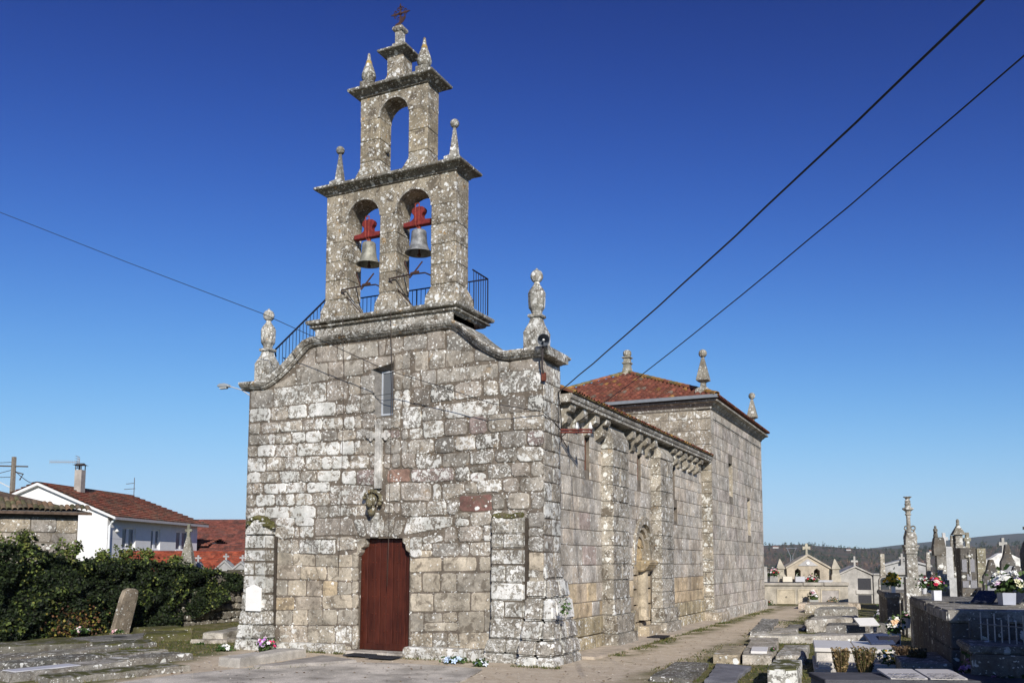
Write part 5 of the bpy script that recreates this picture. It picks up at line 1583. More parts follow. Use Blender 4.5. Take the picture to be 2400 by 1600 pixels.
# ivy: leaves in clumps over the wall
def leaf_cloud(mb, pts, size, rng, cols, flat=None):
    for p in pts:
        n = Vector((rng.gauss(0, 1), rng.gauss(0, 1), rng.gauss(0, 1) + .3))
        if flat:
            n += Vector(flat)
        n.normalize()
        a = n.orthogonal().normalized()
        a = (Matrix.Rotation(rng.uniform(0, 2 * pi), 3, n) @ a)
        b = n.cross(a)
        s = size * rng.uniform(.6, 1.35)
        c = rng.choice(cols)
        k = rng.uniform(.6, 1.35)
        mb.t = (c[0] * k, c[1] * k, c[2] * k, 0)
        p = Vector(p)
        mb.add([p - a * s * .5, p + b * s * .45 + n * s * .08, p + a * s * .62, p - b * s * .45 + n * s * .08], [(0, 1, 2), (0, 2, 3)])
IVY = [(.012, .020, .008), (.018, .030, .010), (.009, .016, .007), (.03, .046, .013), (.016, .022, .010)]
IVYL = [(.10, .13, .028), (.065, .095, .022), (.15, .16, .04), (.08, .11, .025)]
ri = random.Random(12)
mb = MB()
def ivy_top(y):
    return 2.38 - .33 * max(0, min(1, (y + 1.2) / 1.6)) + .16 * noise.noise(Vector((y * .45, 0, 1))) + .14 * noise.noise(Vector((y * 1.7, 3, 1))) - max(0, (y - 3.2)) * .11 + max(0, (-y - .5)) * .06
pts, ptl = [], []
for i in range(75000):
    y = ri.uniform(-9, 7.9)
    zt = ivy_top(y)
    zmin = GZ + (0 if y < 3.3 else max(0, (y - 4.4) * .42 + .2 * noise.noise(Vector((y * 2, 0, 7)))))
    if zmin > zt - .1:
        continue
    z = zmin + (zt - zmin) * (1 - ri.random() ** 1.25)
    bulge = .40 * noise.noise(Vector((y * .9, z * 1.1, 0))) + .26 * noise.noise(Vector((y * 2.9, z * 2.9, 4)))
    edge = 1 - max(0, (z - zt + .35) / .35) ** 2
    x = WX + (.16 + bulge) * edge + ri.uniform(-.12, .06)
    if abs(y - 1.4) < .36 and z < 1.35:
        x = min(x, WX + .45)
    if noise.noise(Vector((y * 1.3, z * 1.3, 9))) > .1 and ri.random() < .5:
        ptl.append((x + .05, y, z))
    else:
        pts.append((x, y, z))
leaf_cloud(mb, pts, .075, ri, IVY, (.7, -.1, .3))
leaf_cloud(mb, [p for i, p in enumerate(ptl) if i % 3 == 0], .082, ri, IVYL, (.7, -.2, .4))
leaf_cloud(mb, [p for i, p in enumerate(ptl) if i % 3], .078, ri, IVY, (.7, -.2, .4))
# top growth
pts = []
for i in range(11000):
    y = ri.uniform(-9, 6.2)
    pts.append((WX - .3 + ri.gauss(0, .28), y, ivy_top(y) + abs(ri.gauss(0, .07)) - .06))
leaf_cloud(mb, pts, .085, ri, IVY + IVY + IVYL, (.3, -.3, .8))
# dead bramble low down
pts = []
for i in range(420):
    y = ri.gauss(.3, .45)
    pts.append((WX + .42 + ri.uniform(-.15, .2), y, GZ + abs(ri.gauss(.3, .25))))
leaf_cloud(mb, pts, .07, ri, [(.14, .07, .03), (.10, .05, .03), (.18, .15, .03)])
ivy = mb.build('ivy', 'leaf', fixn=False)
tag(ivy, 'thick dark green ivy covering the churchyard wall on the left', 'ivy', kind='stuff')
# upright sprays above the wall, each a plant
def spray(x, y, z0, h, n, label, seed, tintset=None):
    r = random.Random(seed)
    t = thing('shrub_shoot', label, 'shrub', (x, y, z0), 'leafy shoots rising over the ivy wall')
    stem = MB((.07, .05, .03, 0))
    lv = MB()
    for k in range(n):
        a = r.uniform(0, 2 * pi)
        tip = Vector((x + r.gauss(0, .22) * h, y + r.gauss(0, .32) * h, z0 + h * r.uniform(.6, 1.05)))
        mid = Vector((x, y, z0)).lerp(tip, .5) + Vector((r.gauss(0, .04), r.gauss(0, .04), .08))
        stem.tube([(x, y, z0 - .25), mid, tip], .011, 4, .004)
        pts = []
        for q in range(34):
            u = r.uniform(.12, 1) ** .8
            p = Vector((x, y, z0)).lerp(mid, u * 2) if u < .5 else mid.lerp(tip, u * 2 - 1)
            pts.append(p + Vector((r.gauss(0, .06), r.gauss(0, .07), r.gauss(0, .05))))
        leaf_cloud(lv, pts, .085, r, tintset or (IVYL + IVYL + [(.03, .046, .013)]), (.3, -.5, .5))
    stem.build('stem', 'bark', t)
    lv.build('foliage', 'leaf', t, fixn=False)
for (y, z, h, n, lab, sd) in ((-2.4, 2.32, 0.55, 7, 'leafy shoots over the ivy at the far left edge', 1), (-1.1, 2.37, 0.68, 8, 'bushy shoots over the ivy, in front of the stone shed', 2),
                              (0.45, 2.42, 0.88, 7, 'tall shoots over the ivy at the right end of the stone shed', 3), (1.5, 2.37, 0.55, 4, 'thin shoots over the ivy below the white gable', 4),
                              (2.35, 2.32, 0.68, 5, 'shoots over the ivy at the corner of the white house', 5), (3.3, 2.22, 0.66, 5, 'sparse shoots over the ivy left of the orange roof', 6), (4.35, 2.07, 0.55, 5, 'low shoots over the ivy in front of the orange roof', 7)):
    spray(WX - .2, y, ivy_top(y) - .12, h * .85, n + 3, lab, sd)

# ------------------------------------------------------------------ stone shed
sn = Vector((.80, -.60)).normalized()
sd = Vector((.60, .80)).normalized()
shed = thing('stone_shed', 'low stone shed with a mossy barrel tile roof at the left edge', 'shed', (-20.5, 2, GZ))
E0 = Vector((-18.22, 3.0))       # right end of the visible wall
def SH(a, b, d):                 # a metres left of the right end, b height, d out
    p = E0 - sd * a + sn * d
    return (p.x, p.y, b)
m = MB((.16, .14, .11, 0))
m.prism([(0, -.3), (9.5, -.3), (9.5, 3.64), (0, 3.64)], [], SH, 0, -5)
m.build('wall', 'mortar', shed)
rsd = random.Random(14)
for q in courses(0, 4.3, 1.6, 3.5, rsd, (.30, .45), (.35, 1.0), .02):
    k = rsd.uniform(.8, 1.12)
    t = rsd.choice([(.33, .295, .245), (.36, .31, .235), (.30, .275, .24)])
    m = MB((t[0] * k, t[1] * k, t[2] * k, rsd.uniform(.1, .4)))
    q = [(a + rsd.uniform(-.02, .02), b + rsd.uniform(-.015, .015)) for a, b in q]
    stone_on(m, q, SH, rsd.uniform(.02, .05), rsd, .04, .015)
    m.build('stone', 'grave', shed)
m = MB((.10, .10, .10, 0))
m.prism([(-.35, 3.64), (5, 3.64), (5, 3.69), (-.35, 3.69)], [], SH, .22, .32)
m.build('gutter', 'paint', shed)
m = MB()
upv = Vector((-sn.x * .94 - sd.x * .12, -sn.y * .94 - sd.y * .12, .33)).normalized()
for i in range(36):
    for r in range(1 + int(i * .16)):
        k = rsd.uniform(.6, 1.15)
        t = rsd.choice([(.20, .15, .10), (.17, .14, .09), (.23, .15, .09), (.13, .12, .06)])
        m.tint(t[0] * k, t[1] * k, t[2] * k)
        a = -.32 + i * .155 + rsd.uniform(-.015, .015)
        p = Vector(SH(a, 3.72 + .02 * sin(i * .7), .38)) + upv * (r * .4)
        barrel(m, p, p + upv * .5, (0, 0, 1), .092, .075, 5)
m.build('roof_tile', 'tile', shed, fixn=False, kind='stuff')
m = MB((.10, .07, .05, 0))
p0, p1 = Vector(SH(-.4, 3.66, .36)), Vector(SH(9.5, 3.66, .36))
h1 = p1 + upv * 4.2; h0 = p1 + (p0 - p1) * .55 + upv * 4.2
dn = Vector((0, 0, -.08))
m.add([p0, p1, h1, h0, p0 + dn, p1 + dn, h1 + dn, h0 + dn], [(0, 1, 2, 3), (4, 5, 6, 7), (0, 1, 5, 4), (1, 2, 6, 5), (2, 3, 7, 6), (3, 0, 4, 7)])
m.build('roof', 'tile', shed)

# ------------------------------------------------------------------ white house
hd = Vector((-.345, .939)); hn = Vector((.939, .345)); H0 = Vector((-32.4, 16.2))
def HS(a, b, d):      # long wall: a metres from the near corner, d outward
    p = H0 + hd * a + hn * d
    return (p.x, p.y, b)
def HG(a, b, d):      # gable: a metres from the near corner leftwards
    p = H0 - hn * a - hd * d
    return (p.x, p.y, b)
house = thing('white_house', 'white rendered house with reddish tiled roof, chimney and tall windows', 'house', (H0.x, H0.y, -1))
GW, HL, EV, RG = 7.86, 10.9, 4.42, 6.3
m = MB((.76, .755, .74, 0))
m.prism([(0, -1), (GW, -1), (GW, EV), (GW / 2, RG - .12), (0, EV)], [], HG, 0, -.3)
m.prism([(.3, -1), (HL, -1), (HL, EV), (.3, EV)], [[(a, 2.72), (b, 2.72), (b, 3.9), (a, 3.9)] for a, b in ((1.55, 3.0), (4.76, 5.9), (7.93, 9.64))], HS, 0, -.25)
m.build('wall', 'plaster', house)
for a, b in ((1.55, 3.0), (4.76, 5.9), (7.93, 9.64)):
    fr = MB((.78, .78, .77, 0))
    mid = (a + b) / 2
    for x0, x1, z0, z1 in ((a, a + .09, 2.72, 3.9), (b - .09, b, 2.72, 3.9), (a + .09, b - .09, 3.82, 3.9), (a + .09, b - .09, 2.72, 2.80), (mid - .13, mid + .13, 2.80, 3.82)):
        fr.prism([(x0, z0), (x1, z0), (x1, z1), (x0, z1)], [], HS, -.10, -.16)
    fr.prism([(a - .06, 2.64), (b + .06, 2.64), (b + .06, 2.715), (a - .06, 2.715)], [], HS, .06, -.1)
    fr = fr.build('window', 'paint', house)
    for x0, x1 in ((a + .09, mid - .13), (mid + .13, b - .09)):
        g = MB((.12, .14, .17, 0))
        g.prism([(x0, 2.8), (x1, 2.8), (x1, 3.82), (x0, 3.82)], [], HS, -.135, -.145)
        g.build('pane', 'polished', fr)
# render joints
m = MB((.45, .44, .43, 0))
for z in (3.25, 2.35):
    for x0, x1 in ((.0, 1.5), (3.05, 4.7), (5.95, 7.9), (9.7, HL)):
        m.prism([(x0, z), (x1, z), (x1, z + .015), (x0, z + .015)], [], HS, .004, -.02)
m.build('render_joint', 'plaster', house)
def tiled_slope(m, A, B, Cc, D, rows, cols_t, rng, step=.075, th=.1):
    """courses of tiles as small steps from the eave A-B up to the ridge D-C"""
    A, B, Cc, D = map(Vector, (A, B, Cc, D))
    n = (B - A).cross(D - A).normalized()
    if n.z < 0:
        n = -n
    K = 26
    for r in range(rows):
        t0, t1 = r / rows, (r + 1.12) / rows
        for k in range(K):
            u0, u1 = k / K, (k + 1) / K
            c = rng.choice(cols_t); q = rng.uniform(.75, 1.15)
            m.tint(c[0] * q, c[1] * q, c[2] * q)
            def P(u, t):
                return A.lerp(B, u).lerp(D.lerp(Cc, u), min(t, 1))
            j = rng.uniform(0, .012)
            m.add([P(u0, t0) + n * (step + j), P(u1, t0) + n * (step + j), P(u1, t1), P(u0, t1), P(u0, t0) - n * .03, P(u1, t0) - n * .03],
                  [(0, 1, 2, 3), (4, 5, 1, 0)])
rh = random.Random(77)
HT = [(.42, .17, .10), (.37, .14, .085), (.45, .20, .12), (.31, .16, .10), (.38, .21, .13), (.26, .17, .11)]
m = MB()
ov = .55
tiled_slope(m, HS(-.25, EV - .02, ov), HS(HL + .5, EV - .02, ov), HS(HL - 1.6, RG, -GW / 2), HS(-.25, RG, -GW / 2), 15, HT, rh)
tiled_slope(m, HS(HL + .5, EV - .02, ov), HS(HL + .5, EV - .02, -GW - ov), HS(HL - 1.6, RG, -GW / 2 - .01), HS(HL - 1.6, RG, -GW / 2), 15, HT, rh)
tiled_slope(m, HS(HL + .5, EV - .02, -GW - ov), HS(-.25, EV - .02, -GW - ov), HS(-.25, RG, -GW / 2), HS(HL - 1.6, RG, -GW / 2), 15, HT, rh)
m.build('roof', 'tile', house, fixn=False)
m = MB((.70, .70, .69, 0))
m.prism([(-.55, EV - .16), (GW / 2, RG - .2), (GW + .55, EV - .16), (GW + .55, EV - .04), (GW / 2, RG - .06), (-.55, EV - .04)], [], HG, -.1, .26)
m.build('bargeboard', 'plaster', house)
m = MB((.40, .38, .38, 0))
m.prism([(-.2, EV - .17), (HL + .45, EV - .17), (HL + .45, EV - .03), (-.2, EV - .03)], [], HS, .42, .56)
m.build('gutter', 'paint', house)
m = MB((.70, .72, .72, 0))
m.tube([HS(.1, EV - .1, .45), HS(.08, EV - .3, .2), HS(.08, EV - .5, .07), HS(.08, 0, .07)], .06, 8)
m.build('downpipe', 'paint', house)
m = MB((.72, .72, .70, 0))
m.prism([(.75, 3.62), (1.05, 3.62), (1.05, 3.88), (.75, 3.88)], [], HS, .01, .18)
m.build('meter_box', 'paint', house, bevel=.03)
ch = MB((.34, .315, .28, 0))
cpos = HS(2.2, 5.7, -3.0)
ch.obox(cpos, .43, .4, 1.45, atan2(hd.y, hd.x))
ch = ch.build('chimney', 'cement', house)
m = MB((.09, .085, .08, 0))
for sx_ in (-1, 1):
    for sy_ in (-1, 1):
        p = H0 + hd * (2.2 + sx_ * .2) + hn * (-3.0 + sy_ * .16)
        m.tube([(p.x, p.y, 7.15), (p.x, p.y, 7.42)], .03, 5)
m.frust(cpos[0], cpos[1], [(.34, .3, 7.42), (.2, .2, 7.47), (.04, .2, 7.54)], atan2(hd.y, hd.x))
m.build('chimney_cap', 'rust', ch)
an = thing('tv_antenna', 'long comb-like television antenna on the chimney of the white house', 'antenna', (cpos[0], cpos[1], 7.1))
m = MB((.30, .31, .32, 0))
q0 = Vector((cpos[0] - .25, cpos[1] + .1, 7.0))
m.tube([q0, q0 + Vector((0, 0, .85))], .03, 5)
m.build('mast', 'iron', an)
m = MB((.34, .36, .38, 0))
tipv = Vector((-.93, -.36, .02))
b0 = q0 + Vector((0, 0, .62))
m.tube([b0, b0 + tipv * 1.75], .022, 5)
for k in range(13):
    p = b0 + tipv * (.3 + k * .12)
    m.tube([p - Vector((0, 0, .11)), p + Vector((0, 0, .11))], .014, 4)
m.build('boom', 'iron', an)
m = MB((.40, .42, .44, 0))
for k in range(6):
    z = -.33 + k * .13
    m.tube([b0 + Vector((-.22, .2, z)), b0 + Vector((-.02, -.25, z * 1.05))], .016, 4)
m.tube([b0 + Vector((-.12, 0, -.35)), b0 + Vector((-.12, 0, .35))], .02, 4)
m.build('reflector', 'iron', an)
a2 = HS(HL - 1.9, 6.2, -GW / 2 + .5)
m = MB((.12, .12, .13, 0))
m.tube([a2, (a2[0], a2[1], 7.35)], .025, 5)
m.tube([(a2[0] - .5, a2[1] - .2, 6.95), (a2[0], a2[1], 7.0)], .02, 4)
m.tube([(a2[0] - .6, a2[1] - .25, 6.6), (a2[0] + .1, a2[1], 6.65)], .02, 4)
tag(m.build('tv_antenna', 'iron'), 'small dark antenna at the far end of the white house ridge', 'antenna')

# ------------------------------------------------------------------ roofs right of the white house
def simple_house(name, label, corner, d, L, depth, ev, rg_, wallt, cols_t, rows=14, base=-1, rake=.5):
    d = Vector(d).normalized(); n = Vector((d.y, -d.x))
    if n.dot(Vector((CAM.x - corner[0], CAM.y - corner[1]))) < 0:
        n = -n
    c = Vector(corner)
    def F(a, b, e):
        p = c + d * a + n * e
        return (p.x, p.y, b)
    t = thing(name, label, 'house', (c.x, c.y, base))
    m = MB((*wallt, 0))
    m.prism([(0, base), (L, base), (L, ev), (0, ev)], [], F, 0, -depth)
    m.prism([(0, ev), (-depth, ev), (-depth / 2, rg_ - .1)], [], lambda a, b, e: F(e, b, a), .05, L - .05)
    m.build('wall', 'plaster', t)
    m = MB()
    tiled_slope(m, F(-rake, ev - .02, .45), F(L + rake, ev - .02, .45), F(L + rake, rg_, -depth / 2), F(-rake, rg_, -depth / 2), rows, cols_t, rh)
    tiled_slope(m, F(L + rake, ev - .02, -depth - .45), F(-rake, ev - .02, -depth - .45), F(-rake, rg_, -depth / 2), F(L + rake, rg_, -depth / 2), rows, cols_t, rh)
    m.build('roof', 'tile', t, fixn=False)
    return t, F
D2 = (.93, .40)
BR = [(.21, .075, .055), (.18, .066, .05), (.24, .09, .064), (.15, .068, .054)]
simple_house('tiled_house', 'large brown-red roof directly right of the white house, its ridge level', (-44.6, 32.0), D2, 12, 9, 2.9, 5.35, (.5, .48, .44), BR, 18)
t, F = simple_house('canopy_house', 'lean-to with a dark open porch and cream wall between the tiled roofs', (-39.5, 26.3), D2, 3.1, 3.4, 3.1, 3.55, (.55, .51, .44), BR, 6)
simple_house('tiled_house', 'lower brown-red roof in front of the large one, beside the left pilaster', (-36.4, 25.6), D2, 6, 5, 2.0, 3.2, (.16, .13, .12), BR, 9)
OR_ = [(.33, .085, .045), (.28, .07, .04), (.36, .10, .055), (.24, .075, .045)]
simple_house('orange_roof_house', 'low building with a bright orange tiled roof behind the ivy wall', (-26.3, 11.7), (.9, .43), 6.2, 3.0, 1.55, 2.55, (.4, .38, .35), OR_, 9, rake=.2)
simple_house('tiled_house', 'distant brown roof rising at the edge of the facade', (-39.0, 39.5), D2, 5, 7, 3.6, 6.4, (.3, .28, .25), BR, 10)

# stone steeple grave marker with cross, niche gables, plaques beyond the wall
stp = thing('steeple_tomb', 'pointed grey stone grave steeple with a small cross, before the orange roof', 'grave monument', (-17.25, 6.95, GZ))
m = MB((.25, .24, .20, .3))
m.frust(-17.25, 6.95, [(.27, .2, 0), (.27, .2, 1.75), (.25, .19, 1.95), (.07, .06, 2.92), (.06, .06, 2.97)], radians(20))
m.build('spire', 'grave', stp, bevel=.02)
m = MB((.22, .21, .17, .3))
m.frust(-17.5, 6.7, [(.2, .2, 0), (.22, .22, 1.8), (.16, .16, 2.1), (.05, .05, 2.25)], radians(20))
m.build('side_volute', 'grave', stp, bevel=.03)
m = MB((.20, .20, .15, .2))
m.frust(-17.25, 6.95, [(.05, .05, 2.94), (.05, .05, 3.42)], radians(20))
m.obox((-17.25, 6.95, 3.14), .26, .09, .1, radians(20))
m.build('cross', 'grave', stp, bevel=.01)
def gable_niche(x, y, rz, w, zb, ze, zt, label, group):
    t = thing('niche_tomb', label, 'grave niche', (x, y, GZ), group)
    R = Matrix.Rotation(rz, 3, 'Z')
    def G(a, b, d):
        v = R @ Vector((a, -d, 0))
        return (x + v.x, y + v.y, b)
    m = MB((.30, .30, .295, .05))
    m.prism([(-w / 2, GZ), (w / 2, GZ), (w / 2, ze), (0, zt), (-w / 2, ze)], [[(-w * .36, zb), (w * .36, zb), (w * .36, ze - .22), (-w * .36, ze - .22)]], G, 0, -.6)
    m.build('front', 'cement', t)
    m = MB((.33, .33, .32, .05))
    m.prism([(-w / 2 - .06, ze - .03), (0, zt - .02), (w / 2 + .06, ze - .03), (w / 2 + .06, ze + .05), (0, zt + .07), (-w / 2 - .06, ze + .05)], [], G, .06, -.62)
    m.build('gable', 'cement', t)
    m = MB((.07, .08, .095, 0))
    m.prism([(-w * .36, zb), (w * .36, zb), (w * .36, ze - .22), (-w * .36, ze - .22)], [], G, -.1, -.14)
    m.build('slab', 'polished', t)
    m = MB((.36, .36, .35, .05))
    m.prism([(-.035, zt), (.035, zt), (.035, zt + .32), (-.035, zt + .32)], [], G, -.2, -.27)
    m.prism([(-.12, zt + .17), (.12, zt + .17), (.12, zt + .24), (-.12, zt + .24)], [], G, -.195, -.275)
    m.build('cross', 'cement', t, bevel=.005)
gable_niche(-18.2, 9.85, radians(28), .62, .9, 1.72, 2.05, 'left grey gabled burial niche with a cross below the orange roof', 'gabled niches by the left wall')
gable_niche(-17.62, 10.16, radians(28), .62, .9, 1.70, 2.0, 'right grey gabled burial niche with a cross, next to the pilaster', 'gabled niches by the left wall')
gable_niche(-18.85, 9.0, radians(28), .5, .8, 1.5, 1.98, 'narrow grey gabled niche with twin small crosses beside the steeple', 'gabled niches by the left wall')
m = MB((.17, .2, .25, 0))
for dx, h in ((0, 2.06), (.28, 2.10)):
    m.obox((-18.1 + dx, 7.62 + dx * .43, GZ), .25, .05, h - GZ, radians(25))
m.build
tag(m.build('grave_plaque', 'polished'), 'pair of blue-grey upright memorial plates beside the stone steeple', 'memorial plate')

# utility pole with lamp and wires
pl_ = thing('utility_pole', 'concrete utility pole with insulators and wires behind the shed', 'utility pole', (-47.98, 21.7, -2))
m = MB((.22, .19, .15, 0))
m.frust(-47.98, 21.7, [(.17, .15, -2), (.11, .10, 8.95)])
m.build('post', 'bark', pl_)
m = MB((.10, .09, .08, 0))
m.tube([(-49.3, 21.0, 8.35), (-47.1, 22.1, 8.30)], .05, 5)
m.tube([(-48.1, 21.7, 8.0), (-47.4, 22.0, 7.8), (-47.6, 21.9, 7.4)], .05, 5)
m.build('crossarm', 'iron', pl_)
m = MB((.55, .57, .57, 0))
m.tube([(-48.1, 21.6, 6.9), (-49.2, 21.1, 7.5), (-49.9, 20.8, 7.55)], .04, 5)
m.ball((-50.1, 20.7, 7.55), .2, 8, 6, (1.8, 1, .6))
m.build('lamp', 'paint', pl_)
for i, (a, b, lab) in enumerate((((-47.98, 21.7, 8.6), (-60, 14, 8.6), 'wire from the utility pole leaving the picture at the left'),
                                 ((-47.98, 21.7, 7.6), (-58, 14, 7.9), 'lower wire from the utility pole leaving at the left'),
                                 ((-47.98, 21.7, 8.1), (-57, 14, 5.2), 'guy wire slanting down left from the utility pole'),
                                 ((-47.8, 21.7, 8.0), (-40.3, 18.4, 6.45), 'wire from the utility pole down to the white house gable'))):
    wire('overhead_wire', sagline(a, b, .25, 12), .022, lab, 'wire', (.05, .05, .055), 'wires of the utility pole')

# ------------------------------------------------------------------ cemetery right of the church
RG_ = 'low stone graves right of the church'
def quad_fix(p):
    return p
slab([(2.55, 9.3), (3.0, 9.7), (2.4, 15.6), (1.85, 15.5)], .13, 'long rough wedge of grey stone lying beside the earth path', L=.5, group=RG_, tint=(.22, .21, .195), jit=.05)
slab([(3.25, 11.4), (3.85, 11.9), (3.6, 13.4), (3.1, 13.3)], .1, 'flat dark grave slab between the wedge stone and the long kerb', L=.15, group=RG_, tint=(.2, .19, .18))
slab([(3.2, 8.9), (3.9, 9.0), (3.7, 11.0), (3.05, 10.9)], .15, 'smooth pale square grave slab behind the long white kerb', L=.1, group=RG_, tint=(.39, .36, .31))
slab([(3.0, 7.0), (4.82, 7.55), (4.7, 8.3), (2.95, 7.8)], .2, 'long whitish kerb stone lying across the graves', L=.25, group=RG_, tint=(.46, .43, .37))
slab([(3.24, 1.6), (3.78, 1.66), (3.5, 3.9), (2.98, 3.9)], .2, 'ochre-tinted grave slab nearest the sandy path', L=.15, group=RG_, tint=(.40, .335, .235))
slab([(3.83, 1.76), (4.44, 1.9), (3.85, 6.5), (3.15, 6.4)], .2, 'pale grave slab bearing a thick white plaque', L=.35, group=RG_, tint=(.40, .36, .30), plaque=([(3.95, 2.15), (4.28, 2.22), (4.12, 3.3), (3.78, 3.22)], (.66, .64, .61), 'marble', .05))
slab([(4.48, 2.0), (5.06, 2.25), (4.8, 4.8), (4.28, 4.5)], .2, 'crusted ribbed grave slab beside the white tomb', L=.6, group=RG_, tint=(.36, .33, .28))
slab([(3.85, -1.6), (4.36, -1.72), (4.2, 1.05), (3.42, 1.15)], .07, 'smooth slate-grey grave slab in the foreground', L=.03, group=RG_, tint=(.155, .155, .17), mat='cement', plaque=([(3.95, -.9), (4.22, -.93), (4.1, .3), (3.75, .3)], (.20, .20, .215), 'cement', -.024))
slab([(2.85, -1.75), (3.62, -1.7), (3.3, 1.05), (2.62, 1.0)], .08, 'dark lichen-speckled grave slab at the lower edge of the picture', L=.45, group=RG_, tint=(.15, .14, .125))
slab([(4.95, -1.67), (5.45, -1.45), (5.25, .2), (4.75, 0.0)], .32, 'squat mossy white-crusted stone block in the foreground grass', L=.75, group=RG_, mat='mossy', tint=(.26, .25, .22))
slab([(1.7, 25.4), (4.3, 26.4), (4.1, 27.6), (1.6, 26.8)], .26, 'pale low tomb slab directly before the gabled pantheon', L=.2, group=RG_, tint=(.43, .36, .28))
slab([(2.4, 22.3), (4.1, 23.5), (3.9, 25), (2.4, 24)], .34, 'second pale tomb slab, a step before the pantheon', L=.35, group=RG_, tint=(.37, .33, .26))
slab([(3.3, 18.1), (4.75, 19.5), (4.5, 21.5), (3.2, 20.4)], .36, 'pebbly grey tomb block in the middle row of the right graves', L=.4, group=RG_, tint=(.31, .29, .25))
slab([(3.5, 14.1), (5.0, 15.8), (4.85, 17.5), (3.4, 16.3)], .2, 'low ribbed dark slab in front of the pebbly block', L=.25, group=RG_, tint=(.24, .225, .2))
slab([(3.96, 11.2), (5.3, 13.2), (5.1, 14.8), (3.85, 13.4)], .38, 'pale stone tomb with a tilted white marble panel', L=.3, group=RG_, tint=(.40, .37, .32))
slab([(4.7, 9.5), (6.25, 10.7), (6.05, 12), (4.55, 11)], .34, 'dark grey tomb slab with a worn lid behind the white tomb', L=.3, group=RG_, tint=(.19, .18, .165))
pv = MB((.62, .61, .58, 0))
pv.obox((5.85, 9.5, .30), .62, .05, .36, radians(35), rx=radians(-58))
tag(pv.build('marble_panel', 'marble', bevel=.008), 'tilted white marble panel leaning on a low tomb', 'panel')
slab([(4.55, 7.6), (6.4, 8.7), (6.2, 9.6), (4.5, 8.6)], .2, 'wide pale grey tomb lid just behind the white tomb', L=.2, group=RG_, tint=(.35, .33, .30))

def R2(a):
    return Matrix.Rotation(a, 3, 'Z')
def tombbox(t, name, x, y, rz, a0, a1, b0, b1, z0, z1, tint, mat, bevel=.012, seg=1):
    m = MB(tint)
    c, s = cos(rz), sin(rz)
    pts = [(x + a * c - b * s, y + a * s + b * c) for a, b in ((a0, b0), (a1, b0), (a1, b1), (a0, b1))]
    m.add([(p[0], p[1], z0) for p in pts] + [(p[0], p[1], z1) for p in pts], [(0, 3, 2, 1), (4, 5, 6, 7), (0, 1, 5, 4), (1, 2, 6, 5), (2, 3, 7, 6), (3, 0, 4, 7)])
    return m.build(name, mat, t, bevel=bevel, seg=seg)
# white stepped tomb
wx, wy, wr = 5.45, .95, radians(8)
wt = thing('white_tomb', 'low stepped white marble tomb with two lid panels', 'tomb', (wx, wy, GZ))
WHT = (.56, .525, .465, .05)
tombbox(wt, 'base', wx, wy, wr, -.05, 1.9, -.42, 2.0, GZ - .05, .06, (.42, .40, .37, .1), 'cement')
tombbox(wt, 'body', wx, wy, wr, .0, 1.75, .0, 1.85, .06, .33, WHT, 'cement')
tombbox(wt, 'lid', wx, wy, wr, -.03, .72, -.05, 1.8, .33, .41, (.62, .59, .535, 0), 'marble')
tombbox(wt, 'lid', wx, wy, wr, .73, 1.45, -.05, 1.8, .33, .41, (.62, .59, .535, 0), 'marble')
tombbox(wt, 'step', wx, wy, wr, .03, 1.85, -.38, -.02, .06, .16, WHT, 'cement')
bk = thing('memorial_book', 'blue-black polished granite memorial propped open on the white tomb', 'memorial plate', (6.6, 2.1, .41))
m = MB((.045, .06, .11, 0))
m.obox((6.62, 2.1, .42), .52, .05, .36, radians(32), rx=radians(-60))
m.build('plate', 'polished', bk, bevel=.006)
m = MB((.03, .03, .04, 0))
m.obox((6.70, 2.32, .41), .46, .10, .17, radians(32))
m.build('rest', 'polished', bk)

# dried shrubs in front of the white tomb
DRY = [(.22, .155, .07), (.17, .115, .055), (.26, .19, .10), (.10, .095, .03)]
def dry_shrub(x, y, h, w, label, seed, cols=DRY):
    r = random.Random(seed)
    t = thing('dried_shrub', label, 'shrub', (x, y, .0), 'dried clipped shrubs before the white tomb')
    z0 = GZ + .12
    m = MB()
    for k in range(150):
        a = r.uniform(0, 2 * pi); q = sqrt(r.random())
        top = (x + w * .5 * q * cos(a), y + w * .5 * q * sin(a), z0 + h * r.uniform(.75, 1))
        bot = (x + w * .22 * q * cos(a), y + w * .22 * q * sin(a), z0)
        c = r.choice(cols); kk = r.uniform(.7, 1.2)
        m.tint(c[0] * kk, c[1] * kk, c[2] * kk)
        m.tube([bot, ((bot[0] + top[0]) / 2 + r.gauss(0, .012), (bot[1] + top[1]) / 2 + r.gauss(0, .012), (bot[2] + top[2]) / 2), top], .007, 3, .003)
    m.build('branch', 'bark', t, kind='stuff')
    m = MB()
    pts = []
    for k in range(520):
        a = r.uniform(0, 2 * pi); q = r.random() ** .4; u = r.uniform(.12, 1)
        rad = w * (.24 + .28 * u) * q
        pts.append((x + rad * cos(a), y + rad * sin(a), z0 + h * u))
    leaf_cloud(m, pts, .045, r, cols, (0, -.3, .8))
    m.build('foliage', 'leaf', t, fixn=False, kind='stuff')
dry_shrub(6.0, .02, .46, .34, 'leftmost straw-brown dried shrub in front of the white tomb', 1)
dry_shrub(6.4, .16, .48, .46, 'larger straw-brown dried shrub with green leaves in it, second from left', 2, DRY + [(.09, .11, .03)])
dry_shrub(6.98, 1.2, .44, .34, 'dense dark brown dried shrub beside the yellow flowers', 3, [(.13, .085, .05), (.10, .07, .04)])
dry_shrub(7.28, .75, .44, .34, 'dried shrub standing in shade, right of the dense brown one', 4, [(.10, .075, .04), (.07, .06, .03)])

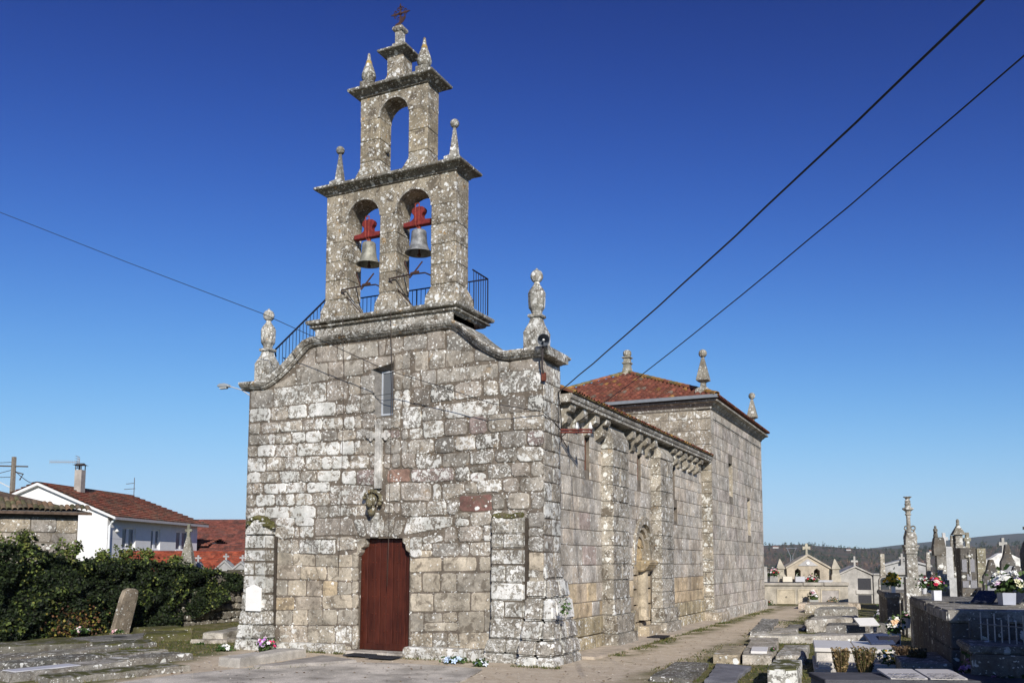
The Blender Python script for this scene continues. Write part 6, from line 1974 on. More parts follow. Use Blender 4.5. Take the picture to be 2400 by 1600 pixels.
# dark granite tomb at the lower edge with two open-book plates
dx, dy, dr = 6.14, -3.5, radians(22)
dk = thing('granite_tomb', 'dark speckled granite tomb with a pale front, in the foreground right', 'tomb', (dx, dy, GZ))
tombbox(dk, 'body', dx, dy, dr, 0, 2.6, 0, .9, GZ - .05, .27, (.15, .15, .17, 0), 'cement')
tombbox(dk, 'lid', dx, dy, dr, -.03, 2.6, -.02, .92, .27, .345, (.075, .075, .085, 0), 'cement')
tombbox(dk, 'front_plate', dx, dy, dr, .06, 2.0, -.05, -.004, .02, .26, (.48, .49, .53, 0), 'marble')
ob = thing('memorial_book', 'pair of pale engraved plates leaning on the dark granite tomb', 'memorial plate', (6.9, -2.2, .37))
for a in (1.12, 1.70):
    m = MB((.46, .44, .42, 0))
    c_, s_ = cos(dr), sin(dr)
    px_, py_ = dx + a * c_ - .12 * s_, dy + a * s_ + .12 * c_
    m.obox((px_ + .12, py_ + .02, .352), .54, .03, .62, dr, rx=radians(-84))
    pl_o = m.build('plate', 'marble', ob, bevel=.005)
    m = MB((.14, .13, .12, 0))
    for r_ in range(5):
        for q_ in range(4):
            if (r_ * 3 + q_ * 5) % 7 == 0:
                continue
            ox, oy = -.2 + q_ * .11 - .0, -.24 + r_ * .105
            m.obox((px_ + .12 + ox * c_ - oy * s_, py_ + .02 + ox * s_ + oy * c_, .392 + oy * .105), .085, .022, .006, dr, z_base=False)
    m.build('engraving', 'marble', ob, kind='stuff')

# terrace tombs: two raised blocks, sides tinted dark for shade, pale tops
tx, ty, tr = 7.80, .42, radians(7)
t1 = thing('raised_tomb', 'tall raised tomb with a pale sunlit slab and shaded block side, nearest on the right', 'tomb', (tx, ty, GZ))
SLB = (.125, .115, .105, .12)  # block stone darker than the slabs, carrying deep shade in the colour
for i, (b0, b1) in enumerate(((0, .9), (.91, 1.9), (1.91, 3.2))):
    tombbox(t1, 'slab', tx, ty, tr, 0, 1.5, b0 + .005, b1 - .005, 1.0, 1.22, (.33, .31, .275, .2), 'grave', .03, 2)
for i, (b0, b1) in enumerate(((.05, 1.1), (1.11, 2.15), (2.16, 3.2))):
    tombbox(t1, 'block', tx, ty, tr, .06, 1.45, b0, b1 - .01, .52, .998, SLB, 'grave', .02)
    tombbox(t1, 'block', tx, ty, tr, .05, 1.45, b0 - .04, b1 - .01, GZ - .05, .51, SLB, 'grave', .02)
tombbox(t1, 'lower_step', tx, ty, tr, -.85, .0, -.6, 1.6, GZ - .05, .32, (.24, .22, .2, .3), 'grave', .02)
t2 = thing('raised_tomb', 'raised tomb with dark slate top behind the pale one', 'tomb', (tx - .4, ty + 3.3, GZ))
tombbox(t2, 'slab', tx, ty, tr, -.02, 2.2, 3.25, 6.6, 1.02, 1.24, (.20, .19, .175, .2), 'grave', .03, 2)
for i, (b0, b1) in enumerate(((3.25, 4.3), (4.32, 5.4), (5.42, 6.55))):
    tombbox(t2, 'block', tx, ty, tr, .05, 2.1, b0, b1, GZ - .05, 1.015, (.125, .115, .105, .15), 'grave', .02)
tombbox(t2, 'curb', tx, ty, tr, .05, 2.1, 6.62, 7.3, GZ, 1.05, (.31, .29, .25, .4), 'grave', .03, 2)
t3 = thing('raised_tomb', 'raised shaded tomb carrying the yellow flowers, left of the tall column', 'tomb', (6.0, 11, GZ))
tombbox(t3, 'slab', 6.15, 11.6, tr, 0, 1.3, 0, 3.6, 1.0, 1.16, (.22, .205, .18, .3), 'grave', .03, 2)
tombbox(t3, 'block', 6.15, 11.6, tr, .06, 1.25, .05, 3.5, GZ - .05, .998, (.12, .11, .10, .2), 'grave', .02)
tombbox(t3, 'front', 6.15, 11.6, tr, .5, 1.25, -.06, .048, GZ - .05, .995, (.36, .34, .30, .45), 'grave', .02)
t4 = thing('low_tomb', 'dark low tomb with two stone lids in front of the pale raised tomb', 'tomb', (8.7, -.6, GZ))
tombbox(t4, 'body', 8.15, -1.25, tr, 0, 1.9, 0, 1.35, GZ - .05, .62, (.09, .085, .08, .1), 'grave', .02)  # body tint lowered too, so the shade sits in the colour
tombbox(t4, 'lid', 8.15, -1.25, tr, -.05, .92, -.06, 1.38, .62, .74, (.24, .225, .2, .3), 'grave', .025, 2)
tombbox(t4, 'lid', 8.15, -1.25, tr, .95, 1.95, -.06, 1.38, .62, .72, (.09, .09, .095, 0), 'cement', .015)
tombbox(t4, 'headstone', 8.15, -1.25, tr, .15, .75, 1.22, 1.34, .742, 1.12, (.16, .15, .14, .2), 'grave', .03, 2)
t5 = thing('low_tomb', 'very low dark slab tomb with a stepped front at the lower right corner', 'tomb', (8.5, -3, GZ))
tombbox(t5, 'body', 7.95, -3.1, tr, 0, 1.9, 0, 1.3, GZ - .05, .22, (.12, .115, .11, .1), 'grave', .02)
tombbox(t5, 'lid', 7.95, -3.1, tr, .1, 1.8, .1, 1.2, .22, .32, (.10, .10, .105, 0), 'cement', .015)
tombbox(t5, 'headstone', 7.95, -3.1, tr, .3, 1.3, 1.1, 1.22, .32, .66, (.17, .16, .145, .25), 'grave', .03, 2)
mp_ = thing('memorial_book', 'pair of dark tilted memorial plates at the back of the pale raised tomb', 'memorial plate', (8.7, 3.2, 1.24))
for a_ in (0, .5):
    m = MB((.035, .04, .055, 0))
    m.obox((8.45 + a_, 3.1 + a_ * .2, 1.25), .44, .04, .5, radians(-25), rx=radians(-62))
    m.build('plate', 'polished', mp_, bevel=.006)
for x_, y_, h_, w_, lab in ((9.35, 6.4, 2.0, .5, 'broad dark headstone behind the white roses'), (8.9, 8.2, 2.15, .42, 'narrow dark headstone with a shoulder, behind the dark slate top'), (9.5, 12.2, 2.6, .4, 'tall dark pointed headstone near the right picture edge')):
    hs_ = thing('headstone', lab, 'headstone', (x_, y_, GZ), 'dark headstones near the right edge')
    m = MB((.13, .122, .11, .2))
    m.prism([(-w_ / 2, GZ), (w_ / 2, GZ), (w_ / 2, h_ * .8), (w_ * .3, h_ * .86), (w_ * .12, h_), (-w_ * .12, h_), (-w_ * .3, h_ * .86), (-w_ / 2, h_ * .8)], [], lambda a, b, d: (x_ + a * .97 - d * .2, y_ + a * .2 + d * .97, b), 0, .18)
    m.build('stone', 'grave', hs_, bevel=.02)
    m = MB((.3, .3, .31, 0))
    m.prism([(-w_ * .3, h_ * .62), (w_ * .3, h_ * .62), (w_ * .3, h_ * .76), (-w_ * .3, h_ * .76)], [], lambda a, b, d: (x_ + a * .97 - d * .2, y_ + a * .2 + d * .97, b), -.012, 0)
    m.build('plate', 'polished', hs_)
fence_ = thing('iron_fence', 'wrought iron grave fence in front of the raised tombs at the right edge', 'fence', (8.8, -.3, GZ))
def bar(a, b, r=.012):
    m = MB((.5, .49, .46, 0))  # bars paler than the rails: caught sunlight put into the tint
    m.tube([a, b], r, 5)
    m.build('bar', 'iron', fence_)
for k in range(15):
    x = 8.33 + k * .10
    y = -.05 - k * .12
    bar((x, y, .25), (x, y, 1.12 + (.1 if k % 2 == 0 else 0)), .011)
m = MB((.2, .2, .19, 0))
for z in (.3, .62, 1.02):
    m.tube([(8.28, .01, z), (9.8, -1.81, z)], .013, 5)
m.build('rail', 'iron', fence_)
st_ = MB((.26, .24, .2, .3))
st_.frust(8.42, -.35, [(.16, .12, GZ), (.16, .12, .62), (.12, .09, .72), (.04, .05, .76)], radians(20))
tag(st_.build('grave_marker', 'grave', bevel=.02), 'small rounded grave marker in front of the iron fence', 'grave marker')

# ---- monuments standing behind
def mono(name, label, x, y, cat='grave monument', group=None, rz=radians(14)):
    t = thing(name, label, cat, (x, y, GZ), group)
    def part(pn, levels, tint, mat='grave', dx=0, dy=0, bevel=.012, rz_=None):
        m = MB(tint)
        c, s = cos(rz), sin(rz)
        m.frust(x + dx * c - dy * s, y + dx * s + dy * c, levels, rz if rz_ is None else rz_)
        return m.build(pn, mat, t, bevel=bevel)
    return t, part
GT = (.33, .31, .265, .5)
# tall column
t, part = mono('column_monument', 'tall slender carved grave column with scrolls, highest of the right monuments', 6.95, 10.75)
part('base', [(.2, .16, GZ), (.2, .16, 1.65)], GT)
part('shaft', [(.155, .13, 1.65), (.145, .125, 2.3)], GT)
part('capital', [(.15, .13, 2.30), (.16, .14, 2.32), (.165, .145, 2.36), (.15, .13, 2.37), (.175, .15, 2.42), (.18, .155, 2.46), (.165, .14, 2.47), (.205, .175, 2.53), (.205, .175, 2.57)], GT)
part('block', [(.16, .14, 2.57), (.15, .13, 2.80), (.11, .10, 2.92), (.085, .08, 2.95)], GT)
m = MB(GT)
for s_ in (-1, 1):
    ring = [(6.95 + s_ * .085 + .06 * cos(k * pi / 5), 10.7 + s_ * .03, 3.06 + .06 * sin(k * pi / 5)) for k in range(11)]
    m.tube(ring, .022, 5)
    m.tube([(6.95 + s_ * .15, 10.75, 2.6), (6.95 + s_ * .16, 10.75, 2.8), (6.95 + s_ * .10, 10.75, 3.0)], .03, 5)
m.build('scroll', 'grave', t)
m = MB(GT)
m.lathe(6.92, 10.7, [(.075, 2.94), (.06, 3.0), (.055, 3.3), (.06, 3.42), (.085, 3.44), (.085, 3.48), (.06, 3.49), (.085, 3.55), (.15, 3.60), (.155, 3.64), (.09, 3.66), (.075, 3.72), (.095, 3.75), (.07, 3.79), (.08, 3.84), (.055, 3.88), (.06, 3.92), (.11, 3.955), (.115, 3.975), (0, 3.98)], 10)
m.build('baluster_stem', 'grave', t)
# dark stele with a figure
t, part = mono('figure_stele', 'dark leaning stone stele topped by a small praying figure', 7.66, 17.6)
part('base', [(.26, .2, GZ), (.26, .2, 1.45)], (.20, .185, .16, .3))
part('shaft', [(.16, .14, 1.45), (.16, .14, 2.35)], (.24, .225, .195, .3), dx=.05)
part('block', [(.2, .17, 2.30), (.21, .18, 2.55), (.16, .15, 2.9), (.14, .13, 2.95)], (.17, .155, .13, .15))
m = MB((.20, .185, .155, .2))
m.lathe(7.58, 17.55, [(.075, 2.94), (.08, 3.0), (.06, 3.12), (.075, 3.2), (.07, 3.25), (.03, 3.28)], 8)
m.ball((7.58, 17.55, 3.32), .045, 8, 6)
m.tube([(7.52, 17.5, 3.2), (7.56, 17.42, 3.14), (7.58, 17.42, 3.2)], .02, 5)
m.tube([(7.64, 17.5, 3.2), (7.6, 17.42, 3.14), (7.58, 17.42, 3.2)], .02, 5)
m.build('carved_figure', 'grave', t, smooth=True)
# white granite stele with cross
t, part = mono('cross_stele', 'light grey granite stele with a squared stone cross', 7.9, 18.95)
part('base', [(.32, .22, GZ), (.30, .2, 1.5)], (.42, .42, .41, .1), 'cement')
part('shaft', [(.2, .14, 1.5), (.185, .13, 2.6), (.16, .12, 2.64)], (.46, .46, .45, .1), 'cement')
part('cross', [(.055, .05, 2.63), (.055, .05, 3.15)], (.46, .46, .45, .1), 'cement', dx=-.06)
part('cross_arm', [(.14, .045, 2.86), (.14, .045, 2.99)], (.42, .42, .41, .1), 'cement', dx=-.06)
# turret monument
t, part = mono('turret_monument', 'grey turret-shaped grave monument with a pointed cap', 8.34, 20.2)
part('base', [(.42, .3, GZ), (.40, .28, 1.9)], (.17, .16, .14, .2))
part('block', [(.21, .19, 1.9), (.21, .19, 2.62), (.23, .2, 2.66)], GT, dx=.06)
part('neck', [(.12, .12, 2.64), (.14, .14, 2.70), (.11, .11, 2.74), (.14, .14, 2.82), (.11, .11, 2.88), (.13, .13, 2.96), (.12, .12, 3.12)], GT)
part('cap', [(.24, .22, 3.10), (.2, .19, 3.16), (.10, .10, 3.36), (.05, .05, 3.46), (.045, .045, 3.66), (.02, .02, 3.7)], (.22, .205, .165, .3))
for sx_ in (-1, 1):
    part('colonnette', [(.05, .05, 1.9), (.04, .04, 2.6), (.05, .05, 2.62), (.04, .04, 3.08)], (.2, .185, .155, .2), dx=-.27 if sx_ < 0 else -.16, dy=.1 * sx_)
# cross stele
t, part = mono('cross_stele', 'olive-grey stone cross on a plinth right of the turret monument', 8.64, 20.3)
part('base', [(.24, .2, GZ), (.24, .2, 2.42), (.17, .15, 2.60)], (.24, .22, .165, .3))
part('cross', [(.07, .06, 2.6), (.065, .055, 3.19)], (.25, .235, .18, .3))
part('cross_arm', [(.125, .055, 2.86), (.125, .055, 2.99)], (.25, .235, .18, .3))
# niche tomb with plaques and a lichen pillar
t, part = mono('niche_tomb', 'dark stone niche tomb with grey memorial plates and a carved cross', 8.47, 15.95)
part('body', [(.24, .3, GZ), (.24, .3, 2.50), (.26, .32, 2.55)], (.12, .11, .095, .1), bevel=.02)
for (a, z0, w, h) in ((-.135, 1.75, .11, .42), (.11, 1.75, .10, .42), (.0, 1.48, .10, .2), (-.12, 1.24, .15, .22), (.13, 1.22, .15, .26)):
    part('plate', [(w / 2 + .02, .012, z0), (w / 2 + .02, .012, z0 + h)], (.25, .245, .255, 0), 'polished', dx=a, dy=-.315, bevel=.004)
part('carved_cross', [(.022, .02, 1.62), (.022, .02, 2.42)], (.26, .245, .2, .2), dx=.02, dy=-.335)
part('carved_cross_arm', [(.12, .018, 2.22), (.12, .018, 2.3)], (.26, .245, .2, .2), dx=.02, dy=-.335)
part('pillar', [(.145, .2, GZ), (.145, .2, 1.6), (.135, .19, 1.61), (.135, .19, 2.53)], (.27, .245, .17, .3), dx=.41, dy=-.1, bevel=.015)
part('plinth', [(.42, .3, GZ), (.42, .3, 1.26)], (.34, .31, .26, .5), dx=.62, dy=-.55, bevel=.03)
# thin stele behind column
t, part = mono('thin_stele', 'thin grey stele standing left of the dark figure stele', 7.3, 17.5)
part('base', [(.12, .1, GZ), (.1, .08, 1.5)], GT)
part('shaft', [(.08, .08, 1.5), (.06, .06, 2.15), (.075, .07, 2.2), (.05, .05, 2.42)], GT)
# grey gabled pantheon with a cross, behind the column
def pantheon(name, label, x, y, rz, w, dep, z0, ze, zt, tint, mat='cement', cross=None, rooft=None):
    t = thing(name, label, 'pantheon', (x, y, GZ))
    c, s = cos(rz), sin(rz)
    def G(a, b, d):
        return (x + a * c + d * s, y + a * s - d * c, b)
    m = MB(tint)
    m.prism([(-w / 2, z0), (w / 2, z0), (w / 2, ze), (0, zt), (-w / 2, ze)], [], G, 0, -dep)
    m.build('body', mat, t, bevel=.012)
    rt__ = rooft or tuple(q * 1.08 for q in tint)
    m = MB(rt__)
    m.prism([(-w / 2 - .08, ze - .02), (0, zt + .0), (w / 2 + .08, ze - .02), (w / 2 + .08, ze + .06), (0, zt + .09), (-w / 2 - .08, ze + .06)], [], G, .08, -dep - .08)
    m.build('roof', mat, t, bevel=.01)
    if cross:
        cw, ch_, th = cross
        m = MB((.36, .355, .33, .3))
        m.prism([(-th, zt + .05), (th, zt + .05), (th, zt + ch_), (-th, zt + ch_)], [], G, -.1, -.1 - 2 * th)
        m.prism([(-cw, zt + ch_ * .58), (cw, zt + ch_ * .58), (cw, zt + ch_ * .58 + 2 * th), (-cw, zt + ch_ * .58 + 2 * th)], [], G, -.098, -.102 - 2 * th)
        m.build('cross', mat, t, bevel=.006)
    return t, G
t, G = pantheon('pantheon', 'low grey cement pantheon with a wide gable behind the tall column', 6.29, 26.0, radians(6), 1.95, 2.2, GZ, 1.86, 2.14, (.36, .36, .35, .05), cross=None)
m = MB((.33, .32, .30, .2))
m.obox((6.12, 25.85, 2.0), .09, .09, .45, radians(25))
m.obox((6.12, 25.85, 2.2), .27, .08, .09, radians(25))
m.build('cross', 'cement', t, bevel=.006)
m = MB((.40, .385, .36, .1))
m.prism([(-1.05, 1.5), (1.05, 1.5), (1.05, 1.62), (-1.05, 1.62)], [], G, .12, .0)
m.build('ledge', 'cement', t, bevel=.01)
# square pillar
t, part = mono('square_pillar', 'pale square stone pillar left of the grey pantheon', 5.46, 23.35)
part('shaft', [(.11, .11, GZ), (.11, .11, 1.55), (.09, .09, 1.9), (.085, .085, 2.42)], (.38, .345, .28, .3))
part('band', [(.095, .095, 2.15), (.095, .095, 2.18)], (.12, .11, .09, 0))
# arch niche headstone
hs = thing('arched_headstone', 'dark arched headstone in a pale frame beside the yellow flowers', 'headstone', (6.0, 14.8, GZ))
for nm, r_, d0, d1, tn, mt, zb in (('frame', .18, .0, .12, (.38, .345, .29, .2), 'grave', 0), ('slab', .145, -.006, .0, (.05, .055, .06, 0), 'polished', .02)):
    m = MB(tn)
    pr_ = [(-r_, GZ + zb), (r_, GZ + zb), (r_, 1.46 + r_ * .2)] + [(r_ * cos(pi * k / 10), 1.46 + r_ * .75 * sin(pi * k / 10)) for k in range(1, 10)] + [(-r_, 1.46 + r_ * .2)]
    m.prism(pr_, [], lambda a, b, d: (6.0 + a * .93 - d * .36, 14.8 + a * .36 + d * .93, b), d0, d1)
    m.build(nm, mt, hs, bevel=.008 if nm == 'frame' else 0)
# white pediment pantheon
t, G = pantheon('white_pantheon', 'white stained plaster pantheon front with curved pediment and stone cross', 10.1, 25.7, radians(25.5), .3, .3, GZ, .5, .6, (.3, .3, .28, 0))
m = MB((.60, .585, .545, .0))
m.prism([(-.66, 1.72), (.7, 1.72), (.72, 2.22), (.5, 2.33), (.3, 2.43), (.12, 2.47), (-.06, 2.46), (-.2, 2.42), (-.45, 2.26), (-.62, 2.2), (-.66, 2.18)], [], G, 0, -.3)
m.build('pediment', 'stained', t, bevel=.01)
m = MB((.52, .50, .47, .1))
m.prism([(-1.25, 1.72), (-.665, 1.72), (-.665, 2.18), (-.95, 2.18), (-.97, 1.98), (-1.25, 1.97)], [], G, -.02, -.3)
m.build('side_wing', 'stained', t, bevel=.008)
m = MB((.27, .26, .245, .1))
m.prism([(-1.2, 1.53), (.75, 1.53), (.78, 1.6), (.8, 1.715), (-1.22, 1.715)], [], G, .12, -.4)
m.build('cornice', 'cement', t, bevel=.01)
m = MB((.31, .305, .29, .05))
m.prism([(-1.12, GZ), (.7, GZ), (.7, 1.53), (-1.12, 1.53)], [], G, .02, -.4)
m.build('wall', 'cement', t)
m = MB((.40, .39, .355, .2))
m.prism([(.0, 2.44), (.13, 2.44), (.12, 2.78), (.24, 2.78), (.24, 2.92), (.12, 2.92), (.12, 3.1), (.01, 3.1), (.01, 2.92), (-.11, 2.92), (-.11, 2.78), (.01, 2.78)], [], G, -.08, -.2)
m.build('cross', 'cement', t, bevel=.008)
# dark monument cut by the right picture edge
t, part = mono('edge_monument', 'tall dark grave monument cut off by the right picture edge', 9.93, 9.9)
part('body', [(.2, .3, GZ), (.2, .3, 2.35), (.15, .2, 2.6), (.06, .06, 2.75), (.05, .05, 3.1)], (.13, .125, .13, .1))
m = MB((.10, .095, .10, 0))
m.obox((9.9, 9.88, 2.95), .3, .06, .08, radians(14))
m.build('cross', 'grave', t)

# back row: pantheon with three burial doors and two obelisks
P1R = radians(22)
px_, py_ = 1.65, 30.45
c_, s_ = cos(P1R), sin(P1R)
def PG(a, b, d):
    return (px_ + a * c_ + d * s_, py_ + a * s_ - d * c_, b)
p1 = thing('pantheon', 'ochre stone pantheon with gable cross, three burial doors and twin obelisks', 'pantheon', (px_, py_, GZ))
PT = (.40, .345, .265, .15)
m = MB((.37, .335, .275, .15))
m.prism([(-2.9, GZ - .2), (1.85, GZ - .2), (1.85, .86), (-2.9, .86)], [], PG, 0, -3)
m.build('base', 'cement', p1, bevel=.015)
for a0, a1, b1 in ((-2.95, -.42, .95), (-.41, .62, .97), (.63, 1.9, .99)):
    m = MB((.36, .33, .28, .25))
    m.prism([(a0, .862), (a1 - .01, .862), (a1 - .01, b1 + .05), (a0, b1 + .05)], [], PG, .10, -3)
    m.build('ledge', 'cement', p1, bevel=.02)
for a0, a1, tn in ((-1.68, -.85, (.46, .40, .30, .05)), (-.62, .28, (.45, .39, .295, .05)), (.52, 1.38, (.36, .33, .30, .2))):
    m = MB((.50, .44, .33, .05))
    m.prism([(a0 - .05, GZ + .02), (a1 + .05, GZ + .02), (a1 + .05, .68), (a0 - .05, .68)], [[(a0, GZ + .05), (a1, GZ + .05), (a1, .63), (a0, .63)]], PG, .035, 0)
    fr = m.build('door_frame', 'cement', p1)
    m = MB(tn)
    m.prism([(a0, GZ + .05), (a1, GZ + .05), (a1, .63), (a0, .63)], [], PG, .012, 0)
    m.build('burial_door', 'cement', p1)
    m = MB((.06, .06, .06, 0))
    ac = (a0 + a1) / 2
    m.tube([PG(ac + .035 * cos(k * pi / 4), .28 + .035 * sin(k * pi / 4), .03) for k in range(9)], .008, 4)
    m.build('ring_handle', 'iron', p1)
# gabled upper house with two niches
HOLE = lambda a: [(a - .15, 1.22), (a + .15, 1.22), (a + .15, 1.62), (a, 1.74), (a - .15, 1.62)]
m = MB(PT)
m.prism([(-1.05, 1.04), (1.05, 1.04), (1.08, 1.74), (.0, 2.36), (-1.08, 1.74)], [HOLE(-.52), HOLE(.45)], PG, -.5, -1.0)
m.build('gable_house', 'cement', p1, bevel=0)
m = MB((.12, .10, .08, 0))
m.prism([(-1.0, 1.06), (1.0, 1.06), (1.0, 1.74), (-1.0, 1.74)], [], PG, -1.002, -1.3)
m.build('niche_back', 'cement', p1)
m = MB((.44, .39, .31, .25))
m.prism([(-1.14, 1.70), (0, 2.36), (1.14, 1.70), (1.14, 1.80), (.1, 2.42), (.0, 2.46), (-.1, 2.42), (-1.14, 1.80)], [], PG, -.42, -1.3)
m.build('gable_coping', 'cement', p1, bevel=.01)
m = MB((.40, .39, .38, 0))
m.prism([(-.52, 1.86), (.52, 1.86), (0, 2.22)], [], PG, -.47, -.5)
m.build('tympanum', 'cement', p1)
m = MB((.72, .71, .68, 0))
m.prism([(.09 * cos(k * pi / 8), 2.0 + .09 * sin(k * pi / 8)) for k in range(16)], [], PG, -.44, -.47)
m.build('medallion', 'marble', p1)
m = MB((.37, .345, .27, .45))
m.prism([(-.06, 2.42), (.06, 2.42), (.05, 2.72), (.2, 2.68), (.2, 2.86), (.08, 2.86), (.06, 3.02), (-.06, 3.02), (-.08, 2.86), (-.2, 2.86), (-.2, 2.68), (-.05, 2.72)], [], PG, -.65, -.8)
m.build('cross', 'cement', p1, bevel=.01)
for a in (-1.38, 1.42):
    q = PG(a, 0, -.7)
    m = MB((.38, .345, .275, .3))
    m.frust(q[0], q[1], [(.24, .24, 1.03), (.24, .24, 1.35), (.18, .18, 1.45), (.17, .17, 1.66), (.23, .23, 1.70), (.22, .22, 1.74), (.03, .03, 2.2), (.02, .02, 2.22)], P1R)
    m.build('obelisk', 'cement', p1, bevel=.01)
for a, tn, lab in ((-1.15, (.62, .57, .47), 'cream marble memorial block on the pantheon ledge, left'), (-.52, (.47, .47, .49), 'grey marble memorial block on the pantheon ledge, right')):
    m = MB((*tn, 0))
    m.prism([(a - .24, 1.04), (a + .24, 1.04), (a + .24, 1.32), (a - .24, 1.32)], [], PG, -.05, -.25)
    tag(m.build('memorial_block', 'marble', bevel=.01), lab, 'memorial block', 'blocks on the pantheon ledge')
m = MB((.42, .42, .43, 0))
m.prism([(.35, 1.04), (1.05, 1.04), (1.15, 1.14), (.45, 1.14)], [], PG, .0, -.3)
tag(m.build('memorial_plate', 'marble'), 'flat grey plate lying on the pantheon ledge by the flowers', 'memorial plate')
pl2 = MB((.40, .385, .36, .1))
pl2.prism([(-2.35, 1.03), (-2.12, 1.03), (-2.12, 1.82), (-2.35, 1.82)], [], PG, -.3, -.5)
tag(pl2.build('grave_slab', 'cement', bevel=.01), 'upright grey slab on the pantheon ledge touching the church', 'grave slab')
pot_ = MB((.30, .29, .27, .1))
pot_.prism([(-2.02, 1.035), (-1.6, 1.035), (-1.62, 1.34), (-2.0, 1.34)], [], PG, -.2, -.5)
tag(pot_.build('planter', 'cement', bevel=.012), 'square grey stone planter under the pink and white flowers on the ledge', 'planter')
# second tomb with dark window and gable, and the wall beyond
t, G = pantheon('gabled_tomb', 'grey stone tomb with a dark barred opening next to the ochre pantheon', 3.62, 32.6, radians(12), 1.7, 2.4, GZ - .2, 1.35, 1.78, (.39, .37, .335, .1), cross=None)
for z0, z1 in ((.62, 1.22), (GZ, .36)):
    m = MB((.055, .055, .06, 0))
    m.prism([(.1, z0), (.75, z0), (.75, z1), (.1, z1)], [], G, .004, -.03)
    m.build('grave_door', 'polished', t)
m = MB((.46, .44, .40, .05))
m.prism([(-.0, .40), (.83, .40), (.83, .6), (-.0, .6)], [], G, .05, -.02)
m.build('ledge', 'cement', t, bevel=.01)
m = MB((.41, .395, .36, .15))
m.obox(G(-.0, 1.74, -.3), .1, .1, .62, P1R)
m.obox(G(-.0, 2.05, -.3), .36, .09, .1, P1R)
m.build('cross', 'cement', t, bevel=.008)
m = MB((.38, .365, .33, .15))
m.prism([(.86, GZ - .2), (3.0, GZ - .2), (3.0, 1.38), (.86, 1.38)], [], G, .1, -2.2)
m.prism([(.86, 1.382), (3.05, 1.382), (3.05, 1.46), (.86, 1.46)], [], G, .16, -2.25)
tag(m.build('cemetery_wall', 'cement', bevel=.01), 'pale rendered wall with a dark coping right of the barred tomb', 'wall')

# burial blocks that stand just outside the picture on the right and shade its lower corner
for (x, y, w, d, h, rz, lab) in ((10.35, -3.9, 1.5, 1.6, 3.0, 10, 'tall grey family tomb standing outside the right picture edge, nearest'), (10.55, -2.2, 1.5, 2.2, 2.75, 10, 'tall grey family tomb outside the right picture edge, middle one'), (10.9, 4.5, 1.4, 2.6, 2.4, 10, 'tall grey family tomb outside the right picture edge, farthest')):
    t = thing('family_tomb', lab, 'tomb', (x, y, GZ), 'family tombs along the right edge')
    tombbox(t, 'body', x, y, radians(rz), -w / 2, w / 2, -d / 2, d / 2, GZ - .1, h - .3, (.3, .29, .27, .2), 'grave', .02)
    tombbox(t, 'roof_slab', x, y, radians(rz), -w / 2 - .1, w / 2 + .1, -d / 2 - .1, d / 2 + .1, h - .3, h - .12, (.32, .31, .28, .3), 'grave', .03)
    tombbox(t, 'crest', x, y, radians(rz), -w / 4, w / 4, -d / 2, -d / 2 + .3, h - .12, h + .5, (.3, .29, .26, .3), 'grave', .03)

# ------------------------------------------------------------------ flowers
def bouquet(x, y, z, label, cols, n=16, r=.16, h=.2, pot=None, bloom=.045, leafc=((.04, .08, .02), (.06, .10, .025)), seed=1, name='flower_bouquet', group='flowers on the graves', stars=False):
    q = random.Random(seed)
    t = thing(name, label, 'flowers', (x, y, z), group)
    zb = z
    if pot:
        kind, w, ph, tn = pot
        m = MB((*tn, 0))
        if kind == 'square':
            m.frust(x, y, [(w * .46, w * .46, z), (w * .5, w * .5, z + ph), (w * .42, w * .42, z + ph), (w * .4, w * .4, z + ph * .8)], radians(20))
        else:
            m.lathe(x, y, [(w * .36, z), (w * .5, z + ph * .9), (w * .53, z + ph * .9), (w * .53, z + ph), (w * .42, z + ph), (w * .4, z + ph * .85)], 14)
        m.build('pot', 'marble', t)
        zb = z + ph
    m = MB()
    leaf_cloud(m, [(x + q.gauss(0, r * .5), y + q.gauss(0, r * .5), zb + abs(q.gauss(h * .4, h * .3))) for _ in range(int(90 + r * 300))], bloom * 1.3, q, leafc, (0, -.3, .5))
    m.build('foliage', 'leaf', t, fixn=False)
    for i in range(n):
        a = q.uniform(0, 2 * pi); s = sqrt(q.random())
        bx, by = x + r * s * cos(a), y + r * s * sin(a)
        bz = zb + h * (1.0 - .55 * s * s) * q.uniform(.75, 1.1)
        c = q.choice(cols); k = q.uniform(.85, 1.1)
        m = MB((min(.85, c[0] * k), min(.85, c[1] * k), min(.85, c[2] * k), 0))
        bb = bloom * q.uniform(.8, 1.25)
        ctr = Vector((bx, by, bz))
        axis = Vector((cos(a) * s * .9, sin(a) * s * .9 - .35, 1)).normalized()
        e1 = axis.orthogonal().normalized(); e2 = axis.cross(e1)
        rings = 2 if not stars else 1
        for rr in range(rings):
            np_ = 6 if not stars else 5
            for k_ in range(np_):
                th_ = 2 * pi * (k_ + .5 * rr) / np_
                dv = e1 * cos(th_) + e2 * sin(th_)
                sd_ = axis.cross(dv)
                o_ = bb * (1.0 if rr == 0 else .6) * (1.5 if stars else 1)
                lift = bb * (.1 if rr == 0 else .45)
                wd = .42 if not stars else .28
                m.add([ctr, ctr + dv * o_ * .55 + sd_ * o_ * wd + axis * lift, ctr + dv * o_ + axis * lift * .6, ctr + dv * o_ * .55 - sd_ * o_ * wd + axis * lift], [(0, 1, 2), (0, 2, 3)])
        m.ball(tuple(ctr + axis * bb * .2), bb * .42, 6, 4)
        m.build('bloom', 'petal', t, fixn=False)
    return t
WH = [(.8, .79, .74), (.76, .76, .72)]
PKW = [(.78, .74, .74), (.75, .42, .5), (.8, .78, .76)]
YEL = [(.75, .48, .04), (.78, .55, .08)]
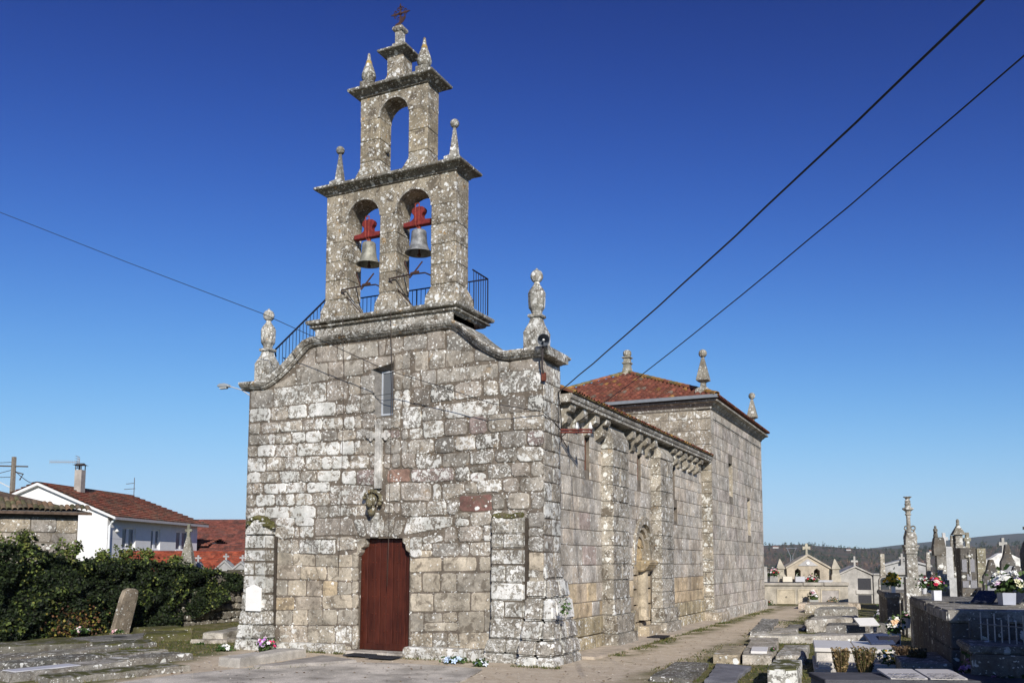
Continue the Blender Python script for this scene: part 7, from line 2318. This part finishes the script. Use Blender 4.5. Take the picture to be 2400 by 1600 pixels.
bouquet(-7.0, -.62, GZ + .02, 'magenta, white and violet artificial flowers left of the red door', [(.7, .06, .18), (.8, .7, .78), (.62, .3, .72), (.78, .62, .74)], 26, .24, .3, seed=3, bloom=.055)
bouquet(-8.0, -.95, GZ + .0, 'small white flowers at the foot of the left pilaster', WH, 12, .2, .14, seed=4, bloom=.05)
bouquet(-1.75, -.78, GZ + .02, 'pale blue and white flowers at the base right of the door', [(.55, .68, .85), (.78, .82, .86)], 10, .22, .12, seed=5, bloom=.05, stars=True)
bouquet(-.95, -1.05, GZ + .0, 'pale blue star-shaped flower in front of the right pilaster', [(.6, .72, .88), (.8, .84, .88)], 6, .13, .14, seed=6, bloom=.05, stars=True)
bouquet(-13.0, 6.6, GZ + .0, 'pink and white flowers in a terracotta pot by the recessed wall', PKW + [(.72, .78, .6)], 18, .28, .3, ('round', .34, .28, (.42, .09, .045)), seed=7, bloom=.07)
bouquet(-14.3, .15, GZ + .12, 'white flower bunch low against the ivy wall', WH + [(.8, .6, .62)], 12, .22, .16, seed=8, bloom=.07)
bouquet(-12.3, -.4, .16, 'small pink flowers lying on the wide dark slab', [(.75, .45, .48), (.8, .66, .64)], 8, .15, .08, seed=9, bloom=.05)
bouquet(-9.7, .0, GZ + .0, 'tiny white blossoms in the grass by the left pilaster', WH, 4, .1, .06, seed=10, bloom=.03)
q = PG(-1.8, 1.32, -.35)
bouquet(q[0], q[1], q[2], 'pink and white flowers in the square planter on the pantheon ledge', PKW + [(.6, .08, .1)], 26, .27, .42, seed=11, bloom=.065)
q = PG(-.12, GZ, .75)
bouquet(q[0], q[1], q[2], 'tall pink and white striped bouquet in a square pot before the middle burial door', PKW, 30, .2, .44, ('square', .44, .26, (.36, .36, .34)), seed=12, bloom=.075)
q = PG(.92, GZ, .6)
bouquet(q[0], q[1], q[2], 'dried orange and green arrangement before the right burial door', [(.35, .22, .12), (.16, .17, .10), (.45, .33, .22)], 16, .28, .34, seed=13, bloom=.06)
q = PG(.12, 1.05, -.3)
bouquet(q[0], q[1], q[2], 'pink, white and red bouquet on the pantheon ledge below the gable', PKW + [(.6, .06, .08)], 26, .32, .32, seed=14, bloom=.065)
q = PG(-.45, 1.2, -.8)
bouquet(q[0], q[1], q[2], 'white and red flowers in the left niche of the pantheon gable', WH + [(.6, .08, .08)], 8, .09, .26, seed=15, bloom=.045)
q = PG(.5, 1.2, -.8)
bouquet(q[0], q[1], q[2], 'white and brown flowers in the right niche of the pantheon gable', WH + [(.3, .14, .1)], 8, .1, .24, seed=16, bloom=.045)
bouquet(6.38, 11.72, 1.16, 'yellow roses in a white pot on the shaded raised tomb', YEL, 20, .22, .38, ('square', .13, .2, (.74, .73, .72)), seed=17, bloom=.075)
bouquet(7.62, 4.4, 1.24, 'yellow, purple and crimson flowers in a white box vase on the dark slate top', [(.75, .6, .06), (.55, .02, .07), (.5, .22, .48), (.6, .03, .08), (.8, .7, .6)], 24, .17, .3, ('square', .17, .22, (.66, .67, .7)), seed=18, bloom=.052)
bouquet(7.3, 8.6, 1.24, 'white and dark red flowers behind the tall column foot', WH + [(.3, .02, .05), (.4, .05, .08)], 16, .17, .3, ('round', .14, .16, (.6, .6, .6)), seed=19, bloom=.045)
bouquet(8.9, 2.8, 1.24, 'large white roses with pink ones in a grey box at the right edge', WH + WH + [(.7, .5, .66), (.76, .74, .5)], 36, .3, .42, ('square', .26, .24, (.38, .40, .46)), seed=20, bloom=.085)
bouquet(6.72, 4.7, .2, 'white lilies in a white square vase below the shaded tomb wall', [(.82, .81, .76), (.8, .78, .7), (.78, .52, .3)], 16, .2, .38, ('square', .2, .26, (.62, .62, .62)), seed=21, bloom=.06, stars=True)
bouquet(6.75, .85, .1, 'small yellow and white flowers between the dried shrubs', YEL + WH, 9, .13, .34, seed=22, bloom=.04)
bouquet(7.15, .8, .15, 'single white and pink blossom beside the dense brown shrub', WH + [(.75, .5, .6)], 3, .05, .16, seed=23, bloom=.05)
bouquet(8.25, -1.0, .1, 'mauve flowers in deep shade below the iron fence', [(.42, .22, .40), (.34, .16, .34), (.5, .3, .46)], 24, .32, .5, seed=24, bloom=.06)
bouquet(8.55, -1.9, .0, 'purple flowers in shade at the lower right corner', [(.30, .12, .28), (.36, .18, .32)], 18, .3, .36, seed=25, bloom=.06)
bouquet(5.75, 17.5, GZ, 'pale flowers in the dark gap beside the raised tomb', [(.5, .5, .55), (.6, .58, .6)], 14, .3, .5, seed=26, bloom=.06)
bouquet(6.85, 8.4, .35, 'pink flower pot in front of the column base', PKW, 6, .1, .15, ('round', .2, .26, (.5, .46, .42)), seed=27, bloom=.045)
bouquet(-.2, 28.4, GZ, 'green plant with a red blossom at the chancel corner', [(.6, .06, .06)], 3, .25, .2, seed=28, bloom=.05)
bouquet(4.32, 2.75, .14, 'tiny pink flower between the plaque slab and the ribbed slab', [(.75, .3, .5)], 3, .05, .06, seed=29, bloom=.03)
tf = MB((.05, .11, .02, 0))
rr_ = random.Random(5)
leaf_cloud(tf, [(.62 + rr_.gauss(0, .05), -.28 + rr_.gauss(0, .06), 1.13 + rr_.gauss(0, .07)) for _ in range(90)], .05, rr_, [(.05, .10, .02), (.07, .13, .03)], (0, -.5, .6))
tag(tf.build('wall_plant', 'leaf', fixn=False), 'small green tuft growing from the corner base of the facade', 'plant')

# ------------------------------------------------------------------ grass blades
mb = MB()
rgz = random.Random(90)
GC = [(.05, .07, .015), (.075, .085, .02), (.11, .105, .03), (.16, .13, .05), (.04, .06, .012)]
def blade(x, y, h):
    a = rgz.uniform(0, pi)
    c = rgz.choice(GC); k = rgz.uniform(.8, 1.2)
    mb.t = (c[0] * k, c[1] * k, c[2] * k, 0)
    w = rgz.uniform(.008, .02)
    dx, dy = cos(a) * w, sin(a) * w
    lx, ly = rgz.gauss(0, h * .4), rgz.gauss(0, h * .4)
    mb.add([(x - dx, y - dy, GZ - .01), (x + dx, y + dy, GZ - .01), (x + lx, y + ly, GZ + h)], [(0, 1, 2)])
n_ = 0
while n_ < 26000:
    u = rgz.random()
    if u < .55:
        x, y = rgz.uniform(2.4, 8.5), rgz.uniform(-4, 24)
        if noise.noise(Vector((x * .7, y * .35, 2))) < -.12:
            continue
    elif u < .9:
        x, y = rgz.uniform(-14.5, -7.5), rgz.uniform(-3.5, 8)
        if noise.noise(Vector((x * .5, y * .5, 5))) < -.1:
            continue
    else:
        t = rgz.random()
        x, y = .72 + rgz.gauss(.12, .12) - .2 * t, 1.5 + 23 * t
        if noise.noise(Vector((y * .8, 0, 2))) < 0:
            continue
    blade(x, y, rgz.uniform(.02, .06))
    n_ += 1
tag(mb.build('grass', 'leaf', fixn=False), 'short olive winter grass between the graves and along the church', 'grass', kind='stuff')
# weeds at the wall foot and round the graves
wd = MB()
def tuft(x, y, n, r, h):
    for k in range(n):
        mb_ = wd
        a = rgz.uniform(0, pi)
        c = rgz.choice(GC); kk = rgz.uniform(.8, 1.3)
        wd.t = (c[0] * kk, c[1] * kk, c[2] * kk, 0)
        xx, yy = x + rgz.gauss(0, r), y + rgz.gauss(0, r)
        w = rgz.uniform(.006, .014)
        dx, dy = cos(a) * w, sin(a) * w
        hh = h * rgz.uniform(.5, 1.2)
        lx, ly = rgz.gauss(0, hh * .5), rgz.gauss(0, hh * .5)
        wd.add([(xx - dx, yy - dy, GZ - .01), (xx + dx, yy + dy, GZ - .01), (xx + lx, yy + ly, GZ + hh)], [(0, 1, 2)])
for i in range(150):
    u = rgz.random()
    if u < .25:
        tuft(rgz.uniform(-6.8, -5.0), -.32, 9, .05, .07)
    elif u < .45:
        tuft(rgz.uniform(-3.2, -1.2), -.45 - rgz.random() * .1, 8, .05, .06)
    elif u < .6:
        tuft(rgz.uniform(-.4, .7), -.66 - rgz.random() * .15, 10, .06, .06)
    else:
        y = rgz.uniform(1.6, 14.5)
        tuft(.74 - y * .012 + rgz.gauss(.05, .05), y, 12, .07, .07)
for o_ in [o_ for o_ in COL.objects if o_.name.startswith('grave_slab') and o_.parent is None]:
    me_ = o_.data if o_.type == 'MESH' else o_.children[0].data
    vs_ = [v.co for v in me_.vertices if v.co.z < GZ]
    for v in rgz.sample(vs_, min(9, len(vs_))):
        tuft(v.x + rgz.gauss(0, .03), v.y + rgz.gauss(0, .03), 12, .07, .08)
tag(wd.build('weeds', 'leaf', fixn=False), 'small weeds and grass tufts at the wall foot and grave edges', 'weeds', kind='stuff')
# fallen leaves
lf = MB()
leaf_cloud(lf, [(rgz.uniform(-6.5, 2.5), rgz.uniform(-5.5, -.9), GZ + .035) for _ in range(170)], .05, rgz, [(.16, .09, .04), (.22, .14, .06), (.10, .06, .03)], (0, 0, 6))
leaf_cloud(lf, [(rgz.uniform(.9, 3.4), rgz.uniform(-2, 12), GZ + .01) for _ in range(160)], .05, rgz, [(.16, .09, .04), (.22, .14, .06), (.10, .06, .03)], (0, 0, 6))
tag(lf.build('fallen_leaves', 'leaf', fixn=False), 'dry brown leaves scattered on the ground before the church', 'leaves', kind='stuff')
# pebbles and chips on the earth
mb = MB()
for i in range(900):
    x, y = rgz.uniform(-7.5, 3.2), rgz.uniform(-8, 8)
    if (-8.4 < x < .9 and y > -.7) or y > 25:
        continue
    k = rgz.uniform(.6, 1.2)
    mb.tint(.4 * k, .37 * k, .32 * k)
    mb.ball((x, y, GZ + .03 if y < -1.5 and x < -.3 else GZ), rgz.uniform(.008, .022), 5, 3, (1, 1, .6), .3, rgz)
tag(mb.build('pebble', 'cement', fixn=False), 'loose pebbles and chips on the sandy earth before the church', 'pebbles', kind='stuff')

# ------------------------------------------------------------------ far woods, farmhouses, pylon
rw_ = random.Random(55)
def crown(mb, x, y, z, h, kind, n):
    if kind == 'pine':
        cols = [(.03, .045, .02), (.04, .06, .026), (.025, .038, .018)]
    else:
        cols = [(.17, .105, .07), (.20, .125, .08), (.14, .09, .065), (.22, .15, .095)]
    c0 = rw_.choice(cols)
    w = h * (.42 if kind == 'pine' else .55)
    for k in range(n):
        th = rw_.uniform(0, 2 * pi); u = rw_.uniform(-1, 1); q = rw_.random() ** .35
        sr = sqrt(1 - u * u)
        p = Vector((x + w * .5 * q * sr * cos(th), y + w * .5 * q * sr * sin(th), z + h * (.55 + .45 * q * u)))
        s = h * rw_.uniform(.05, .12) * (150 / n) ** .4
        d1 = Vector((rw_.gauss(0, 1), rw_.gauss(0, 1), rw_.gauss(0, 1))).normalized() * s
        d2 = Vector((rw_.gauss(0, 1), rw_.gauss(0, 1), rw_.gauss(0, 1))).normalized() * s
        k2 = rw_.uniform(.7, 1.3)
        mb.t = (c0[0] * k2, c0[1] * k2, c0[2] * k2, 0)
        mb.add([p, p + d1, p + d2], [(0, 1, 2)])
bare, pine = MB(), MB()
def vis_ang():
    # view wedges: right of the church and left beside it
    if rw_.random() < .8:
        return radians(rw_.uniform(-12, 10))
    return radians(rw_.uniform(-62, -12))
for i in range(4200):
    a = vis_ang()
    d = 170 + 1150 * rw_.random() ** 1.5
    x, y = CAM.x + d * sin(a), CAM.y + d * cos(a)
    if sqrt((x + 4) ** 2 + (y - 8) ** 2) < 150:
        continue
    z = terrain_z(x, y)
    cl = noise.noise(Vector((x * .008, y * .008, 1)))
    isp = cl > .22 and rw_.random() < .75 or rw_.random() < .05 or (d > 950 and rw_.random() < .6)
    h = rw_.uniform(5, 8) * (1.3 if isp else .95) * (.75 if d > 800 else 1)
    n = 200 if d < 260 else (80 if d < 500 else 30)
    crown(pine if isp else bare, x, y, z - .5, h, 'pine' if isp else 'bare', n)
tag(bare.build('bare_woodland', 'leaf', fixn=False), 'brown leafless winter woodland filling the valley beyond the cemetery', 'woodland', kind='stuff')
tag(pine.build('pine_woodland', 'leaf', fixn=False), 'dark evergreen woods scattered through the valley and on the ridge', 'woodland', kind='stuff')
def polar(ang_px, d, dz=0):
    a = -yaw + math.atan((ang_px - 1200) / 2106.6)
    x, y = CAM.x + d * sin(a), CAM.y + d * cos(a)
    return x, y, terrain_z(x, y) + dz
for px0, d, w, h, zz, lab in ((1815, 700, 7, .7, 8.5, 'long white farm building in the trees, nearest the chancel corner'), (1985, 900, 7, .8, 9.0, 'small white farmhouse far off behind the gabled tomb'), (2177, 520, 2.4, .5, 14.0, 'tiny white house far in the valley right of the tall column')):
    x, y, z = polar(px0, d)
    z = 2.1 + (1313 - (1281 if d == 700 else 1287 if d == 900 else 1291)) / 2106.6 * d - h
    t = thing('farmhouse', lab, 'house', (x, y, z), 'white farmhouses in the valley')
    m = MB((.42, .41, .39, 0))
    m.obox((x, y, z - .5), w * .6, w * .5, h + .5, radians(20))
    m.build('wall', 'plaster', t)
    m = MB((.38, .16, .10, 0))
    m.frust(x, y, [(w * .33, w * .28, z + h), (w * .3, w * .02, z + h + .35)], radians(20))
    m.build('roof', 'tile', t)
x, y, z = polar(1853, 760)
z = -7
m = MB((.24, .25, .27, 0))
for s_ in (-1, 1):
    m.tube([(x + s_ * 1.6, y, z), (x + s_ * .8, y, z + 13), (x + s_ * 3.6, y, z + 19.5)], .3, 4)
m.tube([(x - 4.2, y, z + 19.5), (x + 4.2, y, z + 19.5)], .3, 4)
m.tube([(x - 1.2, y, z + 9), (x + 1.0, y, z + 11)], .2, 4)
tag(m.build('pylon', 'iron'), 'far grey lattice pylon above the woods left of the pantheon cross', 'pylon')

# ------------------------------------------------------------------ air
HAZE = 0.0001
if HAZE:
    hz = bpy.data.materials.new('haze_air')
    hz.use_nodes = True
    nt = hz.node_tree
    nt.nodes.remove(nt.nodes['Principled BSDF'])
    pvn = nt.nodes.new('ShaderNodeVolumePrincipled')
    pvn.inputs['Color'].default_value = (.80, .9, 1.0, 1)
    pvn.inputs['Density'].default_value = HAZE
    pvn.inputs['Anisotropy'].default_value = 0.0
    nt.links.new(pvn.outputs[0], nt.nodes['Material Output'].inputs['Volume'])
    m = MB((1, 1, 1, 0))
    m.box(-5200, 5200, -3200, 5200, -60, 130)
    M['haze'] = hz
    o = m.build('haze', 'haze')
    o['kind'] = 'stuff'
    o['label'] = 'thin blue air over the valley'
